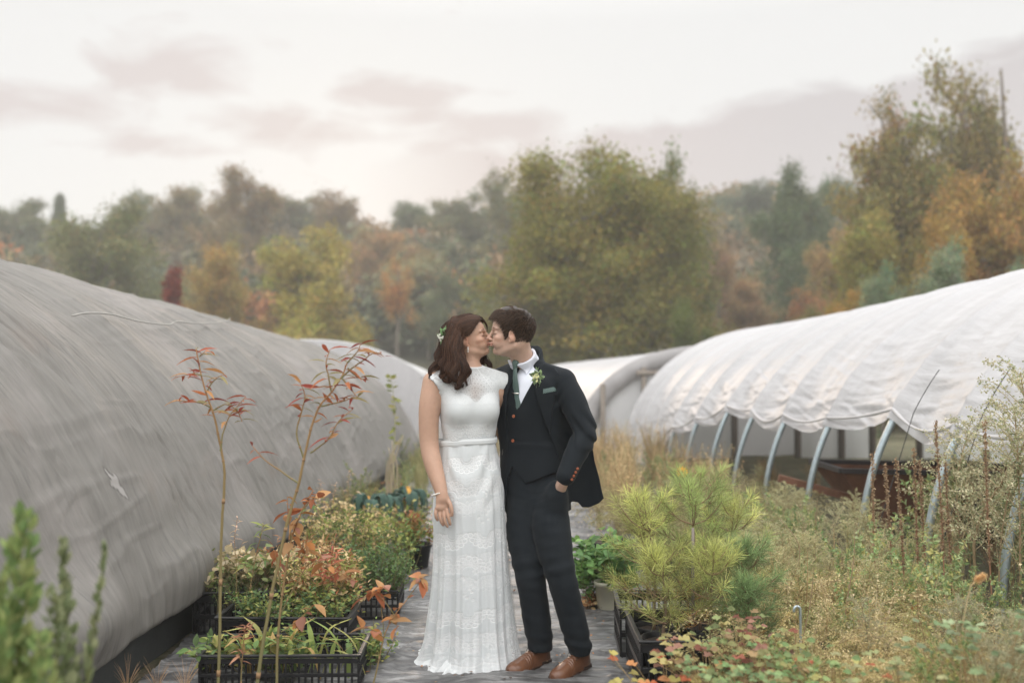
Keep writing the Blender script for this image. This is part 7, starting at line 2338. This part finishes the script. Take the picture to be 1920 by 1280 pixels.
scatter(g, 'dry', rnd_pts(60, .72, 2.1, 8.6, 14.5), r.uniform(.45, .85, 60), r, (1.08, 1.0, .92))
scatter(g, 'feather', rnd_pts(20, 1.02, 1.9, 6.9, 8.8), r.uniform(.55, .8, 20), r, (.80, .82, .78))
scatter(g, 'leafy', rnd_pts(18, .95, 2.0, 6.6, 12.0), r.uniform(.3, .5, 18), r)
scatter(g, 'dry', rnd_pts(40, -1.5, 1.0, 15.2, 19.0), r.uniform(.4, .7, 40), r)
scatter(g, 'dry', rnd_pts(26, -1.75, -.9, 8.8, 15.0), r.uniform(.3, .55, 26), r, (.9, 1, .8))
scatter(g, 'leafy', rnd_pts(14, -1.6, -.85, 8.5, 14.0), r.uniform(.25, .5, 14), r)
g.obj('dry_grass', m_leaf, smooth=False, kind='stuff', label='straw coloured grass and feathery weeds beyond the couple', cat='grass')
g = M()
scatter(g, 'feather', rnd_pts(30, 1.15, 2.4, 3.2, 4.4), r.uniform(.36, .55, 30), r, (1.3, 1.28, 1.2))
scatter(g, 'leafy', rnd_pts(22, .9, 2.5, 3.0, 4.3), r.uniform(.26, .46, 22), r, (1.15, 1.15, 1.05))
scatter(g, 'plume', rnd_pts(12, 1.5, 2.4, 3.3, 4.4), r.uniform(.45, .65, 12), r)
g.obj('undergrowth', m_leaf, smooth=False, kind='stuff', label='blurred arching weeds along the bottom right of the picture', cat='weeds')

# single plants one can tell apart
def single(kind, px, Y, h, label, seed, tint=(1, 1, 1), name='weed_plant', wide=1.0, x=None):
    rr = np.random.RandomState(seed)
    st, lf = plume_tmpl(seed, kind)
    e = empty(name, (G2(px, Y), Y, 0), label, 'plant', rz=rr.uniform(0, 6))
    for q in (st, lf):
        q.v = [v * np.float32([h * wide, h * wide, h]) for v in q.v]; q.c = [np.clip(c * np.float32(tint), 0, .7) for c in q.c]
    st.obj('stem', m_twig, e); lf.obj('foliage', m_leaf, e, smooth=False)
for k, q in enumerate([
    ('plume', 1848, 5.38, 1.46, 'tallest tan seeding weed rising before the white film at right'),
    ('plume', 1792, 5.70, 1.16, 'tan seeding weed just left of the tallest one'),
    ('plume', 1905, 5.12, 1.28, 'tan seeding weed at the right edge of the picture'),
    ('plume', 1872, 5.2, 1.12, 'shorter tan seeding weed behind the tallest one'),
    ('feather', 1500, 4.4, .62, 'pale arching spray of seeds sweeping toward the pine seedlings'),
    ('feather', 1580, 4.9, .70, 'second pale arching spray of seeds in the middle of the weeds'),
    ('feather', 1470, 5.3, .72, 'pale feathery weed behind the pine seedlings'),
    ('leafy', 1755, 4.6, .58, 'grey green leafy weed around the foot of the second hoop'),
    ('leafy', 1640, 5.2, .60, 'green leafy weed under the spikes of seed'),
    ('plume', 1385, 6.2, .58, 'olive seeding weed between the pines and the hoops'),
    ('plume', 1560, 6.6, .56, 'olive seeding weed before the third visible hoop'),
    ('plume', 1440, 5.8, .58, 'olive seeding weed right of the yellow pine tips'),
    ]): single(q[0], q[1], q[2], q[3], q[4], 200 + k, (1.2, 1.18, 1.15) if q[0] != 'leafy' else (1.3, 1.3, 1.3))
# rusty dock spikes
def dock(px, Y, ytop, seed, label):
    rr = np.random.RandomState(seed); top = CAMH + (HORY - ytop) / FPX * Y
    e = empty('dock_spike', (G2(px, Y), Y, 0), label, 'plant', 'dock seed spikes')
    p = spline([[.04, 0, 0], [.02 + rr.normal() * .01, 0, top * .5], [0, 0, top]], 26)
    M().add(*tube(p, np.linspace(.005, .0015, 26), 5), c=(.22, .12, .07)).obj('stem', m_twig, e)
    g = M(); n = 430; i = rr.uniform(.42, 1, n) * 25; P0 = np.stack([np.interp(i, range(26), p[:, q]) for q in range(3)], 1)
    leaves(g, P0 + rr.normal(size=(n, 3)) * .0038, rr.normal(size=(n, 3)), rr.uniform(.008, .016, n), np.array([[.20, .145, .095]]) * rr.uniform(.6, 1.6, (n, 1)), (LEAF_KITE[0] * [1, 1.7, 1], LEAF_KITE[1]), rr)
    g.obj('seeds', m_leaf, e, smooth=False)
for k, (px, Y, yt, lab) in enumerate([(1634, 5.4, 850, 'rusty seed spike leaning left, leftmost of the row before the trailer'), (1657, 5.4, 868, 'short rusty seed spike, second from the left before the trailer'), (1678, 5.3, 860, 'rusty seed spike, third from the left before the trailer'),
        (1712, 5.4, 838, 'rusty seed spike in the middle of the row before the trailer'), (1752, 5.2, 788, 'tallest rusty seed spike, just left of the second hoop'), (1722, 5.5, 862, 'thin rusty seed spike left of the tallest one'), (1770, 5.3, 852, 'rusty seed spike crossing the second hoop'), (1845, 5.0, 790, 'rusty seed spike among the tall tan weeds')]):
    dock(px, Y, yt, 300 + k, lab)
# yellow daisy
e = empty('yellow_daisy', (G2(1277, 5.5), 5.5, 0), 'single yellow daisy on a grey stem above the pine seedlings', 'flower')
zt = CAMH + (HORY - 884) / FPX * 5.5
M().add(*tube(spline([[.05, 0, 0], [.05, 0, .5], [.03, 0, zt - .05], [0, 0, zt]], 20), np.linspace(.005, .003, 20), 6), c=(.30, .30, .20)).obj('stem', m_twig, e)
g = M(); rr = np.random.RandomState(2)
for k in range(13):
    a = k / 13 * 6.283; d = nrm(np.array([math.cos(a), -.25, math.sin(a) * .9]))
    leaves(g, [[0, -.004, zt]], [d], .036, [np.array((.68, .34, .04)) * rr.uniform(.85, 1.1)], leaf_t(.22, .1), rr, up=np.array([[0, -1, .2]]))
g.obj('petals', m_leaf, e)
M().add(*disc(np.array([0, -.004, zt]), (.1, -1, .2), .009, .006), c=(.35, .18, .04)).obj('flower_head', m_twig, e)
# foxtails
for k, (px, py, Y, lab) in enumerate([(1822, 1100, 3.6, 'bushy tan foxtail head at lower right in front of the nearest hoop'), (1330, 915, 6.0, 'small curled foxtail head beside the daisy')]):
    w_ = P(px, py, Y); e = empty('foxtail', (w_[0], Y, 0), lab, 'plant'); z = w_[2]
    p = spline([[-.06, 0, 0], [-.05, 0, z * .7], [-.02, 0, z * .98], [0, 0, z + .02], [.035, 0, z + .045]], 26)
    M().add(*tube(p, np.linspace(.003, .0015, 26), 4), c=(.34, .27, .15)).obj('stem', m_twig, e)
    n = 900 if k == 0 else 300; g = M(); i = rr.uniform(19.5, 25, n); P0 = np.stack([np.interp(i, range(26), p[:, q]) for q in range(3)], 1)
    leaves(g, P0, rr.normal(size=(n, 3)) + [.2, 0, .6], rr.uniform(.012, .022, n) * (1 if k == 0 else .8), np.array([[.50, .36, .20]]) * rr.uniform(.7, 1.2, (n, 1)), NT_[0:2] if False else (NT_[0] * [1, 3, 1], NT_[1]), rr)
    g.obj('seed_head', m_leaf, e, smooth=False)
# shepherd hook of blue grey steel
w_ = P(1497, 1140, 4.3); e = empty('garden_hook', (w_[0], 4.3, 0), 'blue grey steel garden hook among the weeds behind the front crate', 'garden hook')
z = w_[2]; a = np.linspace(0, math.pi * 1.15, 14)
p = np.concatenate([[[0, 0, 0]], [[0, 0, z * .5]], np.stack([-.014 + .014 * np.cos(a), 0 * a, z + .016 * np.sin(a)], 1)])
M().add(*tube(p, .006, 8)).obj('rod', m_steel, e)
# strawberry like leaves in yellow, red and green at the bottom
def rosette(px, py, Y, n, seed, label, cols, size=.06, w=.22, d=.2, h=.08):
    rr = np.random.RandomState(seed); w_ = P(px, py, Y)
    e = empty('leafy_plant', (w_[0], Y, 0), label, 'plant'); g = M(); st = M(); n = int(n * 2.2); size = size * .62
    z0 = max(.06, w_[2])
    for k in range(n):
        b0 = np.array([rr.normal() * w * .12, rr.normal() * d * .12, 0]); t_ = np.array([rr.uniform(-w, w), rr.uniform(-d, d), z0 + rr.uniform(-h, h)])
        st.add(*tube(spline([b0, (b0 + t_) / 2 + [0, 0, z0 * .25], t_], 6), .0014, 3, cap=False), c=(.24, .17, .08))
        c = np.array(cols[rr.randint(len(cols))]) * rr.uniform(.45, .95)
        for q in (-1, 0, 1):
            a = rr.uniform(0, 6.28) if q == -1 else a
            d_ = np.array([math.cos(a + q * 1.1), math.sin(a + q * 1.1), .15])
            leaves(g, [t_], [d_], size * rr.uniform(.8, 1.1) * (.9 if q else 1.1), [c], leaf_t(.46, .22, .22, 5), rr, up=np.array([[rr.normal() * .3, -.4 + rr.normal() * .3, 1.]]))
    st.obj('stem', m_twig, e); g.obj('foliage', m_leaf, e)
YR = [(.32, .28, .12), (.29, .29, .12), (.30, .21, .11), (.23, .085, .055), (.18, .22, .09), (.20, .24, .10), (.28, .15, .11)]
for k, (px, py, Y, n, lab, cols, sz) in enumerate([
    (1330, 1235, 3.9, 40, 'yellow and pink leaved plant spilling over the nearest crate', YR, .055), (1250, 1275, 3.8, 16, 'red and orange leaved plant at the bottom beside the path', [(.42, .13, .06), (.46, .22, .09), (.34, .30, .10)], .055),
    (1440, 1255, 3.7, 34, 'mixed green and yellow leaved plant at the bottom right of the crates', YR[:3] + [(.14, .22, .09), (.18, .25, .10)] * 2, .05), (1560, 1262, 3.6, 24, 'green leaved plant with a few red leaves near the bottom centre right', [(.15, .23, .09), (.20, .27, .11), (.34, .32, .12), (.42, .14, .07)], .045),
    (1380, 1190, 4.15, 30, 'pale yellow leaved plant under the arching seed spray', YR, .05), (1380, 1285, 3.4, 36, 'blurred pale green plant at the bottom edge', [(.20, .29, .13), (.26, .34, .16), (.15, .23, .10)], .035),
    (1850, 1200, 3.3, 22, 'blurred grey green leafy weed at the lower right corner', [(.20, .27, .14), (.26, .32, .19), (.14, .20, .10)], .045), (1690, 1255, 3.3, 18, 'blurred olive weed at the bottom right', [(.30, .30, .16), (.24, .27, .13)], .04)]):
    rosette(px, py, Y, n, 400 + k, lab, cols, sz)
# brown curled leaf caught on the second hoop
w_ = P(1705, 1150, 5.0); g = M(); leaves(g, [[0, 0, 0], [.0, 0, 0], [0, 0, 0]], [[1, 0, -.3], [-.6, 0, -.7], [.2, -.2, .8]], .075, [(.40, .19, .09)] * 3, leaf_t(.4, .3, .3), rr); o_ = g.obj('dead_leaf', m_leaf, label='orange brown dead leaf caught by the foot of the second hoop', cat='leaf'); o_.location = [float(q) for q in w_]
# scattered debris on the path
g = M(); n = 420; pts = np.stack([r.uniform(-.75, .85, n), r.uniform(3.6, 10, n) , np.full(n, .045)], 1)
leaves(g, pts, np.concatenate([r.normal(size=(n, 2)), r.normal(size=(n, 1)) * .1], 1), r.uniform(.008, .035, n), np.array([(.16, .09, .05), (.06, .04, .03), (.26, .18, .10), (.30, .14, .06)])[r.randint(0, 4, n)], LEAF_KITE, r, up=np.array([[0, 0, 1.]]) + r.normal(size=(n, 3)) * .2)
g.obj('leaf_litter', m_leaf, smooth=False, kind='stuff', label='scraps of dry leaf and grit on the path', cat='litter')
V, fs = box((0, 105, 14), (640, 290, 36))
o_haze = M().add(V, fs).obj('haze', hz, smooth=False, kind='stuff')
